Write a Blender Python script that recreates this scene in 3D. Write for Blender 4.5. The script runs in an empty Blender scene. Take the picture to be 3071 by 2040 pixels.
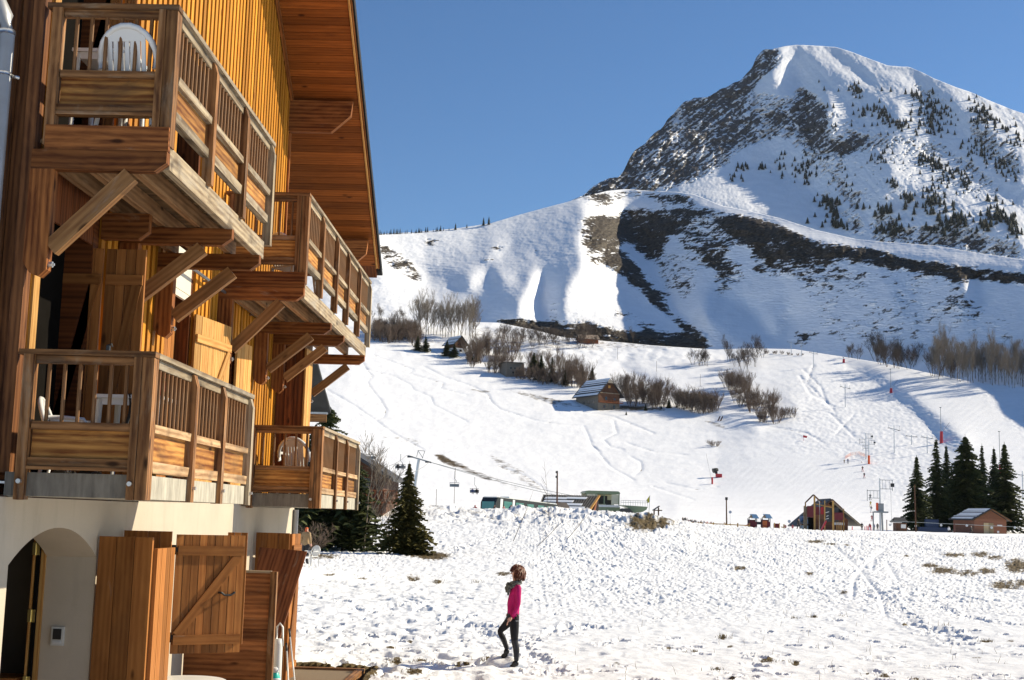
import bpy, math, random
import numpy as np
from mathutils import Vector, Matrix, Quaternion
random.seed(7); rng=np.random.default_rng(7)
scene=bpy.context.scene
COL=scene.collection
PI=math.pi
# ---------------------------------------------------------------- camera model
F_=3900.; CX,CY=1535.5,1020.; ZC=2.6
def _cam():
    p=np.array([1605.-CX,1555.-CY,F_]); n=np.cross(p,[1,.027,0]); dn=n/np.linalg.norm(n)
    Y=p/np.linalg.norm(p); Z=-dn; X=np.cross(Y,Z)
    return np.array([X,Y,Z])
CM=_cam()
def rays(x,y):
    x=np.asarray(x,float); y=np.asarray(y,float)
    v=np.stack([x-CX,y-CY,np.full_like(x,F_)],-1)
    return v@CM.T
def tan_az(x,y):
    w=rays(x,y); h=np.hypot(w[...,0],w[...,1]); return w[...,2]/h, np.arctan2(w[...,0],w[...,1])
def G(x,y,d):
    t,a=tan_az(x,y); return Vector((d*math.sin(a),d*math.cos(a),ZC+d*float(t)))
def onX(x,y,X):
    w=rays(x,y); k=X/w[0]; return Vector((X,w[1]*k,ZC+w[2]*k))
def onY(x,y,Y):
    w=rays(x,y); k=Y/w[1]; return Vector((w[0]*k,Y,ZC+w[2]*k))
def horizon(x): return 1555+.027*(np.asarray(x)-1605)
cam=bpy.data.cameras.new('camera'); cam_o=bpy.data.objects.new('camera',cam); COL.objects.link(cam_o)
cam.sensor_width=36; cam.lens=F_/3071*36; cam.clip_start=.1; cam.clip_end=30000
R=Matrix(((CM[0][0],-CM[0][1],-CM[0][2]),(CM[1][0],-CM[1][1],-CM[1][2]),(CM[2][0],-CM[2][1],-CM[2][2])))
cam_o.matrix_world=Matrix.Translation((0,0,ZC))@R.to_4x4()
scene.camera=cam_o
# ---------------------------------------------------------------- light
SUN=Vector((.798,.296,.524)).normalized()
sun=bpy.data.lights.new('sun','SUN'); sun.energy=5.0; sun.angle=math.radians(.55); sun.color=(1,.875,.655)
so=bpy.data.objects.new('sun',sun); COL.objects.link(so); so.rotation_mode='QUATERNION'
so.rotation_quaternion=SUN.to_track_quat('Z','Y')
w=bpy.data.worlds.new('World'); scene.world=w; w.use_nodes=True
nt=w.node_tree; bg=nt.nodes['Background']; sk=nt.nodes.new('ShaderNodeTexSky'); sk.sky_type='NISHITA'
sk.sun_disc=False; sk.sun_elevation=math.asin(SUN.z); sk.sun_rotation=math.atan2(SUN.x,SUN.y)
sk.altitude=1500; sk.air_density=1.0; sk.dust_density=.3; sk.ozone_density=4.0
hs=nt.nodes.new('ShaderNodeHueSaturation'); hs.inputs['Saturation'].default_value=1.12; nt.links.new(sk.outputs[0],hs.inputs['Color']); nt.links.new(hs.outputs[0],bg.inputs[0]); bg.inputs[1].default_value=.082
scene.view_settings.view_transform='Standard'; scene.view_settings.look='None'
scene.view_settings.exposure=.62; scene.view_settings.gamma=1
# ---------------------------------------------------------------- node helpers
def mat(name):
    m=bpy.data.materials.new(name); m.use_nodes=True
    return m,m.node_tree,m.node_tree.nodes['Principled BSDF']
def nd(nt,t,**kw):
    n=nt.nodes.new('ShaderNode'+t)
    for k,v in kw.items():
        if isinstance(k,str) and hasattr(n,k) and not k.startswith('i_'): setattr(n,k,v)
    return n
def lk(nt,a,b): nt.links.new(a,b)
def setin(nt,sock,v):
    if hasattr(v,'is_output') or isinstance(v,bpy.types.NodeSocket): nt.links.new(v,sock)
    else: sock.default_value=v
def mth(nt,op,a,b=0.,c=0.,clamp=False):
    n=nt.nodes.new('ShaderNodeMath'); n.operation=op; n.use_clamp=clamp
    setin(nt,n.inputs[0],a); setin(nt,n.inputs[1],b); setin(nt,n.inputs[2],c); return n.outputs[0]
def mix(nt,f,a,b,mode='MIX'):
    n=nt.nodes.new('ShaderNodeMix'); n.data_type='RGBA'; n.blend_type=mode
    setin(nt,n.inputs[0],f)
    for s,v in ((n.inputs[6],a),(n.inputs[7],b)):
        if isinstance(v,tuple) and len(v)==3: v=v+(1,)
        setin(nt,s,v)
    return n.outputs[2]
def noise(nt,vec,scale=5,detail=3,rough=.55,dist=0,dim='3D'):
    n=nt.nodes.new('ShaderNodeTexNoise'); n.noise_dimensions=dim
    if vec is not None: lk(nt,vec,n.inputs['Vector'])
    n.inputs['Scale'].default_value=scale; n.inputs['Detail'].default_value=detail
    n.inputs['Roughness'].default_value=rough; n.inputs['Distortion'].default_value=dist
    return n.outputs['Fac']
def ramp(nt,f,stops):
    n=nt.nodes.new('ShaderNodeValToRGB'); lk(nt,f,n.inputs[0]); e=n.color_ramp.elements
    while len(e)<len(stops): e.new(.5)
    for q,(p,c) in zip(e,stops):
        q.position=p; q.color=c if len(c)==4 else c+(1,)
    return n.outputs[0]
def mrange(nt,v,a,b,c=0.,d=1.):
    n=nt.nodes.new('ShaderNodeMapRange'); n.clamp=True
    for s,x in zip(n.inputs[:5],(v,a,b,c,d)): setin(nt,s,x)
    return n.outputs[0]
def mapping(nt,vec,scale=(1,1,1),loc=(0,0,0)):
    n=nt.nodes.new('ShaderNodeMapping'); lk(nt,vec,n.inputs[0]); n.inputs['Scale'].default_value=scale; n.inputs['Location'].default_value=loc
    return n.outputs[0]
def bump(nt,p,h,strength=.3,dist=.01):
    n=nt.nodes.new('ShaderNodeBump'); lk(nt,h,n.inputs['Height']); n.inputs['Strength'].default_value=strength; n.inputs['Distance'].default_value=dist
    lk(nt,n.outputs[0],p.inputs['Normal'])
def texco(nt,k='Object'): return nt.nodes.new('ShaderNodeTexCoord').outputs[k]
def attr(nt,name):
    n=nt.nodes.new('ShaderNodeAttribute'); n.attribute_name=name; return n.outputs['Fac']
def plain(name,c,rough=.6,var=.12,scale=8,metal=0,spec=.4):
    m,nt,p=mat(name); f=noise(nt,texco(nt),scale,4)
    d=tuple(x*(1-var*1.6) for x in c); l=tuple(min(1,x*(1+var)) for x in c)
    lk(nt,ramp(nt,f,[(.3,d),(.7,l)]),p.inputs['Base Color']); p.inputs['Roughness'].default_value=rough
    p.inputs['Metallic'].default_value=metal; p.inputs['Specular IOR Level'].default_value=spec
    return m
def wood(name,dark,light,grey=(.30,.23,.165),weather=0.,knots=1.,rough=.62,contrast=1.):
    m,nt,p=mat(name); uv=texco(nt,'UV'); t=attr(nt,'tint')
    cmb=nt.nodes.new('ShaderNodeCombineXYZ'); sep=nt.nodes.new('ShaderNodeSeparateXYZ'); lk(nt,uv,sep.inputs[0])
    lk(nt,sep.outputs[0],cmb.inputs[0]); lk(nt,sep.outputs[1],cmb.inputs[1]); lk(nt,mth(nt,'MULTIPLY',t,37.),cmb.inputs[2])
    v=cmb.outputs[0]
    g=noise(nt,mapping(nt,v,(1.6,30,1)),1,6,.62,1.0)
    g2=noise(nt,mapping(nt,v,(1.2,6,1)),1,4,.6,1.4)
    f=mth(nt,'ADD',mth(nt,'MULTIPLY',g,.42),mth(nt,'MULTIPLY',g2,.58))
    rings=nt.nodes.new('ShaderNodeTexWave'); rings.bands_direction='Y'; lk(nt,mapping(nt,v,(.30,4.5,1)),rings.inputs[0])
    rings.inputs['Scale'].default_value=1.2; rings.inputs['Distortion'].default_value=7; rings.inputs['Detail'].default_value=2; rings.inputs['Detail Scale'].default_value=.8
    f=mth(nt,'ADD',mth(nt,'MULTIPLY',f,.86),mth(nt,'MULTIPLY',rings.outputs['Fac'],.14))
    k=.13*contrast
    c=ramp(nt,f,[(.5-k,dark),(.5+k,light)])
    # board to board variation
    tv=mrange(nt,t,0,1,.62,1.22)
    cv=nt.nodes.new('ShaderNodeCombineXYZ')
    for i in range(3): lk(nt,tv,cv.inputs[i])
    c=mix(nt,1.,c,cv.outputs[0],'MULTIPLY')
    if weather>0:
        wn=noise(nt,mapping(nt,v,(1.3,6,1),(3,1,5)),1,5,.7,.9)
        wf=mrange(nt,wn,.66-.30*weather,.90-.30*weather,0,.85)
        gg=ramp(nt,g,[(.3,tuple(x*.55 for x in grey)),(.7,tuple(min(1,x*1.35) for x in grey))])
        c=mix(nt,wf,c,gg)
        st=noise(nt,mapping(nt,v,(2.2,3.5,1),(9,2,1)),1,3,.5,.5)   # black water stains
        c=mix(nt,mrange(nt,st,.55,.70,0,.75*min(1,weather*1.6)),c,(.035,.024,.018))
    if knots>0:
        vo=nt.nodes.new('ShaderNodeTexVoronoi'); lk(nt,mapping(nt,v,(1.7,4.5,1)),vo.inputs['Vector']); vo.inputs['Scale'].default_value=1; vo.inputs['Randomness'].default_value=1
        kf=mrange(nt,vo.outputs['Distance'],.055,.13,.9*knots,0)
        c=mix(nt,kf,c,tuple(x*.28 for x in dark))
    lk(nt,c,p.inputs['Base Color']); p.inputs['Roughness'].default_value=rough; p.inputs['Specular IOR Level'].default_value=.12
    bump(nt,p,g,.35,.004)
    return m
# ---------------------------------------------------------------- mesh builder
class MB:
    def __init__(s): s.v=[];s.f=[];s.uv=[];s.t=[];s.m=[]
    def face(s,pts,uv=None,tint=.5,m=0):
        b=len(s.v); s.v+= [tuple(p) for p in pts]; s.f.append(tuple(range(b,b+len(pts))))
        if uv is None:
            p0=Vector(pts[0]); e=(Vector(pts[1])-p0); e=e.normalized() if e.length>1e-9 else Vector((1,0,0)); n=e.cross(Vector(pts[-1])-p0); q=n.cross(e); q=q.normalized() if q.length>1e-9 else Vector((0,0,1))
            uv=[((Vector(p)-p0).dot(e),(Vector(p)-p0).dot(q)) for p in pts]
        s.uv+=list(uv); s.t.append(tint); s.m.append(m)
    def obox(s,c,ax,ay,az,m=0,tint=None,wob=0):
        """oriented box: centre and three half-axis vectors; the longest is the grain"""
        c=Vector(c); A=[Vector(ax),Vector(ay),Vector(az)]
        if tint is None: tint=random.random()
        o=(random.random()*40,random.random()*40)
        L=max(range(3),key=lambda i:A[i].length)
        b=len(s.v)
        for i in (-1,1):
            for j in (-1,1):
                for k in (-1,1):
                    q=c+A[0]*i+A[1]*j+A[2]*k
                    if wob: q=q+Vector((random.uniform(-wob,wob),random.uniform(-wob,wob),random.uniform(-wob,wob)))
                    s.v.append(tuple(q))
        hand=A[0].cross(A[1]).dot(A[2])>0
        for fi,(axis,idx) in enumerate(((0,(0,1,3,2)),(0,(4,6,7,5)),(1,(0,4,5,1)),(1,(2,3,7,6)),(2,(0,2,6,4)),(2,(1,5,7,3)))):
            idx=idx if hand else idx[::-1]
            s.f.append(tuple(b+i for i in idx)); s.t.append(tint); s.m.append(m)
            oth=[a for a in range(3) if a!=axis]
            if L in oth: u,w=L,[a for a in oth if a!=L][0]
            else: u,w=oth
            for i in idx:
                sg=((1 if i&4 else -1),(1 if i&2 else -1),(1 if i&1 else -1))
                sc=1 if L in oth else .12
                s.uv.append((o[0]+sg[u]*A[u].length*sc,o[1]+fi*.37+sg[w]*A[w].length))
    def box(s,x0,x1,y0,y1,z0,z1,m=0,tint=None,wob=0):
        s.obox(((x0+x1)/2,(y0+y1)/2,(z0+z1)/2),((x1-x0)/2,0,0),(0,(y1-y0)/2,0),(0,0,(z1-z0)/2),m,tint,wob)
    def beam(s,p,q,w,h,up=(0,0,1),m=0,tint=None,wob=0):
        p=Vector(p);q=Vector(q);d=(q-p); L=d.length; d.normalize(); u=Vector(up); sd=d.cross(u)
        if sd.length<1e-4: sd=d.cross(Vector((0,1,0)))
        sd.normalize(); u=sd.cross(d)
        s.obox((p+q)/2,d*L/2,sd*w/2,u*h/2,m,tint,wob)
    def tube(s,pts,rad,n=8,m=0,cap=True,tint=.5):
        pts=[Vector(p) for p in pts]; R=rad if hasattr(rad,'__len__') else [rad]*len(pts)
        b=len(s.v); up=Vector((0,0,1)); lu=0
        for i,p in enumerate(pts):
            d=(pts[min(i+1,len(pts)-1)]-pts[max(i-1,0)]).normalized()
            a=d.cross(up)
            if a.length<.05: a=d.cross(Vector((0,1,0)))
            a.normalize(); c=d.cross(a)
            for k in range(n):
                th=2*PI*k/n; s.v.append(tuple(p+a*math.cos(th)*R[i]+c*math.sin(th)*R[i]))
        for i in range(len(pts)-1):
            l1=lu+(pts[i+1]-pts[i]).length
            for k in range(n):
                j=(k+1)%n; s.f.append((b+i*n+k,b+i*n+j,b+i*n+n+j,b+i*n+n+k)); s.t.append(tint); s.m.append(m)
                s.uv+=[(lu,k*.1),(lu,k*.1+.1),(l1,k*.1+.1),(l1,k*.1)]
            lu=l1
        if cap and n>2:
            for st,rv in ((b,1),(b+(len(pts)-1)*n,0)):
                ids=list(range(st,st+n)); ids=ids if rv else ids[::-1]
                s.f.append(tuple(ids)); s.t.append(tint); s.m.append(m); s.uv+=[(0,0)]*n
    def prism(s,poly,off,m=0,tint=None,up=None):
        """flat polygon (3-D points, in order) extruded by vector off"""
        if tint is None: tint=random.random()
        P=[Vector(p) for p in poly]; O=Vector(off); Q=[p+O for p in P]; n=len(P)
        nrm=Vector((0,0,0))
        for i in range(n): nrm+=P[i].cross(P[(i+1)%n])
        if nrm.dot(O)>0: a,b=P[::-1],Q
        else: a,b=P,Q[::-1]
        e=max((P[(i+1)%n]-P[i] for i in range(n)),key=lambda v:v.length).normalized(); q=nrm.normalized().cross(e)
        r=(random.random()*30,random.random()*30)
        for fc in (a,b): s.face(fc,[(r[0]+p.dot(e),r[1]+p.dot(q)) for p in fc],tint,m)
        for i in range(n):
            j=(i+1)%n; fc=[P[i],P[j],Q[j],Q[i]]
            if nrm.dot(O)<0: fc=fc[::-1]
            fc=fc if nrm.dot(O)<0 else fc
            s.face(fc,None,tint,m)
    def lathe(s,prof,n=16,c=(0,0,0),m=0,tint=.5):
        b=len(s.v); c=Vector(c)
        for r,z in prof:
            for k in range(n):
                a=2*PI*k/n; s.v.append((c.x+r*math.cos(a),c.y+r*math.sin(a),c.z+z))
        for i in range(len(prof)-1):
            for k in range(n):
                j=(k+1)%n; s.f.append((b+i*n+k,b+i*n+j,b+i*n+n+j,b+i*n+n+k)); s.t.append(tint); s.m.append(m); s.uv+=[(k/n,i),(k/n+1/n,i),(k/n+1/n,i+1),(k/n,i+1)]
        for st,rv in ((b,0),(b+(len(prof)-1)*n,1)):
            ids=list(range(st,st+n)); ids=ids if rv else ids[::-1]
            s.f.append(tuple(ids)); s.t.append(tint); s.m.append(m); s.uv+=[(0,0)]*n
    def mesh(s,name,mats,smooth=False):
        me=bpy.data.meshes.new(name); me.from_pydata(s.v,[],s.f)
        for m in (mats if isinstance(mats,(list,tuple)) else [mats]): me.materials.append(m)
        u=me.uv_layers.new(name='UVMap'); u.data.foreach_set('uv',np.array(s.uv,dtype=np.float32).ravel())
        a=me.attributes.new('tint','FLOAT','FACE'); a.data.foreach_set('value',np.array(s.t,dtype=np.float32))
        me.polygons.foreach_set('material_index',np.array(s.m,dtype=np.int32))
        if smooth: me.polygons.foreach_set('use_smooth',np.ones(len(s.f),dtype=bool))
        me.update(); return me
def obj(name,mb,mats,parent=None,smooth=False,label=None):
    me=mb.mesh(name,mats,smooth) if isinstance(mb,MB) else mb
    o=bpy.data.objects.new(name,me); COL.objects.link(o)
    if parent is not None:
        o.parent=parent; o.matrix_parent_inverse=parent_inv(parent)
    if label: o['label']=label
    return o
def parent_inv(p):
    M=Matrix.Identity(4); q=p
    if '_root' in p: M=Matrix.Translation(-Vector(p['_root']))
    return M
def thing(name,label,cat,loc=(0,0,0),group=None):
    """an Empty at the thing's base; parts are written in world coordinates"""
    o=bpy.data.objects.new(name,None); COL.objects.link(o); o.location=loc; o.empty_display_size=.2
    ROOT[o.name]=Vector(loc)
    tag(o,label,cat,group); return o
ROOT={}
def parent_inv(p):
    return Matrix.Translation(-ROOT[p.name]) if p.name in ROOT else Matrix.Identity(4)
def tag(o,label,cat,group=None):
    o['label']=label; o['category']=cat
    if group: o['group']=group
    return o
def struct(o): o['kind']='structure'; return o
def dup(o,loc,rz=0,sc=1,label=None,group=None,parent=None):
    c=o.copy(); COL.objects.link(c)
    if parent is None:
        c.location=loc; c.rotation_euler=(0,0,rz); c.scale=(sc,sc,sc) if not hasattr(sc,'__len__') else sc
        if label: c['label']=label
        if group: c['group']=group
    else: c.parent=parent
    for ch in o.children: dup(ch,None,parent=c)
    return c
# ---------------------------------------------------------------- numpy noise
_perm=rng.permutation(1024).astype(np.int64); _gr=np.stack([np.cos(np.linspace(0,2*PI,1024,endpoint=False)),np.sin(np.linspace(0,2*PI,1024,endpoint=False))],1)
def perlin(x,y,seed=0):
    xi=np.floor(x).astype(np.int64); yi=np.floor(y).astype(np.int64); xf=x-xi; yf=y-yi
    u=xf*xf*xf*(xf*(xf*6-15)+10); v=yf*yf*yf*(yf*(yf*6-15)+10)
    def g(i,j):
        h=_perm[(_perm[(xi+i+seed*131)&1023]+yi+j+seed*57)&1023]; q=_gr[h]; return q[...,0]*(xf-i)+q[...,1]*(yf-j)
    a=g(0,0);b=g(1,0);c=g(0,1);d=g(1,1)
    return ((a+(b-a)*u)*(1-v)+(c+(d-c)*u)*v)*1.5
def fbm(x,y,oct=4,seed=0,gain=.5,ridged=False):
    s=0;a=1.;n=0
    for o in range(oct):
        p=perlin(x*2**o,y*2**o,seed+o*7)
        if ridged: p=1-2*np.abs(p)
        s=s+a*p;n+=a;a*=gain
    return s/n
def blur(a,sx,sy):
    """separable gaussian with edge padding"""
    for ax,sg in ((1,sx),(0,sy)):
        if sg<=.3: continue
        r=int(sg*3)+1; k=np.exp(-.5*(np.arange(-r,r+1)/sg)**2); k/=k.sum()
        pad=[(0,0),(0,0)]; pad[ax]=(r,r); b=np.pad(a,pad,mode='edge'); c=np.cumsum(0*b,axis=ax)
        out=np.zeros_like(a); n=a.shape[ax]
        for i,w in enumerate(k):
            sl=[slice(None)]*2; sl[ax]=slice(i,i+n); out+=w*b[tuple(sl)]
        a=out
    return a
def inpoly(x,y,P):
    r=np.zeros(x.shape,bool); n=len(P)
    for i in range(n):
        x0,y0=P[i]; x1,y1=P[(i+1)%n]
        if y0==y1: continue
        c=((y0>y)!=(y1>y))&(x<(x1-x0)*(y-y0)/(y1-y0)+x0); r^=c
    return r
def grid_obj(name,P,mats,attrs={},smooth=True):
    H,W=P.shape[:2]; me=bpy.data.meshes.new(name)
    me.vertices.add(H*W); me.vertices.foreach_set('co',P.reshape(-1).astype(np.float32))
    i=np.arange((H-1)*(W-1)); r=i//(W-1); c=i%(W-1); a=r*W+c
    q=np.stack([a,a+1,a+W+1,a+W],1).astype(np.int32); n=len(q)
    me.loops.add(n*4); me.loops.foreach_set('vertex_index',q.ravel()); me.polygons.add(n)
    me.polygons.foreach_set('loop_start',np.arange(0,n*4,4,dtype=np.int32))
    me.polygons.foreach_set('use_smooth',np.full(n,smooth))
    for k,v in attrs.items():
        t=me.attributes.new(k,'FLOAT','POINT'); t.data.foreach_set('value',v.reshape(-1).astype(np.float32))
    me.update(calc_edges=True); me.validate()
    for m in (mats if isinstance(mats,(list,tuple)) else [mats]): me.materials.append(m)
    o=bpy.data.objects.new(name,me); COL.objects.link(o); return o
# ================================================================ TERRAIN
def sm(x,a,b):
    t=np.clip((x-a)/(b-a),0,1); return t*t*(3-2*t)
def poisson(gx,gy):
    H,W=gx.shape; gx=gx.copy(); gy=gy.copy(); gx[:,-1]=0; gy[-1,:]=0
    d=gx.copy(); d[:,1:]-=gx[:,:-1]; d+=gy; d[1:]-=gy[:-1]
    e=np.concatenate([d,d[:,::-1]],1); e=np.concatenate([e,e[::-1]],0); f=np.fft.fft2(e)
    kx=2*np.cos(PI*np.arange(2*W)/W)-2; ky=2*np.cos(PI*np.arange(2*H)/H)-2
    D=kx[None]+ky[:,None]; D[0,0]=1; f/=D; f[0,0]=0
    return np.real(np.fft.ifft2(f))[:H,:W]
def snow_mat(name,rockcols,nscale,streak=(1,1,1),bumps=(),edge=.12,amp=1.15,albedo=(.80,.82,.86)):
    m,nt,p=mat(name); geo=nt.nodes.new('ShaderNodeNewGeometry').outputs['Position']
    r=attr(nt,'rock'); v=mapping(nt,geo,streak)
    n1=noise(nt,v,nscale,5,.65,.3); 
    f=mth(nt,'ADD',r,mth(nt,'MULTIPLY',mth(nt,'SUBTRACT',n1,.5),amp))
    f=mrange(nt,f,.5-edge,.5+edge)
    cn=noise(nt,mapping(nt,geo,(1,1,2)),nscale*1.9,4,.6)
    rc=ramp(nt,cn,[(.3,rockcols[0]),(.5,rockcols[1]),(.72,rockcols[2])])
    sn=noise(nt,geo,nscale*.6,3); sc=ramp(nt,sn,[(.3,albedo),(.7,tuple(x+.06 for x in albedo))])
    lk(nt,mix(nt,f,sc,rc),p.inputs['Base Color']); p.inputs['Roughness'].default_value=.7; p.inputs['Specular IOR Level'].default_value=.15
    if bumps:
        h=None
        for s,a in bumps:
            q=mth(nt,'MULTIPLY',noise(nt,geo,s,4,.6),a); h=q if h is None else mth(nt,'ADD',h,q)
        bump(nt,p,h,1.,1.)
    return m
O2S=3071/2360.
def o2s(P): return [(x*O2S,y*O2S) for x,y in P]
class Layer:
    """terrain sheet: gradients given over azimuth/elevation, integrated to a real height field"""
    def __init__(s,x0,x1,yb,top,step,r0,my,mx,bl=8,mode='full'):
        s.x=np.arange(x0,x1+step,step,dtype=float); s.top=np.interp(s.x,*zip(*top)); y1=s.top.min()-10
        s.y=np.arange(yb,y1,-step,dtype=float)          # bottom -> top
        X,Y=np.meshgrid(s.x,s.y); s.X,s.Y=X,Y; T,A=tan_az(X,Y); s.T=T
        MY=my(X,Y,T); MX=np.zeros_like(X)
        for P,v in mx: MX[inpoly(X,Y,P)]=v
        MX=blur(MX,bl/step,bl/step); MY=blur(MY,bl/step,bl/step) if bl else MY
        if mode=='full': MX=MX*2.1
        s.MX=MX
        den=np.maximum(MY-T,.035) if mode=='full' else np.maximum(MY-T,.0015)
        dA=np.gradient(A,axis=1); dT=np.gradient(T,axis=0)
        gx=np.clip(-MX/np.maximum(den,.12),-4,4)*dA; gy=dT/den
        if mode=='full':
            # smooth column integral + lateral relief
            L=poisson(gx,gy); L+=np.log(r0)-np.median(L[0])
        else:
            tg=np.linspace(-.0021,.4,8000); lt=np.log(.7/.0021)+np.concatenate([[0],np.cumsum(np.diff(tg)/np.maximum(my(tg,tg,tg)-tg,.0015)[1:])])
            L=np.where(T<-.0021,np.maximum(np.log(.7/np.maximum(-T,.0021)),np.log(146.)),np.interp(T,tg,lt))
            L=L+poisson(gx,gx*0)*np.clip((T+.0)/.012,0,1)
        s.L=L
    def mesh(s,name,mats,rows,rock,disp=None,colstep=None,back=((40,-12),(300,-200)),rn=None):
        xs=s.x if colstep is None else np.arange(s.x[0],s.x[-1],colstep)
        top=np.interp(xs,s.x,s.top); ci=np.clip(((xs-s.x[0])/(s.x[1]-s.x[0])),0,len(s.x)-1.001); c0=ci.astype(int); cf=ci-c0
        v=np.linspace(0,1,rows)[:,None]; Y=s.y[0]+(top[None]-s.y[0])*v; X=np.broadcast_to(xs[None],Y.shape)
        def samp(F):
            ri=np.clip((s.y[0]-Y)/(s.y[0]-s.y[1]),0,len(s.y)-1.001); r0=ri.astype(int); rf=ri-r0; c=np.broadcast_to(c0[None],Y.shape); f=cf[None]
            return (F[r0,c]*(1-f)+F[r0,c+1]*f)*(1-rf)+(F[r0+1,c]*(1-f)+F[r0+1,c+1]*f)*rf
        s.samp=samp
        L=samp(s.L); R=samp(rock)
        if rn is not None: R=R+rn(X,Y,R)
        if disp is not None: L=L+disp(X,Y,R)
        T,A=tan_az(X,Y); r=np.exp(L); s.mX,s.mY,s.mr=X,Y,r
        P=np.stack([r*np.sin(A),r*np.cos(A),ZC+r*T],-1)
        for dr,dz in back:
            q=P[rows-1].copy(); rr=r[-1]+dr; q=np.stack([rr*np.sin(A[-1]),rr*np.cos(A[-1]),ZC+r[-1]*T[-1]+dz],-1); P=np.concatenate([P,q[None]],0); R=np.concatenate([R,R[-1:]],0)
        s.xs=xs; s.P=P; s.rows=rows
        o=grid_obj(name,P,mats,{'rock':R}); struct(o); return o
    def at(s,px,py):
        """world point of this surface under image position"""
        j=int(np.clip(np.searchsorted(s.xs,px),0,len(s.xs)-1)); col=s.mY[:,j]
        r=np.interp(-py,-col,s.mr[:,j]); return G(px,py,float(r))
def stripes(X,Y,seed,sx=60,sy=9,slope=.0):
    return fbm(X/sx,(Y-slope*X)/sy,4,seed)

# ---------------------------------------------------------------- foreground field
fx=np.concatenate([np.arange(-1600,600,50.),np.arange(600,3110,2.2),np.arange(3120,4700,50.)])
crest=np.interp(fx,[-1600,800,1180,1300,1470,1680,1800,1950,2080,2200,2380,2600,2750,3071,4700],[1545,1530,1506,1515,1527,1522,1533,1546,1569,1580,1588,1599,1605,1613,1660])
hz=horizon(fx); hc=crest-hz
vv=np.concatenate([np.linspace(0,.98,15)[:-1],np.linspace(.0,1,520)])
rowsN=len(vv)
Yf=np.zeros((rowsN,len(fx)))
for i in range(rowsN):
    if i<14: Yf[i]=9000+(2080-9000)*(1-(1-vv[i]/.98)**3)
    else: Yf[i]=2080+(crest-2080)*vv[i]
Xf=np.broadcast_to(fx[None],Yf.shape); Hh=Yf-hz[None]
Df=np.zeros_like(Yf)
kh=[7500,2700,900,485,445,300,200,150,112]; kd=[1.4,3.75,11.3,20.9,22.8,33.2,48.2,62,80]
for j in range(len(fx)):
    c=hc[j]; mid=max(c+ (112-c)*.42, c+8)
    far=[(mid,108.),(c,134.)] if c>0 else [(mid,100.),(c+ (112-c)*.12,116.),(c,123.)]
    H_=kh+[q[0] for q in far]; D_=kd+[q[1] for q in far]
    Df[:,j]=np.exp(np.interp(-Hh[:,j],-np.array(H_),np.log(D_)))
Tf,Af=tan_az(Xf,Yf); PX=Df*np.sin(Af); PY=Df*np.cos(Af); PZ=ZC+Df*Tf
# --- lumps
k35=np.where(PY>45,.45,1.)
field=sm(Xf,1330,1750)*sm(-Yf,-1905,-1800)                      # trampled, frozen clods on the right
soft=1-field
cl=(1-np.abs(perlin(PX/.46,PY*k35/.55,1))*2)*.45+(1-np.abs(perlin(PX/.21,PY*k35/.25,2))*2)*.5
big=fbm(PX/3.2,PY/3.8,3,11)
clump=sm(fbm(PX/5,PY/9,3,12),-.25,.35)
fpd=np.zeros_like(PX); fpr=np.zeros_like(PX)
dz=field*(cl*.10*(.72+.28*clump)+perlin(PX/1.3,PY*k35/1.5,4)*.045)*(1+np.clip(PY-35,0,80)/90)
drift=fbm(PX/1.15,PY/1.5,5,21)*.10+np.maximum(0,perlin(PX/.42,PY/.55,22))*.075-np.maximum(0,perlin(PX/.36+9,PY/.44,25)-.12)*.16+fbm(PX/.22,PY/.26,3,27)*.018
patch=sm(fbm(PX/2.6,PY/3.4,3,161),.12,.45); drift=drift+patch*(cl-.45)*.075
ramp_l=sm(-Xf,-1750,-1350)
dz+=soft*(drift*(.35+.65*ramp_l)*(.55+.45*sm(perlin(PX/2.2,PY/2.6,26),-.3,.3))+big*.05)
bank=sm(Xf,1215,1330)*sm(-Xf,-2130,-1990)*sm(-(Yf-crest[None]),-75,-12)
dz+=bank*(np.abs(fbm(PX/3.0,PY/5.5,4,31))*1.1-.22+np.maximum(0,fbm(PX/1.0,PY/2.,3,33))*.45)*sm(Yf-crest[None],-2,8)
# --- footprints
def track(P,n,w,depth,jit,seed):
    rr=random.Random(seed); pts=[]
    P=[(x*1.,y*1.) for x,y in P]; seg=[math.dist(P[i],P[i+1]) for i in range(len(P)-1)]; tot=sum(seg)
    for k in range(n):
        s=(k+rr.random()*.4)/n*tot; i=0
        while i<len(seg)-1 and s>seg[i]: s-=seg[i]; i+=1
        f=s/seg[i]; x=P[i][0]+(P[i+1][0]-P[i][0])*f; y=P[i][1]+(P[i+1][1]-P[i][1])*f
        pts.append((x+rr.uniform(-jit,jit),y+rr.uniform(-jit,jit)*.35,w,depth))
    return pts
steps=[]
for q in range(3):
    steps+=track([(1180+q*12,1790-q*3),(1330,1855),(1480,1905),(1620,1975),(1680,2035)],24,.16,.075,22,q)
steps+=track([(1500,1985),(1620,1900),(1760,1870)],22,.15,.1,14,50)
steps+=track([(1490,1690),(1480,1640),(1510,1600),(1600,1560)],26,.22,.12,8,51)
steps+=track([(1600,1700),(1700,1640),(1780,1600),(1860,1560)],30,.22,.12,10,52)
steps+=track([(1340,1660),(1420,1630),(1530,1600)],26,.22,.12,8,53)
for q in range(3): steps+=track([(2500,1650),(2620,1780),(2760,1880),(2900,1900+q*20)],34,.2,.1,14,60+q)
steps+=track([(2730,1770),(2880,1850),(3060,1880)],30,.18,.09,10,70)
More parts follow.
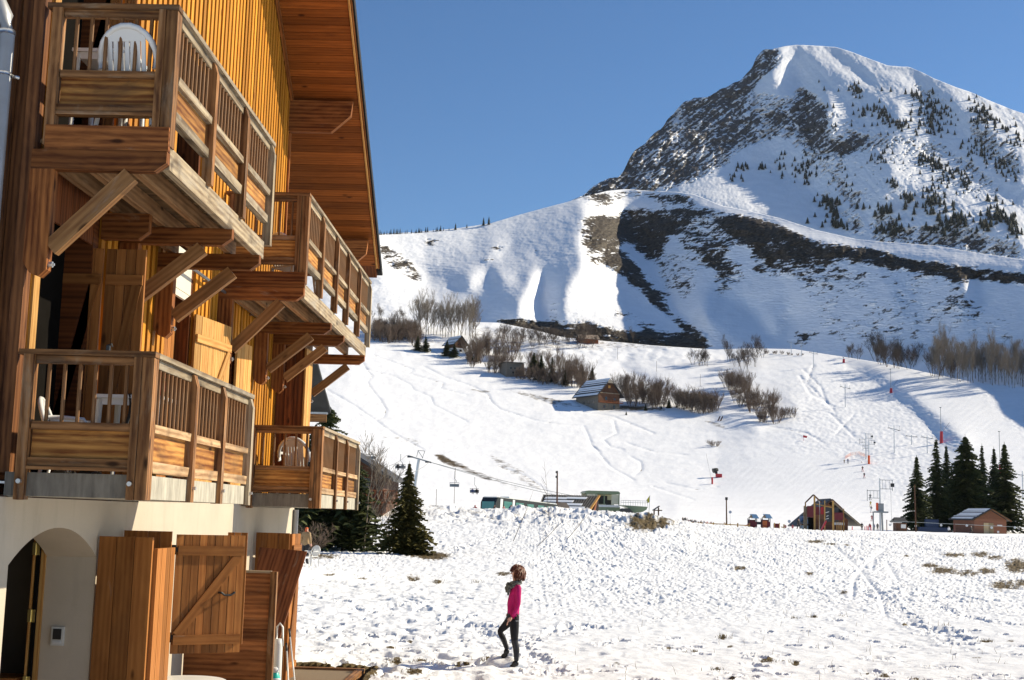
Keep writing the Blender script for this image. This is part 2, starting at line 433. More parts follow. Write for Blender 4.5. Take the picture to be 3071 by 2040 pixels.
for q in range(230):
    x=random.uniform(880,3071); y=random.choice((random.uniform(1780,2050),random.uniform(1860,2050)))
    if x<1500 or random.random()<.5: steps.append((x,y,random.uniform(.10,.19),random.uniform(.05,.13)))
wx=fx
NX=.10*perlin(PX/.16,PY/.2,151)+.05*perlin(PX/.07,PY/.09,152); NY=.12*perlin(PX/.15+7,PY/.18,153)
for x,y,w_,dp in steps:
    if not(600<x<3100): continue
    j=int((x-600)/2.2)+44; 
    if j<0 or j>=len(fx): continue
    i=14+int(np.clip((y-2080)/(crest[j]-2080),0,1)*519); cx_,cy_=PX[i,j],PY[i,j]; d_=math.hypot(cx_,cy_)
    hwj=int(w_*3*3900/d_/2.2)+2; hwi=int(min(60,w_*4*3900*2.6/d_**2/.9))+3
    a0,a1=max(0,i-hwi),min(rowsN,i+hwi); b0,b1=max(0,j-hwj),min(len(fx),j+hwj)
    ux=PX[a0:a1,b0:b1]-cx_+NX[a0:a1,b0:b1]*w_*4.5; uy=PY[a0:a1,b0:b1]-cy_+NY[a0:a1,b0:b1]*w_*4.5; an=(x*7.3+y*3.1)%3.1; ca,sa=math.cos(an),math.sin(an); q=((ux*ca+uy*sa)/(w_*.8))**2+((uy*ca-ux*sa)/(w_*1.3))**2
    fpd[a0:a1,b0:b1]=np.minimum(fpd[a0:a1,b0:b1],-dp*np.exp(-q**1.4)); fpr[a0:a1,b0:b1]=np.maximum(fpr[a0:a1,b0:b1],dp*.28*np.exp(-(np.sqrt(q)-1.45)**2*5))
dz+=np.where(fpd<-.008,fpd,fpr)
# sledge runs across the clods
def dline(X,Y,P):
    d=np.full(X.shape,1e9)
    for (x0,y0),(x1,y1) in zip(P[:-1],P[1:]):
        t=np.clip(((X-x0)*(x1-x0)+(Y-y0)*(y1-y0)*4)/((x1-x0)**2+4*(y1-y0)**2),0,1); d=np.minimum(d,np.hypot(X-x0-t*(x1-x0),(Y-y0-t*(y1-y0))*2))
    return d
for P in ([(2655,1650),(2600,1690),(2560,1740),(2555,1800)],[(2500,1640),(2570,1700),(2600,1740),(2640,1790),(2655,1845)],[(2620,1680),(2615,1710)],[(2660,1690),(2690,1740)]):
    dd=dline(Xf,Yf,P); k=np.exp(-(dd/7)**2); dz=dz*(1-.75*k)-.012*k
PZ=PZ+dz*np.clip(PY/14,.3,1)
house=(PX<-2.6)&(PY<22.0); PZ=np.where(house,np.minimum(PZ,-.06),PZ)
# --- bare grass
bare=np.full(Xf.shape,-.75)
for x,y,a,b,v in ((2445,1627,26,4,1),(2490,1634,20,3,.8),(2790,1700,22,7,1.1),(2860,1668,35,7,.9),(2940,1665,30,8,.9),(2985,1675,24,6,1),(3050,1700,30,18,1.2),(2830,1715,40,10,1),(2900,1722,45,9,.9),(3010,1760,40,14,.9),(2960,1716,26,9,1),(3060,1755,22,12,.9),
  (2215,1708,22,5,.9),(2430,1724,14,5,.9),(2530,1782,16,5,.9),(2540,1638,10,3,.8),(2720,1670,12,4,.8),(1300,1668,40,9,1.3),(1240,1664,25,6,1.1),(960,1668,60,10,.8),(1510,1722,22,6,1),(1170,1945,14,8,1),(1190,1985,16,12,1.1),(1265,1985,18,10,1.1),(1245,2018,34,7,1.1),(1375,2000,14,5,1.2),(1400,1995,18,6,1),(1470,1990,16,9,1.1),(1240,1735,18,10,.8),(1310,1745,14,7,.75),(1230,1922,12,4,.8),(1105,2020,40,16,1),(990,1725,22,5,.8),(1085,1735,18,5,.7),
  (2170,1909,10,9,1),(2007,1944,9,9,.9),(2190,1936,12,5,.9),(2300,1983,22,8,1.1),(2350,1982,9,4,.9),(2385,1990,14,7,.9),(2082,1954,12,4,.9),(2150,2005,12,5,.9),(2650,2024,18,6,1),(2745,2036,18,7,1),(2600,2018,8,4,.9),(2440,1852,18,5,.9),(2380,1853,14,4,.7),(2715,1875,16,4,.8),(2960,1925,26,5,.9),(3030,1925,16,4,.8),(2195,2038,14,5,.9),(2930,1972,30,6,.6),(1850,1990,12,5,.7),(1760,2005,16,5,.6)):
    bare=np.maximum(bare,v-((Xf-x)**2/(a*a)+(Yf-y)**2/(b*b))*(.55 if y<1780 else .95))
rag=fbm(Xf/16,Yf/5,4,141)*.75+fbm(Xf/6,Yf/2.6,3,142)*.45; bare=np.where(bare>-.5,bare+rag-.10,bare)
dirt=((Xf-1945)/75)**2+((Yf-1572)/26)**2
bare=np.maximum(bare,1.05-dirt*.8+.9*fbm(Xf/22,Yf/11,3,143))
bare=np.where(bank>.1,np.maximum(bare,bank*.50*fbm(PX/2.2,PY/2.2,3,41)+.12*bank),bare)
bare=np.maximum(bare,np.where((PX<-2.5)&(PY<22.15)&(PY>20),.9,-1))
FIELD=grid_obj('snow_field',np.stack([PX,PY,PZ],-1),snow_mat('snow_near',((.030,.020,.009),(.095,.068,.028),(.20,.15,.07)),9,(1,1,1),((7,.016),(26,.006)),.09,1.15,(.745,.765,.80)),{'rock':bare*.5+.32})
struct(FIELD)
def ground(x,y):
    """height of the near field at a world position"""
    d2=(PX[::2,::3]-x)**2+(PY[::2,::3]-y)**2; k=np.unravel_index(np.argmin(d2),d2.shape); return float(PZ[::2,::3][k])
def fat(px,py):
    j=int(np.argmin(np.abs(fx-px))); i=14+int(round(np.clip((py-2080)/(crest[j]-2080),0,1)*519)); return Vector((PX[i,j],PY[i,j],PZ[i,j]))

# ---------------------------------------------------------------- A: the ski slope
topA=o2s([(-500,700),(830,720),(900,735),(1000,740),(1150,744),(1230,760),(1300,778),(1450,791),(1500,796),(1560,800),(1650,806),(1730,803),(1830,805),(1900,816),(1960,825),(2040,838),(2150,862),(2250,882),(2360,893),(2700,920)])
def myA(X,Y,T):
    m=np.interp(T,[-.0021,-.0019,.0,.01,.03,.06,.1,.2,.3],[0,.045,.06,.12,.24,.29,.32,.36,.45])
    return np.where(T<-.0021,.0003,m)
mxA=[([(1080,1010),(1500,1120),(1700,1200),(1900,1270),(2150,1300),(2150,1480),(1900,1540),(1200,1510),(1000,1300)],-.10),
 ([(2520,1083),(2600,1095),(2690,1150),(2750,1200),(2850,1285),(2905,1335),(2870,1352),(2815,1330),(2795,1292),(2745,1240),(2668,1180),(2622,1150)],.75),
 ([(2600,1085),(2900,1120),(3071,1230),(3071,1420),(2960,1380),(2860,1270),(2720,1150)],-.08),
 ([(1850,1092),(1900,1098),(1990,1140),(2060,1190),(2120,1205),(2200,1255),(2280,1290),(2240,1300),(2150,1262),(2050,1205),(1960,1165)],.7),
 ([(2060,1195),(2110,1200),(2180,1245),(2140,1240)],.9),
 ([(1100,960),(1300,985),(1450,1050),(1350,1045),(1150,1000)],.25),([(1450,1000),(1650,1040),(1600,1075),(1470,1045)],.4),
 ([(2160,1060),(2240,1050),(2290,1100),(2200,1120)],.3),([(2280,1190),(2360,1180),(2400,1230),(2330,1260)],.35),
 ([(1950,1555),(2010,1530),(2040,1535),(2000,1560)],.8),([(2750,1550),(2900,1548),(2900,1600),(2700,1600)],.0)]
A=Layer(-700,3500,1640,topA,4,152,myA,mxA,7,'col')
rockA=np.full(A.X.shape,-.3)
def addrock(Rk,X,Y,P,v,soft=1.):
    q=inpoly(X,Y,P); Rk[q]=np.maximum(Rk[q],v)
for P,v in (([(1150,985),(1290,1010),(1450,1050),(1430,1062),(1250,1030)],.36),([(1380,975),(1560,985),(1700,1010),(1980,1030),(2170,1052),(1850,1050),(1600,1060),(1420,1010)],.40),
  ([(1290,1350),(1330,1365),(1400,1395),(1480,1440),(1470,1450),(1390,1415),(1310,1380)],.62),([(1300,1360),(1340,1365),(1372,1398),(1330,1395)],.8),([(1390,1400),(1500,1430),(1580,1470),(1560,1478),(1450,1440)],.36),([(1440,1340),(1560,1400),(1640,1470),(1620,1480),(1500,1410)],.42),
  ([(1480,1160),(1560,1170),(1700,1200),(1790,1230),(1640,1215)],.50),([(1400,1160),(1480,1170),(1480,1185),(1410,1175)],.55),([(1760,1215),(1930,1215),(2010,1225),(1990,1236),(1780,1232)],.72),([(2270,1010),(2480,1040),(2480,1050),(2300,1040)],.38),
  ([(1060,1300),(1250,1310),(1300,1350),(1420,1380),(1400,1370)],.34),([(2020,1345),(2120,1350),(2130,1360),(2020,1352)],.5),([(2200,1360),(2300,1370),(2290,1380),(2220,1370)],.5),([(2330,1366),(2360,1366),(2400,1369),(2335,1372)],.75),
  ([(2080,1255),(2150,1262),(2200,1290),(2280,1300),(2260,1310),(2150,1285)],.5),([(2410,1295),(2450,1290),(2560,1282),(2440,1300)],.4)):
    addrock(rockA,A.X,A.Y,P,v)
rockA=blur(rockA,1.5,1.)
# ski tracks and slope cuts: grooves in the snow with the earth just showing
trk=[[(1075,1070),(1100,1110),(1116,1130),(1100,1145),(1115,1170),(1140,1200),(1158,1230),(1150,1250),(1128,1262)],[(980,1170),(1060,1215),(1130,1265),(1180,1300),(1270,1350)],
 [(1045,1088),(1120,1115),(1180,1128),(1230,1155),(1240,1170),(1290,1190),(1300,1215),(1340,1235),(1400,1265)],[(1120,1065),(1200,1095),(1240,1110),(1225,1120),(1330,1150),(1320,1165),(1400,1185)],
 [(1270,1100),(1330,1130),(1420,1160),(1465,1185),(1472,1205),(1500,1228),(1600,1260),(1690,1275),(1750,1278),(1765,1310),(1775,1340),(1800,1355)],[(1600,1190),(1680,1225),(1840,1250),(1960,1300)],
 [(1840,1265),(1850,1300),(1810,1320),(1830,1340),(1870,1350)],[(1880,1330),(1960,1355),(2060,1365)],[(1890,1370),(1920,1385),(1925,1410),(1905,1425)],[(1780,1340),(1830,1400),(1900,1440)],[(1500,1400),(1580,1430),(1650,1480)],
 [(2440,1095),(2420,1150),(2470,1200),(2500,1230)],[(2410,1110),(2460,1160),(2480,1210)],[(2400,1130),(2430,1180),(2500,1220)],[(2490,1240),(2540,1290),(2560,1310)],[(2560,1245),(2510,1300)],[(2300,1278),(2420,1300),(2470,1330)],[(2000,1450),(2100,1470),(2150,1460)],[(1960,1460),(2080,1500)]]
gro=np.zeros(A.X.shape); 
for k,P in enumerate(trk):
    dd=dline(A.X,A.Y,[(x,y) for x,y in P]); gro+=np.exp(-(dd/4.5)**2)
    n_=fbm(A.X/40,A.Y/40,2,k+60); rockA=np.maximum(rockA,np.where(n_>.0,.55,.30)*np.exp(-(dd/4.)**2)+(-.3)*(1-np.exp(-(dd/4.)**2)))
pisteA=np.clip(blur((inpoly(A.X,A.Y,[(2000,1560),(2120,1450),(2230,1385),(2330,1365),(2500,1365),(2590,1390),(2640,1500),(2640,1590),(2010,1590)])|inpoly(A.X,A.Y,[(2530,1070),(2700,1110),(2960,1200),(3071,1320),(3071,1560),(2960,1400),(2860,1280),(2720,1170)])).astype(float),2,2),0,1)
def dispA(X,Y,Rr):
    pis=A.samp(pisteA); s_=sm(X,2300,2420)*(1-pis)*sm(Y,1050,1150)
    d=.0010*fbm(X/26,Y/11,4,70)*(1-.85*pis)+.0016*s_*fbm(X/13,Y/6,3,71)+.0035*fbm(X/170,Y/50,3,72)*sm(-Y,-1540,-1450)*(1-.6*pis)
    d+=.0006*pis*np.sin((X*1.1+Y*1.6)/5.)*fbm(X/60,Y/60,2,74)+A.samp(gro)*.0022
    d+=.006*sm(X,1100,1300)*sm(-X,-2250,-2100)*sm(-Y,-1120,-1060)*fbm(X/55,Y/18,3,73)
    return d*sm(-Y,-1592,-1560)
A.mesh('ski_slope',snow_mat('snow_slope',((.028,.022,.013),(.085,.06,.032),(.19,.14,.08)),.35,(1,1,1.4),((.9,.10),(4,.02)),.16),420,rockA,dispA,3.2)

# ---------------------------------------------------------------- B: the gullied hill
ridgeB=o2s([(-600,560),(700,548),(855,540),(960,535),(1050,527),(1130,515),(1190,497),(1260,478),(1310,465),(1350,452),(1400,440),(1440,436),(1500,440),(1560,443),(1600,448),(1663,474),(1730,487),(1797,503),(1880,530),(1976,552),(2040,558),(2154,566),(2260,584),(2360,599),(2700,640)])
def myB(X,Y,T):
    m=np.full(X.shape,.56); m[inpoly(X,Y,o2s([(1540,470),(2360,620),(2700,640),(2700,900),(1900,830),(1640,800),(1520,620)]))]=.62
    m[inpoly(X,Y,o2s([(1560,445),(1680,482),(1830,522),(2000,560),(2360,600),(2360,622),(2100,588),(1960,578),(1830,548),(1700,503),(1600,472)]))]=.42
    return m
S=.34
mxB=[(o2s([(900,545),(1350,455),(1380,600),(1240,740),(1090,690),(985,640)]),.16),
 (o2s([(985,640),(1060,595),(1200,515),(1320,462),(1345,480),(1322,560),(1250,620),(1215,650),(1190,700),(1170,735),(1110,735),(1090,690)]),S),
 (o2s([(1075,640),(1110,620),(1130,640),(1105,655),(1090,670)]),-.5),(o2s([(1140,622),(1190,632),(1200,655),(1160,650)]),-.35),(o2s([(1120,590),(1170,555),(1185,560),(1140,600)]),-.2),
 (o2s([(1232,620),(1250,640),(1242,690),(1262,738),(1200,738),(1190,710),(1212,680)]),-.75),
 (o2s([(1250,655),(1330,590),(1345,620),(1300,660),(1290,735),(1262,738),(1248,690)]),.40),
 (o2s([(1335,540),(1400,620),(1450,680),(1510,735),(1640,800),(1560,795),(1400,755),(1290,735),(1300,660),(1340,620)]),-.40),
 (o2s([(1340,480),(1365,545),(1440,620),(1530,710),(1545,735),(1640,800),(1600,765),(1560,720),(1500,640),(1440,540),(1430,480)]),-.45),
 (o2s([(1430,475),(1560,460),(1700,505),(1960,580),(2360,625),(2700,650),(2700,900),(2150,862),(1900,815),(1830,803),(1800,770),(1700,690),(1660,700),(1640,740),(1600,760),(1560,720),(1530,640)]),.58),
 (o2s([(870,560),(990,640),(980,665),(900,650),(860,620)]),-.55),(o2s([(1000,545),(1100,525),(1080,560),(1010,580),(960,600),(900,560)]),-.1),
 (o2s([(1612,700),(1650,680),(1720,710),(1760,755),(1795,795),(1740,795),(1640,755)]),-.62),(o2s([(1775,725),(1812,714),(1830,735),(1810,768),(1785,762)]),-.62),
 (o2s([(2225,640),(2252,632),(2250,705),(2220,715)]),-.6),(o2s([(1790,610),(1830,640),(1850,700),(1820,690)]),.75),(o2s([(2040,640),(2110,640),(2130,760),(2060,720)]),.3),
 (o2s([(1560,445),(1680,482),(1830,522),(2000,560),(2360,600),(2360,618),(2100,584),(1960,574),(1830,544),(1700,499),(1600,468)]),-.35)]
RA=float(np.exp(A.L[A.Y>np.interp(A.X,*zip(*topA))].max()))*1.02; print('A top r',RA)
B=Layer(-400,3500,1200,ridgeB,4,RA,myB,mxB,12)
rockB=np.full(B.X.shape,-.25)
for P,v in (([(1340,500),(1400,490),(1425,540),(1450,600),(1500,650),(1545,715),(1610,770),(1650,800),(1610,790),(1540,735),(1480,670),(1400,590),(1355,545)],.80),([(1430,478),(1500,478),(1570,520),(1530,570),(1500,610),(1440,560)],.80),([(1340,440),(1440,440),(1450,460),(1400,480),(1340,470)],.50),([(1490,445),(1610,456),(1610,476),(1520,472)],.60),
  ([(1540,488),(1660,492),(1840,535),(1930,575),(1985,600),(1900,625),(1800,580),(1700,570),(1640,600),(1560,560)],.55),([(1660,490),(1760,510),(1850,540),(1830,560),(1700,530)],.8),([(1930,572),(2040,590),(2200,612),(2400,632),(2400,665),(2200,642),(2000,612)],.80),([(1640,600),(1700,590),(1725,640),(1660,700),(1640,680)],.48),([(1780,590),(1930,600),(1965,640),(1900,660),(1850,640)],.52),
  ([(2185,620),(2235,640),(2225,715),(2180,700)],.52),([(1140,732),(1250,742),(1400,757),(1560,778),(1660,806),(1500,812),(1350,800),(1150,775)],.84),([(862,560),(930,600),(985,660),(955,655),(880,605)],.56),([(1100,585),(1160,565),(1150,600),(1110,612)],.38),([(960,550),(1040,545),(1010,570),(970,570)],.45),([(1225,570),(1245,575),(1240,600),(1225,595)],.5),([(1340,555),(1360,570),(1395,620),(1365,610)],.62),
  ([(1410,700),(1560,760),(1480,760),(1400,730)],.34),([(1250,690),(1310,690),(1290,740),(1255,735)],.36),([(1830,650),(2120,650),(2360,720),(2360,820),(2100,820),(1900,790),(1830,720)],.24),([(2080,650),(2110,640),(2080,760),(1980,800),(1960,790)],.36),([(2140,690),(2260,700),(2260,735),(2100,735)],.44),([(1820,760),(1880,760),(1880,800),(1820,800)],.5),([(1560,560),(1640,600),(1600,690),(1540,700),(1500,620)],.36),([(1540,720),(1600,740),(1640,780),(1600,775)],.5),([(1800,560),(1990,600),(2180,640),(2180,680),(1960,660),(1830,640)],.27)):
    P=o2s(P); q=inpoly(B.X,B.Y,P); rockB[q]=np.maximum(rockB[q],v)
def d2s(P): return [(1680+x/1.697,90+y/1.697) for x,y in P]
for P,v in (([(110,955),(230,950),(300,1080),(420,1222),(560,1400),(600,1500),(480,1380),(250,1222),(150,1090)],.95),([(320,885),(420,900),(560,1020),(545,1100),(500,1200),(470,1140),(420,1120),(300,1060),(270,1000),(300,950)],.95),([(230,960),(330,930),(300,1000),(280,1060)],.8),([(480,905),(830,905),(850,930),(640,945),(500,940)],.70),([(560,950),(840,930),(820,1000),(700,1010),(640,1060),(560,1020)],.52),
  ([(830,930),(950,935),(1060,960),(1300,1065),(1390,1120),(1380,1200),(1160,1150),(990,1180),(970,1090),(850,1050),(800,1000)],.86),([(1000,1090),(1380,1160),(1400,1230),(1100,1200),(930,1160)],.60),([(700,1160),(860,1100),(850,1170),(760,1210)],.72),([(1300,1050),(1440,1085),(1640,1120),(1800,1165),(2100,1200),(2361,1240),(2361,1290),(2000,1240),(1700,1190),(1440,1140)],.80),([(70,930),(150,1090),(190,1200),(150,1200),(110,1100),(60,960)],.66),([(150,830),(310,815),(300,860),(200,870)],.62),([(330,815),(640,830),(700,860),(560,880),(400,860)],.68),([(940,1190),(1020,1180),(1400,1250),(1380,1300),(1000,1260)],.55)):
    P=d2s(P); q=inpoly(B.X,B.Y,P); rockB[q]=np.maximum(rockB[q],v)
def e2s(P): return [(1110+x/1.874,540+y/1.874) for x,y in P]
for P,v in (([(30,310),(130,370),(250,460),(305,545),(290,590),(220,560),(130,450),(40,360)],.58),([(270,345),(380,345),(390,370),(290,375)],.5),([(600,440),(720,340),(800,340),(740,410),(620,470)],.46),([(900,390),(960,355),(960,410),(910,415)],.62),([(1040,320),(1065,325),(1060,360),(1035,355)],.6),([(1190,320),(1240,400),(1275,470),(1230,455),(1195,390)],.70),([(1240,330),(1340,400),(1430,470),(1560,560),(1650,650),(1690,780),(1600,660),(1480,560),(1330,420)],.82),([(1490,600),(1560,640),(1690,780),(1560,700)],.5),([(720,795),(760,770),(960,790),(1100,795),(1300,800),(1380,835),(1560,845),(1800,860),(1900,900),(1975,945),(1700,930),(1400,870),(1000,860),(740,830)],.90),([(950,650),(1010,580),(1060,600),(980,690)],.46),([(1390,740),(1500,760),(1560,800),(1440,800)],.48),([(830,500),(870,505),(860,620),(820,640)],.46),([(1780,820),(1900,840),(1960,880),(1840,860)],.45),([(2080,680),(2120,740),(2160,800),(2100,760)],.55),([(2060,860),(2120,860),(2110,890),(2060,890)],.62),([(1880,450),(1990,460),(1960,490),(1890,485)],.72),([(430,560),(500,560),(470,620),(440,610)],.4)):
    P=e2s(P); q=inpoly(B.X,B.Y,P); rockB[q]=np.maximum(rockB[q],v)
rockB=blur(np.minimum(rockB,.80),3.2,2.2)
def rnB(X,Y,R):
    k=sm(R,-.15,.3)
    return (.30*fbm(X/52,(Y+.12*X)/15,4,81)+.26*stripes(X,Y,82,30,5,-.08)+.14*fbm(X/8,Y/4,2,83)+.25*fbm(X/110,Y/60,3,84))*k
def dispB(X,Y,Rr):
    rough=.2+.8*sm(Rr,.2,.6)
    return .010*fbm(X/60,Y/45,4,91)*rough+.0022*fbm(X/9,Y/5,3,92)*rough+.0007*fbm(X/30,Y/5,3,93)
B.mesh('snowy_hill',snow_mat('snow_hill',((.018,.015,.011),(.045,.036,.027),(.10,.08,.058)),.14,(1,1,2.2),((.2,.25),(.9,.05)),.08,1.3),380,rockB,dispB,2.6,((30,-8),(160,-120)),rnB)

# ---------------------------------------------------------------- C: the rocky peak
def c2s(P): return [(1700+.5807*x,100+.5807*y) for x,y in P]
ridgeC=c2s([(-500,1400),(-120,930),(75,840),(125,800),(200,755),(270,740),(305,690),(330,640),(360,600),(400,580),(440,530),(500,480),(520,440),(545,420),(580,380),(620,350),(660,338),(720,335),(760,310),(800,290),(850,262),(900,240),(930,205),(960,180),(978,130),(1015,90),(1070,80),(1120,68),(1180,60),(1300,65),(1390,72),(1480,100),(1570,135),(1660,168),(1770,175),(1830,200),(1900,235),(2000,275),(2100,310),(2200,355),(2300,395),(2361,415),(2700,520),(3200,700)])
_rx=np.arange(1400,3600,5.); _ry=np.interp(_rx,*zip(*ridgeC)); _j=np.where((_rx>1740)&(_rx<2320),1.,.12); ridgeC=list(zip(_rx,_ry+_j*(fbm(_rx/26,_rx*0+.7,4,171)*9+np.abs(fbm(_rx/9,_rx*0+2.7,2,172))*-4)))
def myC(X,Y,T):
    m=np.full(X.shape,.74); m[inpoly(X,Y,c2s([(0,900),(75,830),(540,400),(1015,80),(1100,95),(1050,200),(900,330),(830,480),(700,640),(500,815)]))]=1.15
    m[inpoly(X,Y,c2s([(500,815),(930,690),(1300,760),(1500,900),(1500,1010),(1000,940)]))]=.6
    return m
mxC=[(c2s([(-200,1000),(75,800),(540,380),(1015,60),(1110,85),(1050,210),(900,330),(840,480),(760,650),(500,830),(300,900)]),.62),
 (c2s([(1100,60),(1180,55),(1480,95),(1770,170),(2361,410),(2600,500),(2600,1300),(1900,1200),(1560,1060),(1400,600),(1300,300)]),-.10),
 (c2s([(1180,70),(1340,185),(1500,265),(1720,360),(1700,480),(1560,480),(1480,420),(1380,330),(1260,200)]),.42),
 (c2s([(1380,85),(1600,205),(1800,285),(1960,370),(1920,420),(1740,340),(1520,240),(1360,130)]),.30),
 (c2s([(1180,60),(1300,65),(1420,150),(1560,240),(1500,255),(1330,165)]),-.40),(c2s([(1480,100),(1700,200),(1840,270),(1800,285),(1600,205),(1390,80)]),-.38),
 (c2s([(1040,200),(1110,150),(1150,150),(1190,250),(1130,330),(1080,270)]),-.42),(c2s([(1180,150),(1280,230),(1360,330),(1350,450),(1330,620),(1300,600),(1230,500),(1220,400),(1210,290)]),.60),
 (c2s([(860,430),(980,290),(1180,300),(1210,500),(1050,560),(880,640),(820,620)]),.28),
 (c2s([(520,815),(900,690),(1040,700),(1250,790),(1320,930),(1200,960),(1000,920),(800,870)]),-.30),(c2s([(1040,560),(1200,520),(1330,650),(1500,880),(1540,1050),(1420,1000),(1300,820),(1080,720)]),.34),
 (c2s([(1340,640),(1560,600),(1680,690),(1640,800),(1560,980),(1520,900),(1430,760)]),.46),(c2s([(1680,680),(1880,720),(2100,740),(2361,860),(2361,1060),(2200,940),(1980,850),(1800,780)]),-.34),
 (c2s([(1560,960),(1780,900),(2361,1060),(2361,1170),(1560,1070)]),.36),(c2s([(2000,280),(2361,430),(2361,560),(2200,500),(2080,420)]),-.34),(c2s([(1750,180),(1900,250),(2050,400),(2200,520),(2361,650),(2361,760),(2100,600),(1950,430)]),.30),(c2s([(1940,470),(2080,620),(2361,800),(2361,880),(2060,700),(1900,560)]),.28)]
C=Layer(1500,3500,860,ridgeC,4,2150,myC,mxC,10)
rockC=np.full(C.X.shape,-.3)
for P,v in (([(-200,1000),(75,800),(540,380),(1015,60),(1100,75),(1110,150),(1050,210),(900,330),(840,480),(760,650),(500,830),(300,900)],.60),([(960,150),(1015,80),(1100,90),(1080,180),(960,280),(820,340),(800,290)],.74),([(1180,270),(1290,300),(1350,400),(1340,600),(1290,600),(1220,500),(1190,400)],.70),([(1350,560),(1450,520),(1560,545),(1540,600),(1440,640),(1350,625)],.68),([(850,420),(980,300),(1180,330),(1200,520),(1050,560),(840,650),(640,720)],.44),
  ([(1560,540),(1900,560),(1980,620),(1800,610)],.40),([(1290,600),(1360,680),(1500,850),(1540,1050),(1480,900),(1380,740)],.60),([(1560,950),(1640,930),(1720,960),(1700,1030),(1570,1020)],.55),([(1440,920),(1500,950),(1550,1060),(1460,1030)],.60),([(1560,1030),(1900,980),(2361,1080),(2361,1180),(1560,1090)],.42),([(1740,240),(1860,260),(2000,400),(1950,420)],.44),([(2050,420),(2200,540),(2361,680),(2361,760),(2100,600)],.40),([(1900,530),(2100,660),(2300,820),(2100,720)],.36),([(1150,520),(1180,540),(1160,570),(1130,560)],.5),([(500,790),(640,740),(800,690),(700,760),(540,815)],.55),([(1300,800),(1420,880),(1400,960),(1320,880)],.5),([(1180,350),(1560,420),(2000,600),(2361,900),(1500,900),(1100,700)],.16),([(300,900),(270,740),(420,560),(460,620),(400,800)],.58)):
    P=c2s(P); q=inpoly(C.X,C.Y,P); rockC[q]=np.maximum(rockC[q],v)
def d3(P): return [(1680+x/1.697,90+y/1.697) for x,y in P]
for P,v in (([(1030,105),(1110,95),(1120,140),(1080,200),(980,290),(900,300),(960,180)],.85),([(640,370),(900,260),(980,290),(900,340),(820,470),(700,640),(540,815),(300,815),(340,650),(540,430)],.60),([(860,330),(1000,270),(1010,330),(920,420),(850,460)],.42),([(880,440),(1060,380),(1200,420),(1230,500),(1090,540),(940,600),(830,650),(700,720)],.56),([(1060,300),(1130,380),(1060,440),(960,420)],.36),([(1190,280),(1300,330),(1370,410),(1355,560),(1330,600),(1260,520),(1200,470),(1190,400),(1220,360)],.78),([(1200,480),(1340,590),(1340,620),(1260,600),(1180,520)],.6),([(1370,580),(1450,530),(1570,560),(1560,600),(1470,635),(1360,640)],.74),([(1450,530),(1620,540),(1700,600),(1600,600)],.42),([(1740,570),(1960,560),(2000,640),(1840,610)],.46),([(1320,600),(1380,680),(1500,860),(1540,1040),(1480,920),(1380,740),(1290,640)],.55),([(1440,920),(1500,950),(1560,1060),(1460,1030)],.72),([(1570,960),(1680,930),(1740,1000),(1620,1060)],.52),([(1640,1040),(2000,960),(2250,1060),(2361,1140),(2361,1180),(2000,1100),(1650,1085)],.50),([(1760,240),(1880,290),(2020,400),(1960,400),(1850,310)],.55),([(2060,390),(2240,530),(2361,640),(2361,760),(2200,640),(2080,480)],.42),([(1900,560),(2100,680),(2300,840),(2100,740)],.42),([(1300,830),(1420,880),(1420,960),(1330,880)],.55),([(540,815),(700,720),(900,640),(860,690),(700,760),(600,815)],.62),([(1140,540),(1210,540),(1180,575)],.62),([(860,700),(1060,870),(1120,890),(960,830)],.34)):
    P=d3(P); q=inpoly(C.X,C.Y,P); rockC[q]=np.maximum(rockC[q],v)
rockC=blur(rockC,4.,3.)
rockC=np.minimum(rockC*1.10,.72)
def rnC(X,Y,R):
    u,v=X*.80-Y*.60,X*.60+Y*.80; k=sm(R,-.05,.3)
    rid=1-2*np.abs(fbm(u/46,v/20,3,105)); st=fbm(u/60,v/8,3,101)
    return (.42*st+.24*fbm(X/9,Y/6,3,102)+.20*fbm(X/80,Y/60,3,104)-.22*np.maximum(0,rid-.72)*3)*k+.10*fbm(X/9,Y/5,3,103)
def dispC(X,Y,Rr):
    rough=.12+.88*sm(Rr,.2,.5)
    u=(X*.75+Y*.66); v_=(Y*.75-X*.66)
    return rough*(.0110*fbm((X*.8-Y*.6)/60,(X*.6+Y*.8)/46,4,111,.5,True)+.0022*fbm((X*.8-Y*.6)/24,(X*.6+Y*.8)/8,3,112))+.0016*fbm((X-Y*.8)/30,(Y+X*.4)/120,3,113)*sm(X,2250,2450)+.0007*fbm(X/10,Y/8,3,114)
C.mesh('mountain',snow_mat('snow_mountain',((.030,.030,.034),(.058,.055,.057),(.105,.093,.085)),.07,(1,1,1.5),((.03,1.5),(.12,.4)),.08,1.3),470,rockC,dispC,2.2,((60,-25),(800,-700)),rnC)
# far land under the horizon so that nothing ends in a void
fl=MB(); fl.face([(-5000,-5000,-60),(5000,-5000,-60),(5000,5000,-60),(-5000,5000,-60)])
struct(obj('valley_ground',fl,plain('far_snow',(.8,.83,.87),.8,.02,.02)))

zt=float(max(C.P[...,2].max(),60))+4
hb=MB(); hb.box(-5100,5100,-5100,5100,-66,zt); hz_o=obj('haze',hb,bpy.data.materials.new('haze_air')); hz_o['kind']='stuff'; hm=hz_o.data.materials[0]; hm.use_nodes=True; hm.node_tree.nodes.clear()
ou=hm.node_tree.nodes.new('ShaderNodeOutputMaterial'); pv=hm.node_tree.nodes.new('ShaderNodeVolumePrincipled'); pv.inputs['Color'].default_value=(.80,.88,1,1); pv.inputs['Density'].default_value=1.3e-5; pv.inputs['Anisotropy'].default_value=.1
hm.node_tree.links.new(pv.outputs[0],ou.inputs['Volume'])
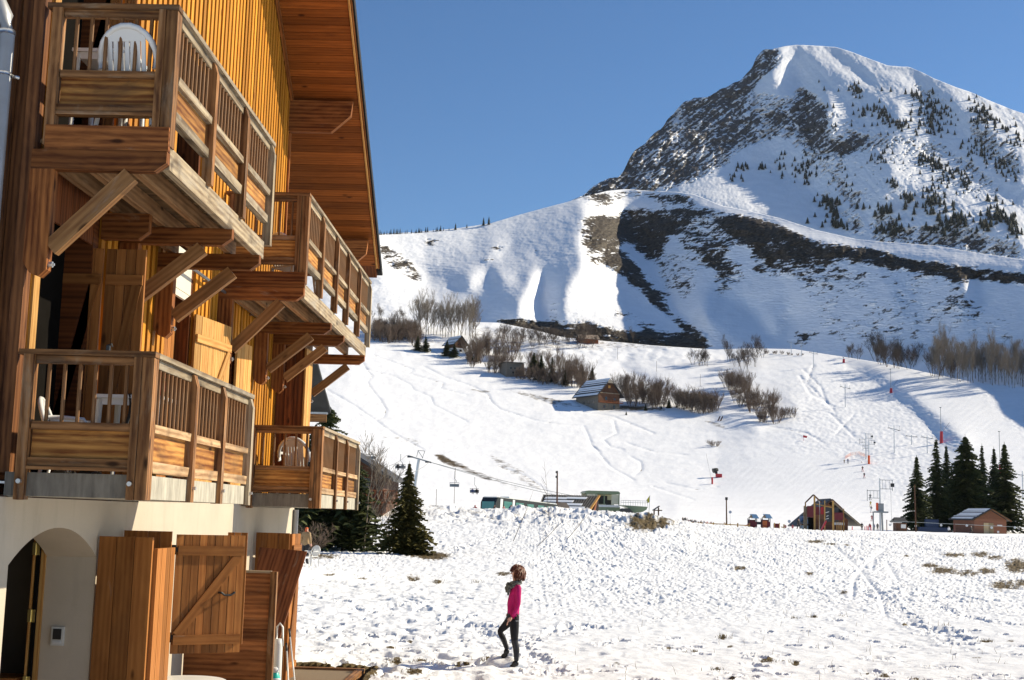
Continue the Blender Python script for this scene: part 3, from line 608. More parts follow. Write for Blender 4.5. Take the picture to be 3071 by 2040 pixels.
# ================================================================ MATERIALS OF THE CHALET
W_clad=wood('cladding_wood',(.40,.135,.014),(.62,.295,.036),weather=.05,knots=.9,rough=.5,contrast=1.5)
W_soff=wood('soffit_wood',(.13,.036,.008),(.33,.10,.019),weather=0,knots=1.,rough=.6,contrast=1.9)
W_beam=wood('beam_wood',(.10,.030,.009),(.33,.125,.036),weather=.10,knots=1.)
W_rail=wood('railing_wood',(.085,.034,.013),(.33,.165,.066),(.27,.21,.145),.42,1.)
W_pan=wood('panel_wood',(.14,.046,.012),(.46,.225,.062),(.08,.045,.025),.36,1.)
W_grey=wood('greyed_wood',(.17,.12,.075),(.42,.34,.225),(.31,.28,.235),.60,.5)
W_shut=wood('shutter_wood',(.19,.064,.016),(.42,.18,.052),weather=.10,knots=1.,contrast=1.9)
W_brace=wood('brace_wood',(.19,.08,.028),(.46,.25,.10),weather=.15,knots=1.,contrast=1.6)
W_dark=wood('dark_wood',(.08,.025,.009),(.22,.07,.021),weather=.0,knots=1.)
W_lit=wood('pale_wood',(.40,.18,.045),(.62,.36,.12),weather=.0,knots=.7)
W_sill=wood('tan_sill_wood',(.22,.12,.055),(.50,.34,.19),(.34,.27,.2),.35,.6)
W_deck=wood('deck_wood',(.07,.042,.022),(.22,.135,.066),(.16,.13,.085),.25,.5)
W_joist=wood('joist_wood',(.13,.062,.028),(.40,.235,.115),(.28,.21,.14),.22,1.,contrast=1.5)
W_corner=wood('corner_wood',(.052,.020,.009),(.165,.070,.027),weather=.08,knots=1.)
def plaster(name,c):
    m,nt,p=mat(name); o=texco(nt); n1=noise(nt,o,1.3,4,.6); n2=noise(nt,o,90,3,.6)
    base=ramp(nt,n1,[(.3,tuple(x*.88 for x in c)),(.7,c)]); n3=noise(nt,mapping(nt,o,(2.6,2.6,.35)),1.6,5,.65); st=mrange(nt,n3,.56,.74,0,.30); base=mix(nt,st,base,tuple(x*.55 for x in c)); n4=noise(nt,o,4.5,5,.7); base=mix(nt,mrange(nt,n4,.60,.72,0,.16),base,tuple(x*.6 for x in c)); lk(nt,base,p.inputs['Base Color']); p.inputs['Roughness'].default_value=.9; p.inputs['Specular IOR Level'].default_value=.1
    bump(nt,p,n2,.5,.006); return m
M_plas=plaster('cream_plaster',(.49,.43,.345))
def concrete(name,c,d):
    m,nt,p=mat(name); o=texco(nt); n1=noise(nt,mapping(nt,o,(3,3,1.2)),2.5,5,.65); n2=noise(nt,mapping(nt,o,(9,9,.8)),3,4,.6)
    f=mth(nt,'ADD',mth(nt,'MULTIPLY',n1,.5),mth(nt,'MULTIPLY',n2,.5))
    lk(nt,ramp(nt,f,[(.36,d),(.62,c)]),p.inputs['Base Color']); p.inputs['Roughness'].default_value=.85; bump(nt,p,n1,.3,.01); return m
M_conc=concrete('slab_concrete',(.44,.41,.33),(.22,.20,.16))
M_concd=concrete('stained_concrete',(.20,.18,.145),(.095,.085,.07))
M_steel=plain('galvanised_steel',(.55,.56,.57),.35,.1,12,.8)
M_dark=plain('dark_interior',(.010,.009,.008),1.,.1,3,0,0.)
M_black=plain('black_iron',(.02,.02,.02),.5,.1,20)
M_pipe=plain('zinc_pipe',(.30,.31,.33),.45,.12,3,.3)
M_roofm=plain('anthracite_roof',(.022,.024,.027),.75,.15,2,0,.15)
M_white=plain('white_plastic',(.62,.62,.61),.35,.03,3,0,.5)
M_brass=plain('brass',(.70,.55,.20),.35,.1,12,.8)
M_blind=plain('cream_blind',(.56,.53,.44),.6,.03,3)
# ================================================================ THE CHALET
XW,XF=-4.35,-3.2
chalet=thing('wooden_chalet','large timber chalet with four balconies over a cream plaster ground floor, filling the left side','building',(XW,16,0))
def part(name,mb,m,parent=None,smooth=False,label=None): return obj(name,mb,m,parent or chalet,smooth,label)
def roofz(Y): return 10.71+.70*(19.81-Y)
# cladding boards; (Y0,Y1,z0,z1) openings
openings=[(11.04,12.38,5.72,8.62),(11.04,12.38,2.87,5.62),(14.9,15.98,2.87,5.75),(18.05,18.32,2.87,5.0),(14.9,15.98,5.72,8.1)]
mb=MB(); y=10.86; k=0
while y<23.55:
    w_=.100+.008*random.random(); z0=2.87; z1=(roofz(y+.06)-.02 if y<21.36 else 5.62)
    zs=[(z0,z1)]
    for a,b,c,d in openings:
        if y+w_>a-.01 and y<b+.01:
            n=[]
            for p,q in zs:
                if c<=p and d>=q: continue
                if d<=p or c>=q: n.append((p,q)); continue
                if c>p: n.append((p,c))
                if d<q: n.append((d,q))
            zs=n
    off=.004*random.random()
    for p,q in zs:
        mb.box(XW-.032,XW+off,y,y+w_,p,q)
    y+=.186; k+=1
part('wall_cladding',mb,W_clad)
mb=MB()                                              # boarding behind the gaps, coloured dark to deepen their shade; openings left free
def wallgrid(mb,x0,x1,ya,yb,za,zb,holes):
    ys=sorted({ya,yb,*[v for h in holes for v in h[:2] if ya<v<yb]}); zs=sorted({za,zb,*[v for h in holes for v in h[2:] if za<v<zb]})
    for i in range(len(ys)-1):
        for j in range(len(zs)-1):
            cy_,cz_=(ys[i]+ys[i+1])/2,(zs[j]+zs[j+1])/2
            if any(h[0]<cy_<h[1] and h[2]<cz_<h[3] for h in holes): continue
            mb.box(x0,x1,ys[i],ys[i+1],zs[j],zs[j+1],tint=.2)
wallgrid(mb,XW-.33,XW-.03,10.8,23.6,2.80,5.62,openings)
wallgrid(mb,XW-.33,XW-.03,10.8,21.4,5.62,8.4,openings)
mb.prism([(XW-.33,10.8,8.4),(XW-.33,21.4,8.4),(XW-.33,21.4,roofz(21.4)),(XW-.33,10.8,roofz(10.8))],(.30,0,0),tint=.2)
part('wall_backing',mb,W_dark)
# gable end towards the viewer: wide vertical planks
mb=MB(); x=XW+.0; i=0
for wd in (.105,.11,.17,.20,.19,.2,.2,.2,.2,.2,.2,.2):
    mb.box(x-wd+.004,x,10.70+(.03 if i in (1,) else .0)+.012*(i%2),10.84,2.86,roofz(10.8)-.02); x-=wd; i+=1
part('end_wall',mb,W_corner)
mb=MB(); mb.box(XW-.02,XW+.022,10.87,11.0,2.86,8.6); part('corner_board',mb,W_lit)
mb=MB(); mb.box(XW-5,XW-.33,10.85,23.5,2.7,2.78); mb.box(XW-5,XW-.33,10.86,23.5,5.60,5.66); part('upper_floor',mb,W_dark)
# ground floor plaster with the arch
def arch(y0,y1,zs,rise,n=18):
    w_=(y1-y0)/2; R_=(w_*w_+rise*rise)/(2*rise); cz=zs+rise-R_; ym=(y0+y1)/2
    return [(y0+(y1-y0)*i/n, cz+math.sqrt(max(0,R_*R_-(y0+(y1-y0)*i/n-ym)**2))) for i in range(n+1)]
AP=arch(10.84,13.03,2.10,.30)
mb=MB()
def pf(pts): mb.face(pts)
mb.face([(XW,6.,-.3),(XW,10.84,-.3),(XW,10.84,2.66),(XW,6.,2.66)])
for (a,za),(b,zb) in zip(AP[:-1],AP[1:]):
    mb.face([(XW,a,za),(XW,b,zb),(XW,b,2.66),(XW,a,2.66)])
    mb.face([(XW-.5,a,za),(XW-.5,b,zb),(XW,b,zb),(XW,a,za)])
mb.face([(XW,13.03,-.3),(XW,23.6,-.3),(XW,23.6,2.66),(XW,13.03,2.66)])
mb.face([(XW-.5,13.03,-.3),(XW,13.03,-.3),(XW,13.03,AP[-1][1]),(XW-.5,13.03,AP[-1][1])])
mb.face([(XW,10.84,-.3),(XW-.5,10.84,-.3),(XW-.5,10.84,AP[0][1]),(XW,10.84,AP[0][1])])
mb.face([(XW,23.6,-.3),(XW-6,23.6,-.3),(XW-6,23.6,2.85),(XW,23.6,2.85)])
mb.face([(XW-6,6,-.3),(XW,6,-.3),(XW,6,2.66),(XW-6,6,2.66)])
mb.face([(XW,6,2.66),(XW,10.84,2.66),(XW-6,10.84,2.66),(XW-6,6,2.66)])
mb.box(XW-.05,XW-.0,10.84,10.9,2.66,2.86); mb.box(XW-.3,XW-.002,14.3,19.4,2.66,2.86); mb.box(XW-.3,XW-.002,23.25,23.6,2.66,2.86)
part('plaster_wall',mb,M_plas)
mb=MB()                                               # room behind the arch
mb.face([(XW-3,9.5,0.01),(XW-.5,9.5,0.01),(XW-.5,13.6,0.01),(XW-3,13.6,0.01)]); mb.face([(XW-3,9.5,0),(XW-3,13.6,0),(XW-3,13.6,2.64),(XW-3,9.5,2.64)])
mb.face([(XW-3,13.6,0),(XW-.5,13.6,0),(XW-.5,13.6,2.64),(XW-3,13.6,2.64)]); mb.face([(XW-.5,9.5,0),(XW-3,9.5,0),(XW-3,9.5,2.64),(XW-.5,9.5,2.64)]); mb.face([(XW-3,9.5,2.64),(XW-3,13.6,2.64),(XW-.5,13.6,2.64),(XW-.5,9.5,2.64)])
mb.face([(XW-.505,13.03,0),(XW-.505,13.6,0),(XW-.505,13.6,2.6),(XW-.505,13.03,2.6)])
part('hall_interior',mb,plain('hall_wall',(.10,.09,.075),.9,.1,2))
df=part('door_frame',(lambda m:(m.box(XW-.60,XW-.50,12.99,13.07,0,2.30),m.box(XW-.60,XW-.585,12.93,12.99,0,2.28),m)[-1])(MB()),W_lit)
mb=MB(); mb.box(XW-.575,XW-.54,12.955,12.985,0,2.28); part('frame_groove',mb,M_dark,df)
for z in (2.17,1.52,.88):
    h=MB(); h.box(XW-.605,XW-.535,12.920,12.928,z-.06,z+.06); h.tube([(XW-.57,12.915,z-.06),(XW-.57,12.915,z+.06)],.008,8); part('hinge',h,M_brass,df)
ic=MB(); ic.box(XW-.385,XW-.265,12.995,13.03,1.235,1.415); ip=part('door_phone',ic,plain('grey_plate',(.55,.55,.52),.4,.05))
s_=MB(); s_.box(XW-.367,XW-.285,12.988,12.995,1.295,1.397); part('screen',s_,M_black,ip); s_=MB(); s_.box(XW-.365,XW-.287,12.985,12.995,1.253,1.277); part('name_plate',s_,M_white,ip)
# ---------------- glazing / doors behind the openings
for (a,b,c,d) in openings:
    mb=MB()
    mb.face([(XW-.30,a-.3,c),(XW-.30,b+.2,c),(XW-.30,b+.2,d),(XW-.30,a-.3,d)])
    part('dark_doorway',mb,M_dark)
mb=MB()
for dz_ in (0,3.03):
    for i in range(9): mb.box(XW-.06,XW-.035,11.05+i*.148,11.19+i*.148,5.13+dz_,5.615+dz_*.985)
    part('lintel_boarding',mb,W_dark); mb=MB()
mb=MB(); mb.box(XW-.25,XW-.20,14.92,15.96,2.87,5.02)
for i in range(7): mb.box(XW-.20,XW-.185,14.93+i*.147,15.065+i*.147,2.87,5.02)
part('closed_door',mb,W_shut)
mb=MB(); mb.box(XW-.06,XW-.03,15.25,15.98,5.24,5.75); mb.box(XW-.05,XW-.01,14.95,15.98,5.14,5.22); part('transom_panel',mb,M_blind)
# ---------------- shutters
def leaf(p0,p1,z0,z1,n,zbrace,m,th=.032,front=1,name='shutter',handle=None,label=None,bands=(.13,.86)):
    """plank leaf between plan points p0 (hinge) and p1; front=+1 puts the bracing on its right-hand side seen from p0"""
    p0=Vector((p0[0],p0[1],0)); p1=Vector((p1[0],p1[1],0)); d=(p1-p0); L=d.length; d.normalize(); nrm=Vector((d.y,-d.x,0))*front
    mb=MB(); w_=L/n
    for i in range(n):
        c=p0+d*(w_*(i+.5)); mb.obox((c.x,c.y,(z0+z1)/2),d*(w_/2-.003),nrm*(th/2+.002*(i%2)),(0,0,(z1-z0)/2))
    o=part(name,mb,m,label=label)
    if zbrace:
        b_=MB(); H=z1-z0; za,zb=z0+H*bands[0],z0+H*bands[1]; bw=.05
        for z in (za,zb):
            c=p0+d*(L/2)+nrm*(th/2+.016); b_.obox((c.x,c.y,z),d*(L/2-.015),nrm*.012,(0,0,bw))
        q0=p0+d*(.05)+nrm*(th/2+.013); q1=p0+d*(L-.07)+nrm*(th/2+.013)
        b_.beam((q0.x,q0.y,za+.05),(q1.x,q1.y,zb-.05),.022,.095,up=d)
        part('z_brace',b_,m,o)
    if handle:
        c=p0+d*(L*handle[0])+nrm*(th/2+.05); e=d*.085; h=MB(); z=z0+(z1-z0)*handle[1]
        h.tube([(c.x-e.x,c.y-e.y,z+.008)-nrm*0 if 0 else Vector((c.x-e.x,c.y-e.y,z+.012))-nrm*.045,Vector((c.x-e.x*.8,c.y-e.y*.8,z+.012)),Vector((c.x-e.x*.4,c.y-e.y*.4,z-.012)),Vector((c.x+e.x*.4,c.y+e.y*.4,z-.012)),Vector((c.x+e.x*.8,c.y+e.y*.8,z+.012)),Vector((c.x+e.x,c.y+e.y,z+.012))-nrm*.045],.012,8)
        part('handle',h,M_black,o)
    return o
for dz_ in (0,3.03):
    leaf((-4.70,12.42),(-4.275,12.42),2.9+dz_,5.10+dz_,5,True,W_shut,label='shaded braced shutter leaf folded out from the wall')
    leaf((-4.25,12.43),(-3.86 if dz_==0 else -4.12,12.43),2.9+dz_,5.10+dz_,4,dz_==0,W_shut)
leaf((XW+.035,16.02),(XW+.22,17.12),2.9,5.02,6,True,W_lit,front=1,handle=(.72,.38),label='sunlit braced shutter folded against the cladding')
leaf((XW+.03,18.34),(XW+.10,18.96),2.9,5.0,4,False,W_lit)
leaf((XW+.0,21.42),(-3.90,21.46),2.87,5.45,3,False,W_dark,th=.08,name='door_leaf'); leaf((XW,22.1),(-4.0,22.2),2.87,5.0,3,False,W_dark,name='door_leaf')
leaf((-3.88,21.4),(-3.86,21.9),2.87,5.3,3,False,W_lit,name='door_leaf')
mb=MB(); mb.tube([(XW+.09,13.4,5.52),(XW+.09,21.2,5.50)],.022,6); [mb.tube([(XW,yy,5.51),(XW+.09,yy,5.51)],.014,5) for yy in (13.6,15,16.4,17.8,19.2)]
part('shutter_rail',mb,plain('grey_rail',(.16,.17,.18),.4,.1,9,.6))
# ground floor leaves
g1=leaf((-4.33,13.03),(-3.79,13.03),.03,2.31,3,False,W_shut,th=.05,name='door_leaf',label='broad knotty door leaf folded out beside the arch')
leaf((-3.775,13.06),(-3.765,13.66),.03,2.20,4,False,W_shut,th=.045,name='door_leaf')
leaf((-4.33,13.80),(-3.83,13.84),1.08,2.36,4,False,W_shut)
zsh=leaf((-3.80,13.90),(-3.15,14.27),1.09,2.33,9,True,W_shut,front=1,handle=(.76,.50),bands=(.115,.865),label='square braced shutter with a black handle, standing open on the ground floor')
for z in (2.17,1.26):
    h=MB(); h.beam((-3.80,13.885,z),(-3.66,13.955,z),.012,.045); h.box(-3.845,-3.79,13.86,13.91,z-.05,z+.05); part('hinge',h,M_black,zsh)
leaf((-3.56,15.2),(-3.33,15.22),1.08,2.345,3,False,W_shut)
leaf((-4.31,20.30),(-3.79,20.30),.03,2.27,3,False,W_shut,th=.05,name='door_leaf'); leaf((-3.775,20.32),(-3.74,20.85),.03,2.26,3,True,W_shut,th=.045,name='door_leaf',bands=(.1,.9))
# ---------------- slabs and balconies
def post_y(x0,x1,y0,y1,z0,z1): 
    m=MB(); m.box(x0,x1,y0,y1,z0,z1,wob=.003); return m
def balcony(Y0,posts,zr,zb,wooden,nside=6,label=None,ctop=.0):
    """zr rail top; zb foot of the posts; posts = Y of each front post"""
    bal=bpy.data.objects.new('balcony',None); COL.objects.link(bal); bal.parent=chalet; bal.matrix_parent_inverse=parent_inv(chalet)
    ROOT[bal.name]=Vector((0,0,0)); 
    bal['label']=label
    def P(name,m,mt): return part(name,m,mt,bal)
    Y1=posts[-1]+.06
    # rails
    m=MB(); m.box(XW+.03,XF+.025,Y0-.045,Y0+.075,zr-.045,zr,wob=.002); P('hand_rail',m,W_rail)
    m=MB(); m.beam((XF-.035,Y0+.078,zr-.022),(XF-.035,Y1+.03,zr-.022),.125,.045,wob=.002); P('hand_rail',m,W_grey)
    m=MB(); m.box(-4.18,-3.34,Y0-.012,Y0+.04,zr-.115,zr-.048,wob=.002); P('top_rail',m,W_rail)
    m=MB(); m.beam((-3.235,Y0+.2,zr-.085),(-3.235,Y1-.02,zr-.085),.05,.07,wob=.003); P('top_rail',m,W_grey)
    zs=zr-.60; zp=zs-.065; zq=zp-.24; zt=zq-.09
    # posts at the side
    m=MB(); m.box(-4.27,-4.185,Y0-.05,Y0+.05,zb-.02,zr-.045,wob=.003); P('post',m,W_rail)
    m=MB(); m.box(-3.345,-3.285,Y0-.055,Y0+.02,zb,zr-.047,wob=.002); m.box(-3.28,-3.185,Y0-.035,Y0+.11,zb,zr-.047,wob=.003); P('post',m,W_rail)
    # side panel
    m=MB(); m.box(-4.17,-3.35,Y0-.035,Y0+.06,zp,zs,wob=.003); P('sill',m,W_rail)
    m=MB(); m.box(-4.17,-3.35,Y0+.0,Y0+.04,zq,zp); P('panel',m,W_pan)
    m=MB(); m.box(-4.19,-3.35,Y0-.03,Y0+.05,zt+.03,zq+.006,wob=.003); m.box(-4.19,-3.35,Y0-.045,Y0+.05,zt,zt+.028); P('bottom_rail',m,W_rail)
    for i in range(nside):
        x=-4.07+(.65)*i/(nside-1); b=MB(); b.tube([(x,Y0+.012,zs-.002),(x,Y0+.012,zr-.112)],.0175,8); P('baluster',b,W_rail)
    # front
    ys=[Y0+.11]+[p for p in posts]
    for i,p in enumerate(posts):
        m=MB(); w_=.05; z0=zb-.0
        m.prism([(XF-.05,p-w_,z0),(XF+.045,p-w_,z0),(XF+.045,p-w_,zr-.16),(XF+.012,p-w_,zr-.05),(XF-.05,p-w_,zr-.05)],(0,2*w_,0)); P('post',m,W_rail if i<len(posts)-1 else W_grey)
        if zb<5: b=MB(); b.tube([(XF+.04,p,zb+.13),(XF+.075,p,zb+.13)],.016,8); P('bolt',b,M_steel)
    for i in range(len(ys)-1):
        a=ys[i]+(.0 if i==0 else .052); b_=ys[i+1]-.052; 
        m=MB(); m.beam((-3.225,a,(zs+zp)/2),(-3.225,b_,(zs+zp)/2),.09,zs-zp,wob=.006); P('sill',m,W_grey if wooden else W_sill)
        m=MB(); m.beam((-3.245,a,(zp+zq)/2),(-3.245,b_-.03,(zp+zq)/2),.03,zp-zq); P('panel',m,W_pan)
        m=MB(); m.beam((-3.225,a,(zq+zt)/2),(-3.225,b_,(zq+zt)/2),.075,zq-zt,wob=.006); P('bottom_rail',m,W_grey if wooden else W_sill)
        n=max(4,int((b_-a)/.118)); 
        for k in range(n):
            y_=a+(b_-a)*(k+.5)/n; q=MB(); q.tube([(-3.235,y_,zs-.002),(-3.235,y_,zr-.118)],.017,8); P('baluster',q,W_rail)
    return bal,Y1
def frame(bal,Y,ztop,first=False,tip=XF+.005):
    """wall post, cross beam and brace that carry a wooden balcony"""
    zb0,zb1=ztop-.175,ztop
    m=MB(); m.prism([(XW,Y-.045,zb0),(tip-.10,Y-.045,zb0),(tip,Y-.045,zb0+.075),(tip,Y-.045,zb1),(XW,Y-.045,zb1)],(0,.1,0)); part('cross_beam',m,W_beam,bal)
    m=MB(); m.prism([(XW+.0,Y-.055,4.62),(XW+.06,Y-.055,4.53),(XW+.14,Y-.055,4.50),(XW+.20,Y-.055,4.56),(XW+.20,Y-.055,zb0),(XW,Y-.055,zb0)],(0,.115,0)); part('wall_post',m,W_beam,bal)
    m=MB(); m.beam((XW+.215,Y,4.745),(-3.50,Y,zb0-.03),.094,.14,up=(0,0,1),wob=.004); part('brace',m,W_brace,bal)
    for z in (4.61,):
        b=MB(); b.tube([(XW+.20,Y,z),(XW+.235,Y,z)],.026,8); b.tube([(XW+.22,Y,z),(XW+.25,Y,z)],.012,6); part('bolt',b,M_steel,bal)
def deck(bal,Y0,Y1,frames):
    m=MB(); y=Y0-.02; 
    while y<Y1-.05:
        m.box(XW+.05,XF-.065,y,y+.115,5.665,5.70); y+=.12
    part('deck',m,W_deck,bal)
    m=MB(); m.beam((-3.235,Y0+.05,5.57),(-3.235,Y1-.22,5.57),.07,.20,wob=.003); part('fascia_beam',m,W_grey,bal)
    m=MB(); m.box(XW+.1,-3.19,Y0-.06,Y0-.0,5.603,5.815,wob=.002); part('fascia_beam',m,W_beam,bal)
    for x in (-4.22,-3.93,-3.56):
        m=MB(); m.beam((x,Y0+.09,5.57),(x,Y1-.2,5.57),.07,.17,wob=.003); part('joist',m,W_joist,bal)
    for i,Y in enumerate(frames): frame(bal,Y,5.599 if i==0 else 5.475)
b1,y1=balcony(10.72,[12.03,13.40,14.80],6.91,5.66,True,6,'nearer of the two upper balconies, greyed wood railing'); deck(b1,10.72,14.86,[10.70,13.12,14.45])
b2,y2=balcony(17.30,[18.5,19.88,21.10,22.47,23.92],6.92,5.67,True,5,'farther upper balcony, running past the wall corner under the eave'); deck(b2,17.30,23.98,[17.28,19.65,21.0,23.60])
def slab(Y0,Y1,bal):
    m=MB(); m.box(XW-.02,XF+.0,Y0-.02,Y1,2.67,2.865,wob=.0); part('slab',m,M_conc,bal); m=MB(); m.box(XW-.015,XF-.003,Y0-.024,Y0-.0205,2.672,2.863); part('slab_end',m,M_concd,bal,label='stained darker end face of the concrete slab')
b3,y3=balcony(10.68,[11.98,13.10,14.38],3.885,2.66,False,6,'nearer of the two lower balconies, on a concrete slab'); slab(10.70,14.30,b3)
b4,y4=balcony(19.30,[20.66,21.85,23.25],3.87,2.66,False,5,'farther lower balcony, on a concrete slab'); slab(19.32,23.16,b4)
for bal,Y in ((b3,10.68),(b4,19.30)):
    for x in (-4.227,-3.315):
        b=MB(); b.tube([(x,Y-.085,2.79),(x,Y-.05,2.79)],.02,8); part('bolt',b,M_steel,bal)
m=MB(); m.prism([(XW,12.5,5.22),(-3.98,12.5,5.22),(-3.88,12.5,5.30),(-3.88,12.5,5.48),(XW,12.5,5.48)],(0,.1,0)); part('cross_beam',m,W_beam,b1)
# ---------------- roof, rising towards the viewer
XV=-3.14; sl=Vector((0,-1,.70)).normalized(); nm=Vector((0,.70,1)).normalized()
def rp(X,Y,n): q=Vector((X,Y,roofz(Y)))+nm*n; return q
mb=MB(); y=24.62; i=0
while y>7.0:
    a,b=y,y-.118
    for xa,xb in ((-7.5,-5.2),(-5.2,XV-.06)): mb.prism([rp(xa,a,0),rp(xb,a,0),rp(xb,b+.004,0),rp(xa,b+.004,0)],nm*.02)
    y-=.12
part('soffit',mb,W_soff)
mb=MB(); mb.prism([rp(-10,24.9,.022),rp(XV-.06,24.9,.022),rp(XV-.06,7,.022),rp(-10,7,.022)],nm*.12); part('roof_deck',mb,W_dark)
mb=MB(); mb.beam(rp(XV-.035,24.66,.05),rp(XV-.035,7,.05),.028,.15,up=nm); part('verge_board',mb,W_lit)
mb=MB(); mb.beam(rp(XV-.005,24.70,.10),rp(XV-.005,7,.10),.024,.17,up=nm); part('verge_board',mb,W_beam)
mb=MB(); mb.prism([rp(-10,24.95,.15),rp(XV+.035,24.95,.15),rp(XV+.035,7,.15),rp(-10,7,.15)],nm*.05); mb.beam(rp(XV+.03,24.85,.12),rp(XV+.03,7,.12),.02,.14,up=nm); part('roof',mb,M_roofm)
mb=MB(); mb.beam(rp(XW+.035,21.42,-.06),rp(XW+.035,9,-.06),.05,.07,up=nm); part('moulding',mb,W_beam)
for Y,t in ((21.32,.36),(23.95,.34)):
    z=roofz(Y+.12)-.02; m=MB(); m.prism([(XW-.6,Y,z-.55),(-3.62,Y,z-.55),(-3.30,Y,z-.26),(-3.27,Y,z),(XW-.6,Y,z)],(0,.12,0)); part('purlin',m,W_beam)
mb=MB(); mb.box(XW-.0,XW+.04,21.36,21.42,5.7,roofz(21.42)-.6); part('corner_board',mb,W_beam)
# drainpipes
mb=MB(); mb.tube([(-5.2,10.55,7.66),(-4.78,10.55,6.98),(-4.70,10.55,6.86),(-4.625,10.55,6.72),(-4.60,10.55,6.58),(-4.60,10.55,4.5),(-4.60,10.55,2.4)],.066,18); pp=part('drainpipe',mb,M_pipe,smooth=True)
m=MB(); m.tube([(-4.60,10.55,6.195),(-4.60,10.55,6.225)],.072,18); m.tube([(-4.53,10.55,6.20),(-4.49,10.6,6.20)],.016,8); m.tube([(-4.60,10.55,6.56),(-4.60,10.55,6.60)],.070,18); part('pipe_clip',m,M_steel,pp,True)
mb=MB(); mb.tube([(XW+.05,23.5,2.64),(XW+.05,23.5,-.1)],.05,12); part('drainpipe',mb,M_pipe,smooth=True)
mb=MB(); mb.box(XW-.02,XW+.02,23.58,23.70,0.,2.4); part('corner_board',mb,W_shut)
# ================================================================ THINGS ON AND AROUND THE CHALET
def chair(name,label,loc,rz,group='white plastic garden chairs',m=None):
    t=thing(name,label,'chair',(0,0,0),group); m=m or M_white
    s=MB(); s.box(-.22,.22,-.21,.21,.40,.435); s.box(-.23,.23,-.235,-.205,.375,.43); obj('seat',s,m,t)
    b=MB(); n=14
    def bp(a,r): return Vector((r*.255*math.sin(a),.21+.10*max(0,math.cos(a))+.02,.60+.27*math.cos(a)*r+.0))
    pts=[bp(a,1.) for a in np.linspace(-1.9,1.9,n)]; b.tube(pts,.028,8)
    for i in range(7):
        x=-.15+.05*i; zt=.60+.25*math.sqrt(max(.02,1-(x/.255)**2)); b.prism([(x-.019,.215,.42),(x+.019,.215,.42),(x+.019,.305,zt),(x-.019,.305,zt)],(0,.014,0))
    b.prism([(-.16,.285,.74),(.16,.285,.74),(.12,.315,.84),(-.12,.315,.84)],(0,.015,0))
    obj('backrest',b,m,t,True)
    for sx in (-1,1):
        a=MB(); a.tube([(sx*.245,.23,.64),(sx*.265,.05,.645),(sx*.265,-.17,.63),(sx*.25,-.21,.57),(sx*.245,-.21,.42)],.024,8); obj('armrest',a,m,t,True)
        for sy in (-1,1):
            l=MB(); l.tube([(sx*.215,sy*.2,.41),(sx*.25,sy*.245,0)],[.03,.02],8); obj('leg',l,m,t,True)
    t.location=loc; t.rotation_euler=(0,0,rz); return t
c1=chair('plastic_chair','white plastic chair behind the side rail of the nearer upper balcony',(-3.60,11.02,5.85),PI*.97)
c2=chair('plastic_chair','white plastic chair with only an arm and back edge showing on the nearer lower balcony',(-4.08,11.30,2.86),PI*.56); c2.scale=(.8,.8,.76)
c3=chair('plastic_chair','pinkish white plastic chair on the farther lower balcony',(-3.75,20.6,2.87),PI*.93)
c4=chair('plastic_chair','white plastic chair low behind the panel of the farther upper balcony',(-3.62,18.6,5.70),PI*.8)
def table(name,label,loc,r,h,sq=False,mtl=None):
    t=thing(name,label,'table',(0,0,0)); k=MB(); mtl=mtl or M_white
    if sq: k.box(-r,r,-r,r,h-.03,h); k.box(-r+.03,r-.03,-r+.03,-r+.05,h-.09,h-.03)
    else: k.lathe([(r-.03,h-.045),(r,h-.035),(r,h-.01),(r-.02,h)],40)
    obj('tabletop',k,mtl,t,not sq)
    for sx in (-1,1):
        for sy in (-1,1):
            l=MB(); q=r*(.85 if sq else .6); l.tube([(sx*q,sy*q,h-.04),(sx*q*1.06,sy*q*1.06,0)],[.03,.022],8); obj('leg',l,mtl,t,True)
    t.location=loc; return t
table('garden_table','white square table with a bag on it behind the nearer lower balcony rail',(-3.64,11.72,2.87),.30,.72,True)
table('garden_table','white square table on the nearer upper balcony beside the chair',(-3.99,11.42,5.94),.27,.74,True)
table('garden_table','round white table top at the foot of the picture beside the braced shutter',(-3.72,14.33,0.06),.43,.715)
# bag/jacket on the table, boots, helmet
M_red=plain('red_cloth',(.45,.02,.03),.7,.15,9); M_blk=plain('black_cloth',(.018,.018,.02),.75,.1,9); M_yel=plain('yellow_shell',(.80,.45,.02),.4,.05)
jk=thing('backpack','red and black backpack on the white table of the nearer lower balcony','bag',(-3.5,11.72,3.59))
def blob(c,r,n=12,amp=.1,seed=0):
    m=MB(); rr=random.Random(seed); ph=[rr.uniform(0,6) for _ in range(6)]; prof=[]
    b=len(m.v)
    for i in range(n+1):
        th=PI*i/n
        for k in range(2*n):
            a=PI*k/n; q=1+amp*(math.sin(3*a+ph[0])*math.sin(2*th+ph[1])+.6*math.sin(5*a+ph[2]+3*th))
            m.v.append((c[0]+r[0]*q*math.sin(th)*math.cos(a),c[1]+r[1]*q*math.sin(th)*math.sin(a),c[2]+r[2]*q*math.cos(th)))
    for i in range(n):
        for k in range(2*n):
            j=(k+1)%(2*n); m.f.append((b+i*2*n+k,b+(i+1)*2*n+k,b+(i+1)*2*n+j,b+i*2*n+j)); m.t.append(.5); m.m.append(0); m.uv+=[(0,0)]*4
    return m
obj('bag_body',blob((-3.48,11.72,3.70),(.15,.14,.13),12,.10,3),M_blk,jk,True); obj('front_pocket',blob((-3.44,11.60,3.68),(.10,.06,.08),10,.1,4),M_red,jk,True)
obj('top_flap',blob((-3.45,11.70,3.80),(.12,.12,.06),10,.1,5),M_red,jk,True)
s_=MB(); s_.tube([(-3.62,11.43,3.60),(-3.60,11.42,3.45),(-3.63,11.42,3.30),(-3.57,11.42,3.16)],.018,6); obj('strap',s_,M_blk,jk,True)
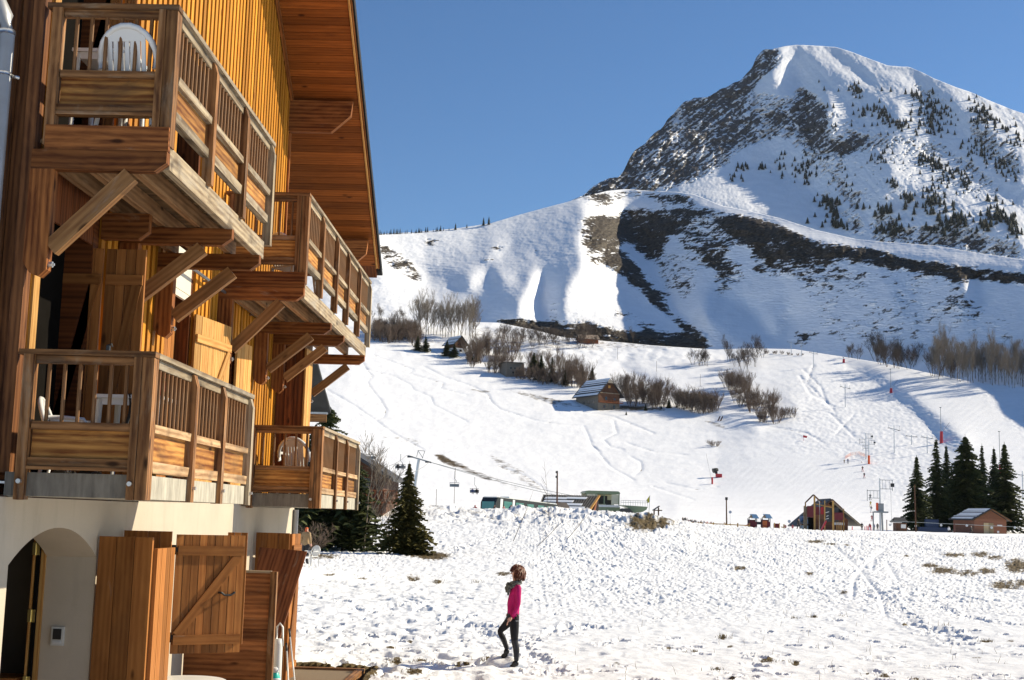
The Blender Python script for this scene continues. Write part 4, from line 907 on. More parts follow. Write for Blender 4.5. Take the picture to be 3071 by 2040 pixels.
M_boot=plain('grey_boot_shell',(.06,.065,.075),.22,.1,6,0,.7)
# soot mark above the broad leaf
for i,(x,lb) in enumerate(((-4.02,'left'),(-3.80,'right'))):
    t=thing('ski_boot','grey ski boot standing on the nearer lower slab, %s one of the pair'%lb,'boot',(x,11.05,2.87),'pair of grey ski boots on the balcony')
    m=MB(); m.tube([(x,11.15,2.885),(x,11.06,2.90),(x,10.94,2.885)],[.06,.07,.045],12); m.tube([(x,11.13,2.89),(x,11.13,3.0),(x,11.15,3.16)],[.075,.065,.075],12); obj('shell',m,M_boot,t,True)
    m=MB(); m.box(x-.055,x+.055,10.93,11.2,2.866,2.885); obj('sole',m,M_black,t)
    m=MB(); m.tube([(x-.02,11.07,3.01),(x+.07,11.10,3.0)],.014,6); m.tube([(x-.02,11.05,2.95),(x+.075,11.08,2.95)],.014,6); obj('buckle',m,M_steel,t,True)
    m=MB(); m.tube([(x,11.15,3.15),(x,11.16,3.19)],[.072,.06],12); obj('cuff',m,M_white,t,True)
t=thing('yellow_bucket','yellow plastic bucket behind the corner post of the nearer lower balcony','bucket',(-3.42,11.42,2.87)); m=MB(); m.lathe([(.07,0),(.11,.2),(.115,.2),(.10,.185),(.07,.02)],18,(-3.42,11.42,2.87)); obj('pail',m,M_yel,t,True)
m=MB(); m.tube([(-3.53,11.42,3.06),(-3.50,11.40,3.0),(-3.42,11.34,2.97),(-3.34,11.40,3.0),(-3.31,11.42,3.06)],.006,5); obj('handle',m,M_steel,t,True)
# small camera-like clip on the rail
t=tag(obj('rail_clip',(lambda m:(m.box(-3.60,-3.575,10.66,10.70,3.887,3.93),m.tube([(-3.60,10.68,3.93),(-3.56,10.68,3.945),(-3.555,10.68,3.92)],.007,6),m)[-1])(MB()),M_black),'small black clip on the side rail of the nearer lower balcony','clip')
# privacy screen
sc=thing('privacy_screen','brown slatted privacy screen standing out from the wall behind the braced shutter','screen',(-3.7,16.5,0))
m=MB()
for i in range(13): m.box(-4.33,-3.28,16.48,16.51,.05+i*.137,.05+i*.137+.1368)
obj('slats',m,W_dark if 0 else wood('screen_wood',(.13,.045,.016),(.33,.13,.045),(.2,.17,.14),.15,.9),sc)
m=MB(); m.box(-3.29,-3.21,16.44,16.53,0,1.85); obj('post',m,W_rail,sc); m=MB(); m.box(-4.33,-3.285,16.455,16.525,1.83,1.86); obj('top_cap',m,W_grey,sc)
# plank leaning on the far leaf
pl=MB(); d=Vector((.24,.75,1.95)); 
pl.prism([(-4.12,19.05,.05),(-3.83,19.05,.05),(-3.42,19.75,2.02),(-4.14,19.75,2.06)],(.0,.03,-.012)); tag(obj('leaning_board',pl,wood('old_board',(.09,.028,.012),(.24,.085,.034),weather=.25,knots=.7)),'tapered dark stained board leaning against the far ground floor door leaf','board')
# jug, canister, ski poles
M_teal=plain('teal_plastic',(.02,.42,.36),.35,.05)
jx,jy=-3.47,18.0
t=thing('cooler_jug','teal drink jug with a white lid band beside the leaning board','jug',(jx,jy,.06)); m=MB(); m.lathe([(.075,0),(.082,.03),(.082,.30),(.05,.36),(.04,.40)],20,(jx,jy,.06)); obj('jug_body',m,M_teal,t,True); m=MB(); m.lathe([(.084,.24),(.086,.25),(.086,.30),(.084,.31)],20,(jx,jy,.06)); m.lathe([(.045,.38),(.05,.39),(.05,.43),(.03,.45)],16,(jx,jy,.06)); obj('lid',m,M_white,t,True)
t=thing('canister','tall white canister with a looped handle behind the teal jug','canister',(jx+.02,18.5,.06)); m=MB(); m.lathe([(.06,0),(.065,.02),(.06,.7),(.05,.78)],20,(jx-.07,18.5,.06)); obj('can_body',m,M_white,t,True); m=MB(); m.tube([(jx-.10,18.5,.80),(jx-.10,18.5,1.0),(jx-.06,18.5,1.05),(jx-.02,18.5,1.0),(jx-.01,18.5,.74)],.015,8); obj('handle',m,M_white,t,True)
for i,(a,b,lb) in enumerate((((-3.36,18.3,.98),(-3.10,17.7,.08),'longer'),((-3.40,18.35,.78),(-3.22,17.8,.08),'shorter'))):
    t=thing('ski_pole','%s of two white ski poles leaning by the far door leaf'%lb,'ski pole',b,'ski poles leaning by the wall'); m=MB(); m.tube([a,b],.011,8); obj('shaft',m,M_white,t,True)
    A_,B_=Vector(a),Vector(b); u=(B_-A_).normalized(); m=MB(); m.tube([A_-u*.02,A_+u*.11],.016,8); obj('grip',m,M_black,t,True); m=MB(); m.tube([B_-u*.09,B_-u*.08],.035,10); obj('basket',m,M_black,t,True)
# items in the hall
t=thing('plastic_sack','pale crumpled sack on the hall floor inside the arch','sack',(-5.15,12.0,0)); obj('sack_body',blob((-5.12,12.2,.32),(.18,.25,.36),14,.12,8),plain('pale_sack',(.50,.50,.56),.5,.15,7),t,True)
t=thing('hall_bench','brown wooden bench in the dark hall behind the arch','bench',(-5.4,13.2,0)); m=MB(); m.box(-6.2,-5.02,12.9,13.3,.78,.92); obj('seat',m,W_shut,t); 
for x in (-6.1,-5.12): m=MB(); m.box(x-.05,x+.05,12.95,13.25,0,.78); obj('leg',m,W_shut,t)
# terrace paving
m,nt,p=mat('brick_paving'); br=nt.nodes.new('ShaderNodeTexBrick'); lk(nt,mapping(nt,texco(nt),(5,5,5)),br.inputs[0]); br.inputs['Color1'].default_value=(.15,.105,.06,1); br.inputs['Color2'].default_value=(.20,.145,.085,1); br.inputs['Mortar'].default_value=(.16,.12,.08,1); br.inputs['Mortar Size'].default_value=.02
lk(nt,br.outputs[0],p.inputs['Base Color']); p.inputs['Roughness'].default_value=.85
m_=MB(); m_.box(-7,-2.78,5.,21.75,-.25,.05); struct(obj('terrace',m_,m))
m_=MB(); m_.box(-2.86,-2.74,5.,21.87,-.25,.085); m_.box(-5,-2.862,21.75,21.87,-.25,.085); struct(obj('terrace_kerb',m_,W_rail))
# ================================================================ VEGETATION
def bark(name,c): return plain(name,c,.85,.25,14,0,.1)
M_bark=bark('conifer_bark',(.075,.055,.040)); M_twig=bark('bare_twigs',(.19,.14,.105)); M_twig2=bark('pale_twigs',(.27,.225,.175)); M_alder=bark('dark_twigs',(.115,.09,.074))
def foliage(name,a,b):
    m,nt,p=mat(name); t=attr(nt,'tint'); n_=noise(nt,texco(nt),3,3)
    f=mth(nt,'ADD',mth(nt,'MULTIPLY',t,.65),mth(nt,'MULTIPLY',n_,.35)); lk(nt,ramp(nt,f,[(.2,a),(.8,b)]),p.inputs['Base Color'])
    p.inputs['Roughness'].default_value=.7; p.inputs['Specular IOR Level'].default_value=.15; return m
M_needle=foliage('spruce_needles',(.020,.030,.013),(.098,.112,.040)); M_needle2=foliage('warm_spruce_needles',(.028,.030,.009),(.115,.098,.026)); M_fir=foliage('far_fir_needles',(.022,.032,.030),(.050,.064,.052))
def conifer(name,H,Rb,seed,whorls=30,per=9,mtl=None,bare=.10,droop=.35,shape=.9,gap=0,dens=1.):
    """prototype at the origin: trunk + crown of drooping needle sprays"""
    rr=random.Random(seed); root=bpy.data.objects.new(name,None); COL.objects.link(root); ROOT[root.name]=Vector((0,0,0))
    t=MB(); n=8; t.tube([(math.sin(i*1.3+seed)*.02*H/10,math.cos(i*1.7)*.02*H/10,H*i/n) for i in range(n+1)],[max(.012*H*.08,.014*H*(1-i/n)+.002*H*.1) for i in range(n+1)],7); obj('trunk',t,M_bark,root)
    c=MB(); 
    for wi in range(whorls):
        f=min(.995,max(0,(wi+rr.uniform(-1.3,1.3))/whorls)); z=H*(bare+(1-bare)*max(0,f)*.985); L0=Rb*(1-max(0,f))**shape*(1 if f>.08 else .75)+.006*H
        for b in range(per):
            az=rr.random()*2*PI; fb=min(.99,max(0,f+rr.uniform(-1.6,1.6)/whorls)); z=H*(bare+(1-bare)*fb*.985); L0=Rb*(1-fb)**shape*(1 if fb>.08 else .75)+.006*H; L=L0*rr.uniform(.38,1.15); 
            if rr.random()<gap: L*=.45
            steps=max(3,int(6*dens)); prev=None; up=rr.uniform(-.05,.18)+.3*f
            d=Vector((math.cos(az),math.sin(az),0)); sd=Vector((-d.y,d.x,0)); tint=rr.random()
            for k in range(steps):
                u=(k+.6)/steps; p=d*(L*u)+Vector((0,0,z+L*(up*u-droop*u*u)))
                wd=(.20*L+.012*H)*(1-.65*u)+.012*H; ln=L/steps*1.5
                for sg in (-1,1):
                    q=p+sd*sg*wd*rr.uniform(.6,1.1)+d*ln*rr.uniform(.3,.9)+Vector((0,0,-wd*rr.uniform(.25,.95)))
                    e=p+d*ln*.9+Vector((0,0,-.02*L)); g=p+Vector((0,0,-wd*rr.uniform(.1,.5)))
                    c.face([p,e,q,g] if sg>0 else [p,g,q,e],[(0,0)]*4,min(1,max(0,tint*.7+rr.uniform(0,.3))))
    c.tube([(0,0,H*.93),(0,0,H*1.01)],[.006*H,.001*H],4)
    obj('crown',c,mtl or M_needle,root); return root
def bare_tree(name,H,spread,seed,stems=1,depth=5,mtl=None,thick=.018,kids=(3,4),upw=.55,lean=.0,minr=.012,first=.3,twigw=1.):
    rr=random.Random(seed); root=bpy.data.objects.new(name,None); COL.objects.link(root); ROOT[root.name]=Vector((0,0,0))
    T=MB(); Cn=MB()
    def grow(p,d,L,r,lv,mb):
        n=3; pts=[p]; R_=[r]; q=p.copy(); dd=d.copy()
        for i in range(n):
            dd=(dd+Vector((rr.uniform(-1,1),rr.uniform(-1,1),rr.uniform(-.4,1)*upw))*.16).normalized(); q=q+dd*(L/n); pts.append(q.copy()); R_.append(max(minr*.6,r*(1-.5*(i+1)/n)))
        mb.tube(pts,R_,4 if lv<2 else 3,cap=False,tint=rr.random())
        if lv>=depth: return
        k=rr.randint(*kids)
        for j in range(k):
            u=rr.uniform(first if lv==0 else .35,1.); ii=min(n-1,int(u*n)); fp=pts[ii]+(pts[ii+1]-pts[ii])*(u*n-ii)
            a=rr.uniform(0,2*PI); side=Vector((math.cos(a),math.sin(a),0)); nd_=(dd*rr.uniform(.5,.9)+side*spread*rr.uniform(.5,1.1)+Vector((0,0,upw*.5))).normalized()
            grow(fp,nd_,L*rr.uniform(.42,.68),max(minr,r*.5),lv+1,Cn)
    for s_ in range(stems):
        a=rr.uniform(0,2*PI); d0=Vector((math.cos(a)*(.35 if stems>1 else .06)+lean,math.sin(a)*(.35 if stems>1 else .06),1)).normalized()
        grow(Vector((math.cos(a)*.045*stems**.5 if stems>1 else 0,math.sin(a)*.045*stems**.5 if stems>1 else 0,-.1)),d0,H*rr.uniform(.48,.62),H*thick*(.6 if stems>1 else 1),0,T)
    obj('trunk',T,mtl or M_twig,root); obj('crown',Cn,mtl or M_twig,root); return root
def use(proto,loc,rz,sc,label,cat,group=None,first=set()):
    if proto.name not in first: first.add(proto.name); o=proto; o.location=loc; o.rotation_euler=(0,0,rz); o.scale=(sc,sc,sc) if not hasattr(sc,'__len__') else sc
    else: o=dup(proto,loc,rz,sc)
    o['label']=label; o['category']=cat
    if group: o['group']=group
    elif 'group' in o: del o['group']
    return o
def px_h(loc,px):                        # metres covered by a number of photo pixels at a place
    return (Vector(loc)-Vector((0,0,ZC))).length*px/F_
# --- near spruces left of the middle
pA=conifer('spruce_tree',1,.36,1,52,15,M_needle2,.05,.48,1.0,.10,1.0); 
def ftree(proto,px,pb,pt,label,cat,group=None,wf=1.,dist=None,rz=None,z=None):
    L=fat(px,pb) if dist is None else G(px,pb,dist); h=px_h(L,pb-pt); return use(proto,(L.x,L.y,L.z-.05),random.random()*6 if rz is None else rz,(h*wf,h*wf,h),label,cat,group)
ftree(pA,1218,1663,1388,'full spruce with warm olive tips standing alone on the snow edge','tree',wf=.92)
pB=conifer('spruce_tree',1,.34,2,44,14,M_needle,.08,.55,.75,.2,1.0); ftree(pB,1030,1650,1330,'dark drooping spruce behind the farther lower balcony, nearest the pale lone spruce','tree',wf=1.25)
pB2=conifer('spruce_tree',1,.36,3,44,14,M_needle,.1,.55,.75,.2,1.); ftree(pB2,965,1648,1215,'tall dark spruce whose tip shows over the farther lower balcony rail','tree',wf=1.0)
pD=bare_tree('bare_tree',1,.75,11,1,4,M_alder,.012,(4,6),.5,0,.0016,.3); ftree(pD,1112,1640,1330,'thin bare tree with two crooked stems between the spruces','tree')
pE=bare_tree('bare_tree',1,.6,12,1,4,M_twig2,.010,(4,5),.6,.05,.0015,.35); ftree(pE,1090,1655,1300,'slender bare sapling left of the lone spruce','tree'); ftree(pE,1160,1660,1480,'small bare sapling touching the lone spruce','tree')
pF=bare_tree('bare_shrub',1,.8,13,5,3,M_twig,.018,(4,6),.4,0,.003,.2); ftree(pF,925,1672,1545,'reddish bare bush beside the far standing person','shrub',wf=1.1)
# --- spruces on the right
pr=[conifer('spruce_tree',1,.22,21+i,54,11,M_needle,.04,.50,1.02,.20,.85) for i in range(3)]; pbig=conifer('spruce_tree',1,.31,29,62,16,M_needle,.06,.42,.80,.05,.85)
RT=[(pr[0],2752,1598,1378,1.13,322,'leftmost of the dark spruces behind the small hut'),(pr[1],2812,1588,1328,0.99,330,'narrow tall spruce second from the left in the row of spruces'),(pr[2],2842,1586,1348,.85,345,'thin spruce squeezed behind the broad one'),(pbig,2900,1590,1322,1.05,335,'broadest and densest spruce of the group by the brick red cabin'),
 (pr[1],2950,1578,1348,.85,352,'slim spruce right behind the broad one'),(pr[2],2986,1588,1358,0.88,345,'spruce between the slim one and the last one above the cabin'),(pr[0],3018,1592,1346,1.26,338,'rightmost spruce, full to the ground beside the brick red cabin')]
for p_,x,yb,yt,wf,d,lb in RT: ftree(p_,x,yb,yt,lb,'tree','spruces by the cabin',wf,d)
for x,yb,yt,d,lb in ((3056,1622,1606,150,'tiny young spruce at the right edge of the field'),): ftree(pr[0],x,yb,yt,lb,'tree',None,1.2,d)
# --- mid slope conifers
for i,(x,yb,yt,wf,lb) in enumerate(((1252,1052,1005,1.7,'small dark pine left of the white based chalet'),(1276,1056,1008,1.8,'dark pine touching the left of the white based chalet'),(1340,1068,1020,1.9,'dark round pine in front of the white based chalet'),(1362,1072,1030,2.,'dark pine at the right front corner of the white based chalet'),(1410,1080,1040,1.7,'twin dark pine right of the white based chalet, upper'),(1428,1086,1045,1.6,'twin dark pine right of the white based chalet, lower'),
   (1600,1130,1055,1.6,'dark spruce right behind the stone barn'),(1622,1140,1062,1.5,'dark spruce second right of the stone barn'),(1655,1145,1068,1.2,'pointed dark spruce right of the stone barn'),(1694,1156,1108,1.5,'small bushy spruce alone below the brown thicket'),(1745,1145,1090,1.3,'dark spruce behind the snow roofed farmhouse'),(1775,1150,1100,1.6,'dark spruce touching the farmhouse roof'),
   (1936,1232,1210,1.3,'tiny dark spruce on the farmhouse lawn'),(1983,1226,1214,1.5,'smallest round spruce on the farmhouse lawn'),(2006,1224,1192,1.3,'young pointed spruce at the end of the farmhouse lawn'),(2030,1222,1208,1.4,'little spruce against the brown bushes'),(1878,1245,1232,1.3,'stub of a young spruce in the snow below the farmhouse'))):
    L=A.at(x,yb); h=px_h(L,yb-yt); use(pr[i%3] if wf<1.6 else pA if 0 else pr[i%3],(L.x,L.y,L.z-.1),random.random()*6,(h*wf,h*wf,h),lb,'tree')
# --- bare trees and thickets on the slope
tall=[bare_tree('bare_tree',1,.55,31+i,1,4,M_twig2,.010,(5,6),.62,0,.0009,.34) for i in range(3)]
bush=[bare_tree('bare_shrub',1,.55,41+i,10,3,M_twig,.014,(5,7),.7,0,.0017,.10) for i in range(3)]
rnd=[bare_tree('bare_tree',1,.75,51+i,2,4,M_alder,.018,(4,6),.5,0,.0013,.25) for i in range(2)]
def at_slope(x,y):
    top=np.interp(x,*zip(*topA))
    return A.at(x,max(y,top+2)) if y>top+1 else B.at(x,y)
def scatter(protos,n,poly_x,base,hpx,label,cat,group,wf=1.,seed=1,jit=6):
    rr=random.Random(seed)
    for i in range(n):
        x=poly_x[0]+(poly_x[1]-poly_x[0])*(i+rr.random())/n; yb=np.interp(x,*zip(*base))+rr.uniform(-jit,jit); h=rr.uniform(*hpx); L=at_slope(x,yb); hh=px_h(L,h)
        use(protos[i%len(protos)],(L.x,L.y,L.z-.15),rr.random()*6,(hh*wf,hh*wf,hh),label,cat,group)
scatter(tall,24,(1245,1430),[(1245,1000),(1330,1008),(1430,1015)],(95,150),'tall bare poplar in the grove above the white based chalet','tree','bare poplars above the upper chalet',.9,1,10)
scatter(bush,26,(1112,1255),[(1110,1008),(1255,1028)],(40,75),'brown bare bush on the slope left of the poplar grove','shrub','brown bushes left of the poplars',.9,2,14)
scatter(rnd,8,(1110,1240),[(1110,960),(1240,985)],(35,60),'dark bare tree scattered high left of the poplar grove','tree','dark bare trees high on the slope',.8,3,12)
scatter(rnd,26,(1500,1800),[(1535,1030),(1650,1040),(1760,1030)],(45,80),'rounded dark bare tree in the thicket under the hill foot','tree','rounded bare trees under the hill foot',.9,4,14)
scatter(bush,40,(1400,1760),[(1400,1075),(1500,1095),(1600,1120),(1760,1150)],(26,95),'brown bare bush in the thicket between stone barn and farmhouse','shrub','brown thicket bushes along the hedge',.9,5,30)
scatter(tall,7,(1480,1720),[(1480,1090),(1720,1150)],(70,105),'thin pale bare tree rising from the brown thicket','tree','pale trees in the thicket',.6,6,12)
scatter(bush,18,(1860,2000),[(1860,1190),(1940,1215),(2000,1215)],(30,95),'brown bare bush right of the farmhouse','shrub','brown bushes right of the farmhouse',.85,7,20)
scatter(rnd,4,(1850,1900),[(1850,1190),(1900,1200)],(70,95),'gnarled bare orchard tree beside the farmhouse','tree','orchard trees beside the farmhouse',.8,8,5)
scatter(bush,13,(2030,2150),[(2030,1222),(2090,1235),(2150,1240)],(60,80),'dense brown bush in the clump at the lawn end','shrub','brown bush clump at the lawn end',.9,9,6)
scatter(rnd,5,(2075,2130),[(2075,1095),(2130,1100)],(55,72),'small bare tree alone on the bright snow field','tree','bare trees on the bright field',.8,10,4)
scatter(rnd,13,(2185,2290),[(2185,1080),(2240,1100),(2290,1060)],(55,95),'dark bare alder at the head of the gully','tree','alders at the gully head',.7,11,20)
scatter(bush,30,(2180,2330),[(2180,1150),(2230,1200),(2290,1240),(2330,1240)],(28,85),'dark bare bush filling the gully','shrub','bushes filling the gully',.8,12,34)
scatter(bush,3,(2340,2380),[(2340,1255),(2380,1255)],(35,45),'small bare bush right of the gully','shrub','bushes right of the gully',.8,13,3)
scatter(rnd,3,(2540,2580),[(2540,1072),(2580,1078)],(45,58),'bare willow like tree on the slope crest','tree','bare trees on the slope crest',.9,14,4)
scatter(rnd,18,(2620,2735),[(2620,1078),(2680,1100),(2735,1105)],(60,115),'bare tree in the dark clump on the slope crest','tree','dark tree clump on the slope crest',.75,15,6)
scatter(tall,64,(2795,3075),[(2795,1128),(2900,1140),(3075,1160)],(95,165),'tall bare tree in the wood at the right edge','tree','bare wood at the right edge',.62,16,9)
scatter(rnd,7,(2795,2880),[(2795,1125),(2880,1135)],(60,100),'low bare tree at the left end of the right hand wood','tree','low trees of the right hand wood',.8,17,5)
scatter(bush,1,(2142,2146),[(2140,1340),(2150,1340)],(24,26),'single round dark bush alone on the snow slope','shrub',None,1.9,18,0)
scatter(rnd,7,(1720,1930),[(1720,1020),(1790,1022),(1930,1030)],(45,66),'bare tree beside the low barn under the hill foot','tree','bare trees by the low barn',.75,19,5)
scatter(bush,9,(2280,2420),[(2280,1060),(2420,1068)],(8,14),'little dark shrub along the crest path','shrub','little shrubs along the crest',1.,20,2)
# --- skyline firs on the hill
fir=[]
for i in range(3):
    c=MB(); rr=random.Random(70+i); n=9
    root=bpy.data.objects.new('fir_tree',None); COL.objects.link(root); ROOT[root.name]=Vector((0,0,0))
    for t_ in range(9):
        z=.06+.90*t_/9; r=.22*(1-t_/9)**.8+.02; zb=z-.05
        apex=(0,0,min(1,z+.20))
        for k in range(n):
            a0=2*PI*k/n+t_; r1=r*rr.uniform(.65,1.15); a1=a0+2*PI/n*.95; am=(a0+a1)/2
            c.face([apex,(r*.45*math.cos(a0),r*.45*math.sin(a0),zb+.06),(r1*math.cos(am),r1*math.sin(am),zb-.03),(r*.45*math.cos(a1),r*.45*math.sin(a1),zb+.06)],[(0,0)]*4,rr.random())
    c_o=obj('crown',c,M_fir,root); t=MB(); t.tube([(0,0,-.05),(0,0,.3)],[.022,.015],5); obj('trunk',t,M_bark,root); fir.append(root)
def firs(pts,label,group,layer,h,wf=1.,seed=0):
    rr=random.Random(seed)
    for i,(x,y) in enumerate(pts):
        L=layer.at(x,y); hh=px_h(L,rr.uniform(*h)); use(fir[i%3],(L.x,L.y,L.z-.06*hh),rr.random()*6,(hh*wf*rr.uniform(.85,1.3),hh*wf*rr.uniform(.85,1.3),hh),label,'tree',group)
rr=random.Random(5)
pts=[(1121+i*5.6+rr.uniform(-2,2),np.interp(1121+i*5.6,*zip(*ridgeB))+3) for i in range(42)]
firs([p for p in pts if rr.random()<.78],'small dark fir on the snowy skyline left of the hill','firs along the skyline',B,(9,20),1.,1)
for x,h,lb in ((1366,22,'dark fir on the skyline, left of the close pair'),(1400,14,'lone small fir between the skyline firs'),(1450,27,'left fir of the close pair on the skyline'),(1466,27,'right fir of the close pair on the skyline')):
    L=B.at(x,np.interp(x,*zip(*ridgeB))+3); hh=px_h(L,h); use(fir[1],(L.x,L.y,L.z-.5),x,(hh*1.3,hh*1.3,hh),lb,'tree')
# --- firs on the peak (c coordinates)
cl=[(1500,300,12,26,26),(1630,430,14,30,40),(1880,400,30,55,60),(1900,470,22,50,40),(1710,480,14,40,24),(1800,330,8,40,20),(2130,410,22,30,45),(2190,460,14,30,30),(1230,710,24,50,55),(1100,690,8,25,40),(900,700,6,30,14),(1010,700,4,18,14),(1860,660,14,40,22),(1920,690,10,30,18),(1680,790,8,18,20),(1760,860,12,38,26),(1900,880,26,50,60),(1990,740,22,50,36),(2060,790,8,22,26),(1640,930,10,30,34),(1690,1010,14,40,34),(1950,1010,16,60,28),(2220,950,14,40,30),(2300,1000,10,24,40),(2100,600,12,40,34),(2180,640,12,40,30),(2240,690,10,36,24),(2290,740,8,40,20),(1370,900,16,36,60),(1420,1000,8,30,18),(2030,970,10,50,24),(2160,1000,4,16,20),(1540,410,10,46,30),(2330,560,8,30,26),(2280,500,6,30,20),(1620,660,8,40,22),(880,760,5,30,18)]
rr=random.Random(9); pts=[]
for x,y,n,sx,sy in cl:
    for k in range(int(n*2.1)):
        X,Y=rr.gauss(x,sx*.75),rr.gauss(y,sy*.75); px_,py_=1700+.5807*X,100+.5807*Y
        if px_<3110 and py_<np.interp(px_,*zip(*ridgeB))-1 and py_>np.interp(px_,*zip(*ridgeC))+2: pts.append((px_,py_))
for k in range(190):
    X=rr.uniform(1200,2361); Y=rr.uniform(250+.12*max(0,X-1400),1050); px_,py_=1700+.5807*X,100+.5807*Y
    if py_<np.interp(px_,*zip(*ridgeB))-1 and py_>np.interp(px_,*zip(*ridgeC))+8: pts.append((px_,py_))
pts.sort(key=lambda p:p[1])
print('peak firs',len(pts)); firs(pts[-300:],'dark fir in the open clusters on the snowy flank of the peak','firs on the flank of the peak',C,(12,28),1.75,2)
rest=pts[:-300]
if rest:
    src=[o for o in fir[0].children if o.name.startswith('crown')][0].data; n=len(src.vertices); co=np.zeros(n*3,np.float32); src.vertices.foreach_get('co',co); co=co.reshape(-1,3); V=[];Fc=[]
    for k,(x,y) in enumerate(rest):
        L=C.at(x,y); hh=px_h(L,rr.uniform(8,19)); V.append(co*np.array([hh*1.6,hh*1.6,hh])+np.array(L)); Fc+=[tuple(i+k*n for i in p.vertices) for p in src.polygons]
    me=bpy.data.meshes.new('distant_firs'); me.from_pydata(np.concatenate(V).tolist(),[],Fc); me.materials.append(M_fir); o=bpy.data.objects.new('distant_firs',me); COL.objects.link(o); tag(o,'scattered far firs high on the flank of the peak','trees'); o['kind']='stuff'
# --- dry stalks and tufts in the field (uncountable grass)
M_dry=foliage('dry_grass_blades',(.10,.07,.03),(.32,.24,.11)); g=MB(); rr=random.Random(33)
def blade(p,d,L,w_):
    q=p+d*L*.6; e=p+d*L+Vector((rr.uniform(-.2,.2)*L,0,-.08*L)); s=Vector((w_,0,0)); g.face([p-s,p+s,q+s*.7,q-s*.7],[(0,0)]*4,rr.random()); g.face([q-s*.7,q+s*.7,e],[(0,0)]*3,rr.random())
for x,y,n,h in ((2170,1912,26,.16),(2007,1948,26,.16),(2300,1986,26,.10),(2380,1990,22,.14),(1180,1950,14,.10),(1245,2018,26,.09),(1190,1990,24,.13),(1375,2003,16,.08),(2150,2010,12,.08),(2650,2026,14,.07),(2745,2036,12,.08),(1235,1740,20,.2),(1310,1748,20,.2),(1430,1748,20,.18),(2440,1854,20,.12),(2960,1928,30,.12),(1260,1988,18,.1),(990,1728,14,.12),(2385,1855,14,.1),(2520,1850,12,.1),(2080,1956,12,.09),(2840,1876,10,.14),(1465,1995,20,.1)):
    L=fat(x,y)
    for k in range(n): blade(L+Vector((rr.gauss(0,.09),rr.gauss(0,.09),-.02)),Vector((rr.gauss(0,.35),rr.gauss(0,.3),1)).normalized(),h*rr.uniform(.4,1.2),.006)
for k in range(80):
    x=rr.uniform(1650,3060); y=rr.uniform(1840,2050) if rr.random()<.85 else rr.uniform(1800,1850); L=fat(x,y); blade(L+Vector((0,0,-.02)),Vector((rr.gauss(0,.22),rr.gauss(0,.2),1)).normalized(),rr.uniform(.08,.26),.004)
o=obj('dry_grass',g,M_dry); tag(o,'dry grass stalks and tufts poking through the snow field','grass'); o['kind']='stuff'
# thin bare saplings on the snow bank
for x,yb,xt,yt,lb in ((1648,1580,1632,1385,'tall thin bare sapling on the snow bank in front of the lift station'),(1700,1620,1765,1540,'leaning thin bare sapling right of the tall one on the bank'),(1612,1640,1690,1560,'thin twig sapling leaning over the footprints'),(1540,1625,1600,1470,'faint bare sapling left of the tall one on the bank')):
    L=fat(x,yb); U=G(xt,yt,math.hypot(L.x,L.y)); m=MB(); m.tube([L,L.lerp(U,.5)+Vector((.05,0,0)),U],[.022,.015,.006],5)
    r2=random.Random(x)
    for k in range(9):
        f=r2.uniform(.3,.95); p=L.lerp(U,f); ln=(U-L).length*.28*(1.1-f); m.tube([p,p+Vector((r2.choice((-1,1))*ln*.6,0,ln))],[.010,.004],3)
    tag(obj('bare_sapling',m,M_alder),lb,'sapling')
# ================================================================ BUILDINGS AND LIFT EQUIPMENT
def rot2(x,y,a): return (x*math.cos(a)-y*math.sin(a),x*math.sin(a)+y*math.cos(a))
class Loc:
    """writes local boxes (rotated about a base point) into mesh builders"""
    def __init__(s,base,rz,tilt=0): s.M=Matrix.Translation(Vector(base))@Matrix.Rotation(rz,4,'Z')@Matrix.Rotation(tilt,4,'Y')
    def p(s,x,y,z): return s.M@Vector((x,y,z))
    def box(s,mb,x0,x1,y0,y1,z0,z1,m=0):
        R=s.M.to_3x3(); mb.obox(s.p((x0+x1)/2,(y0+y1)/2,(z0+z1)/2),R@Vector(((x1-x0)/2,0,0)),R@Vector((0,(y1-y0)/2,0)),R@Vector((0,0,(z1-z0)/2)),m)
    def prism(s,mb,P,off,m=0): mb.prism([s.p(*q) for q in P],s.M.to_3x3()@Vector(off),m)
    def tube(s,mb,P,r,n=8): mb.tube([s.p(*q) for q in P],r,n)
M_stone=concrete('rubble_stone',(.23,.20,.16),(.09,.078,.062)); M_old=wood('old_chalet_wood',(.065,.032,.020),(.17,.085,.050),knots=0,weather=.2); M_red_wood=wood('reddish_wood',(.16,.05,.02),(.30,.11,.05),knots=0)
M_roofsnow=plain('roof_snow',(.83,.85,.88),.7,.03,1); M_slate=plain('dark_slate',(.05,.05,.052),.6,.2,3); M_glass=plain('dark_glass',(.02,.025,.03),.12,.05,3,0,.6)
M_whitewash=plain('whitewash',(.74,.73,.70),.9,.06,2); M_brown=wood('cabin_wood',(.17,.07,.04),(.27,.125,.075),knots=0); M_shed=wood('light_door_wood',(.42,.30,.16),(.55,.42,.25),knots=0)
M_grey=W_grey; M_rust=plain('rusty_tin',(.30,.23,.17),.6,.2,.6)
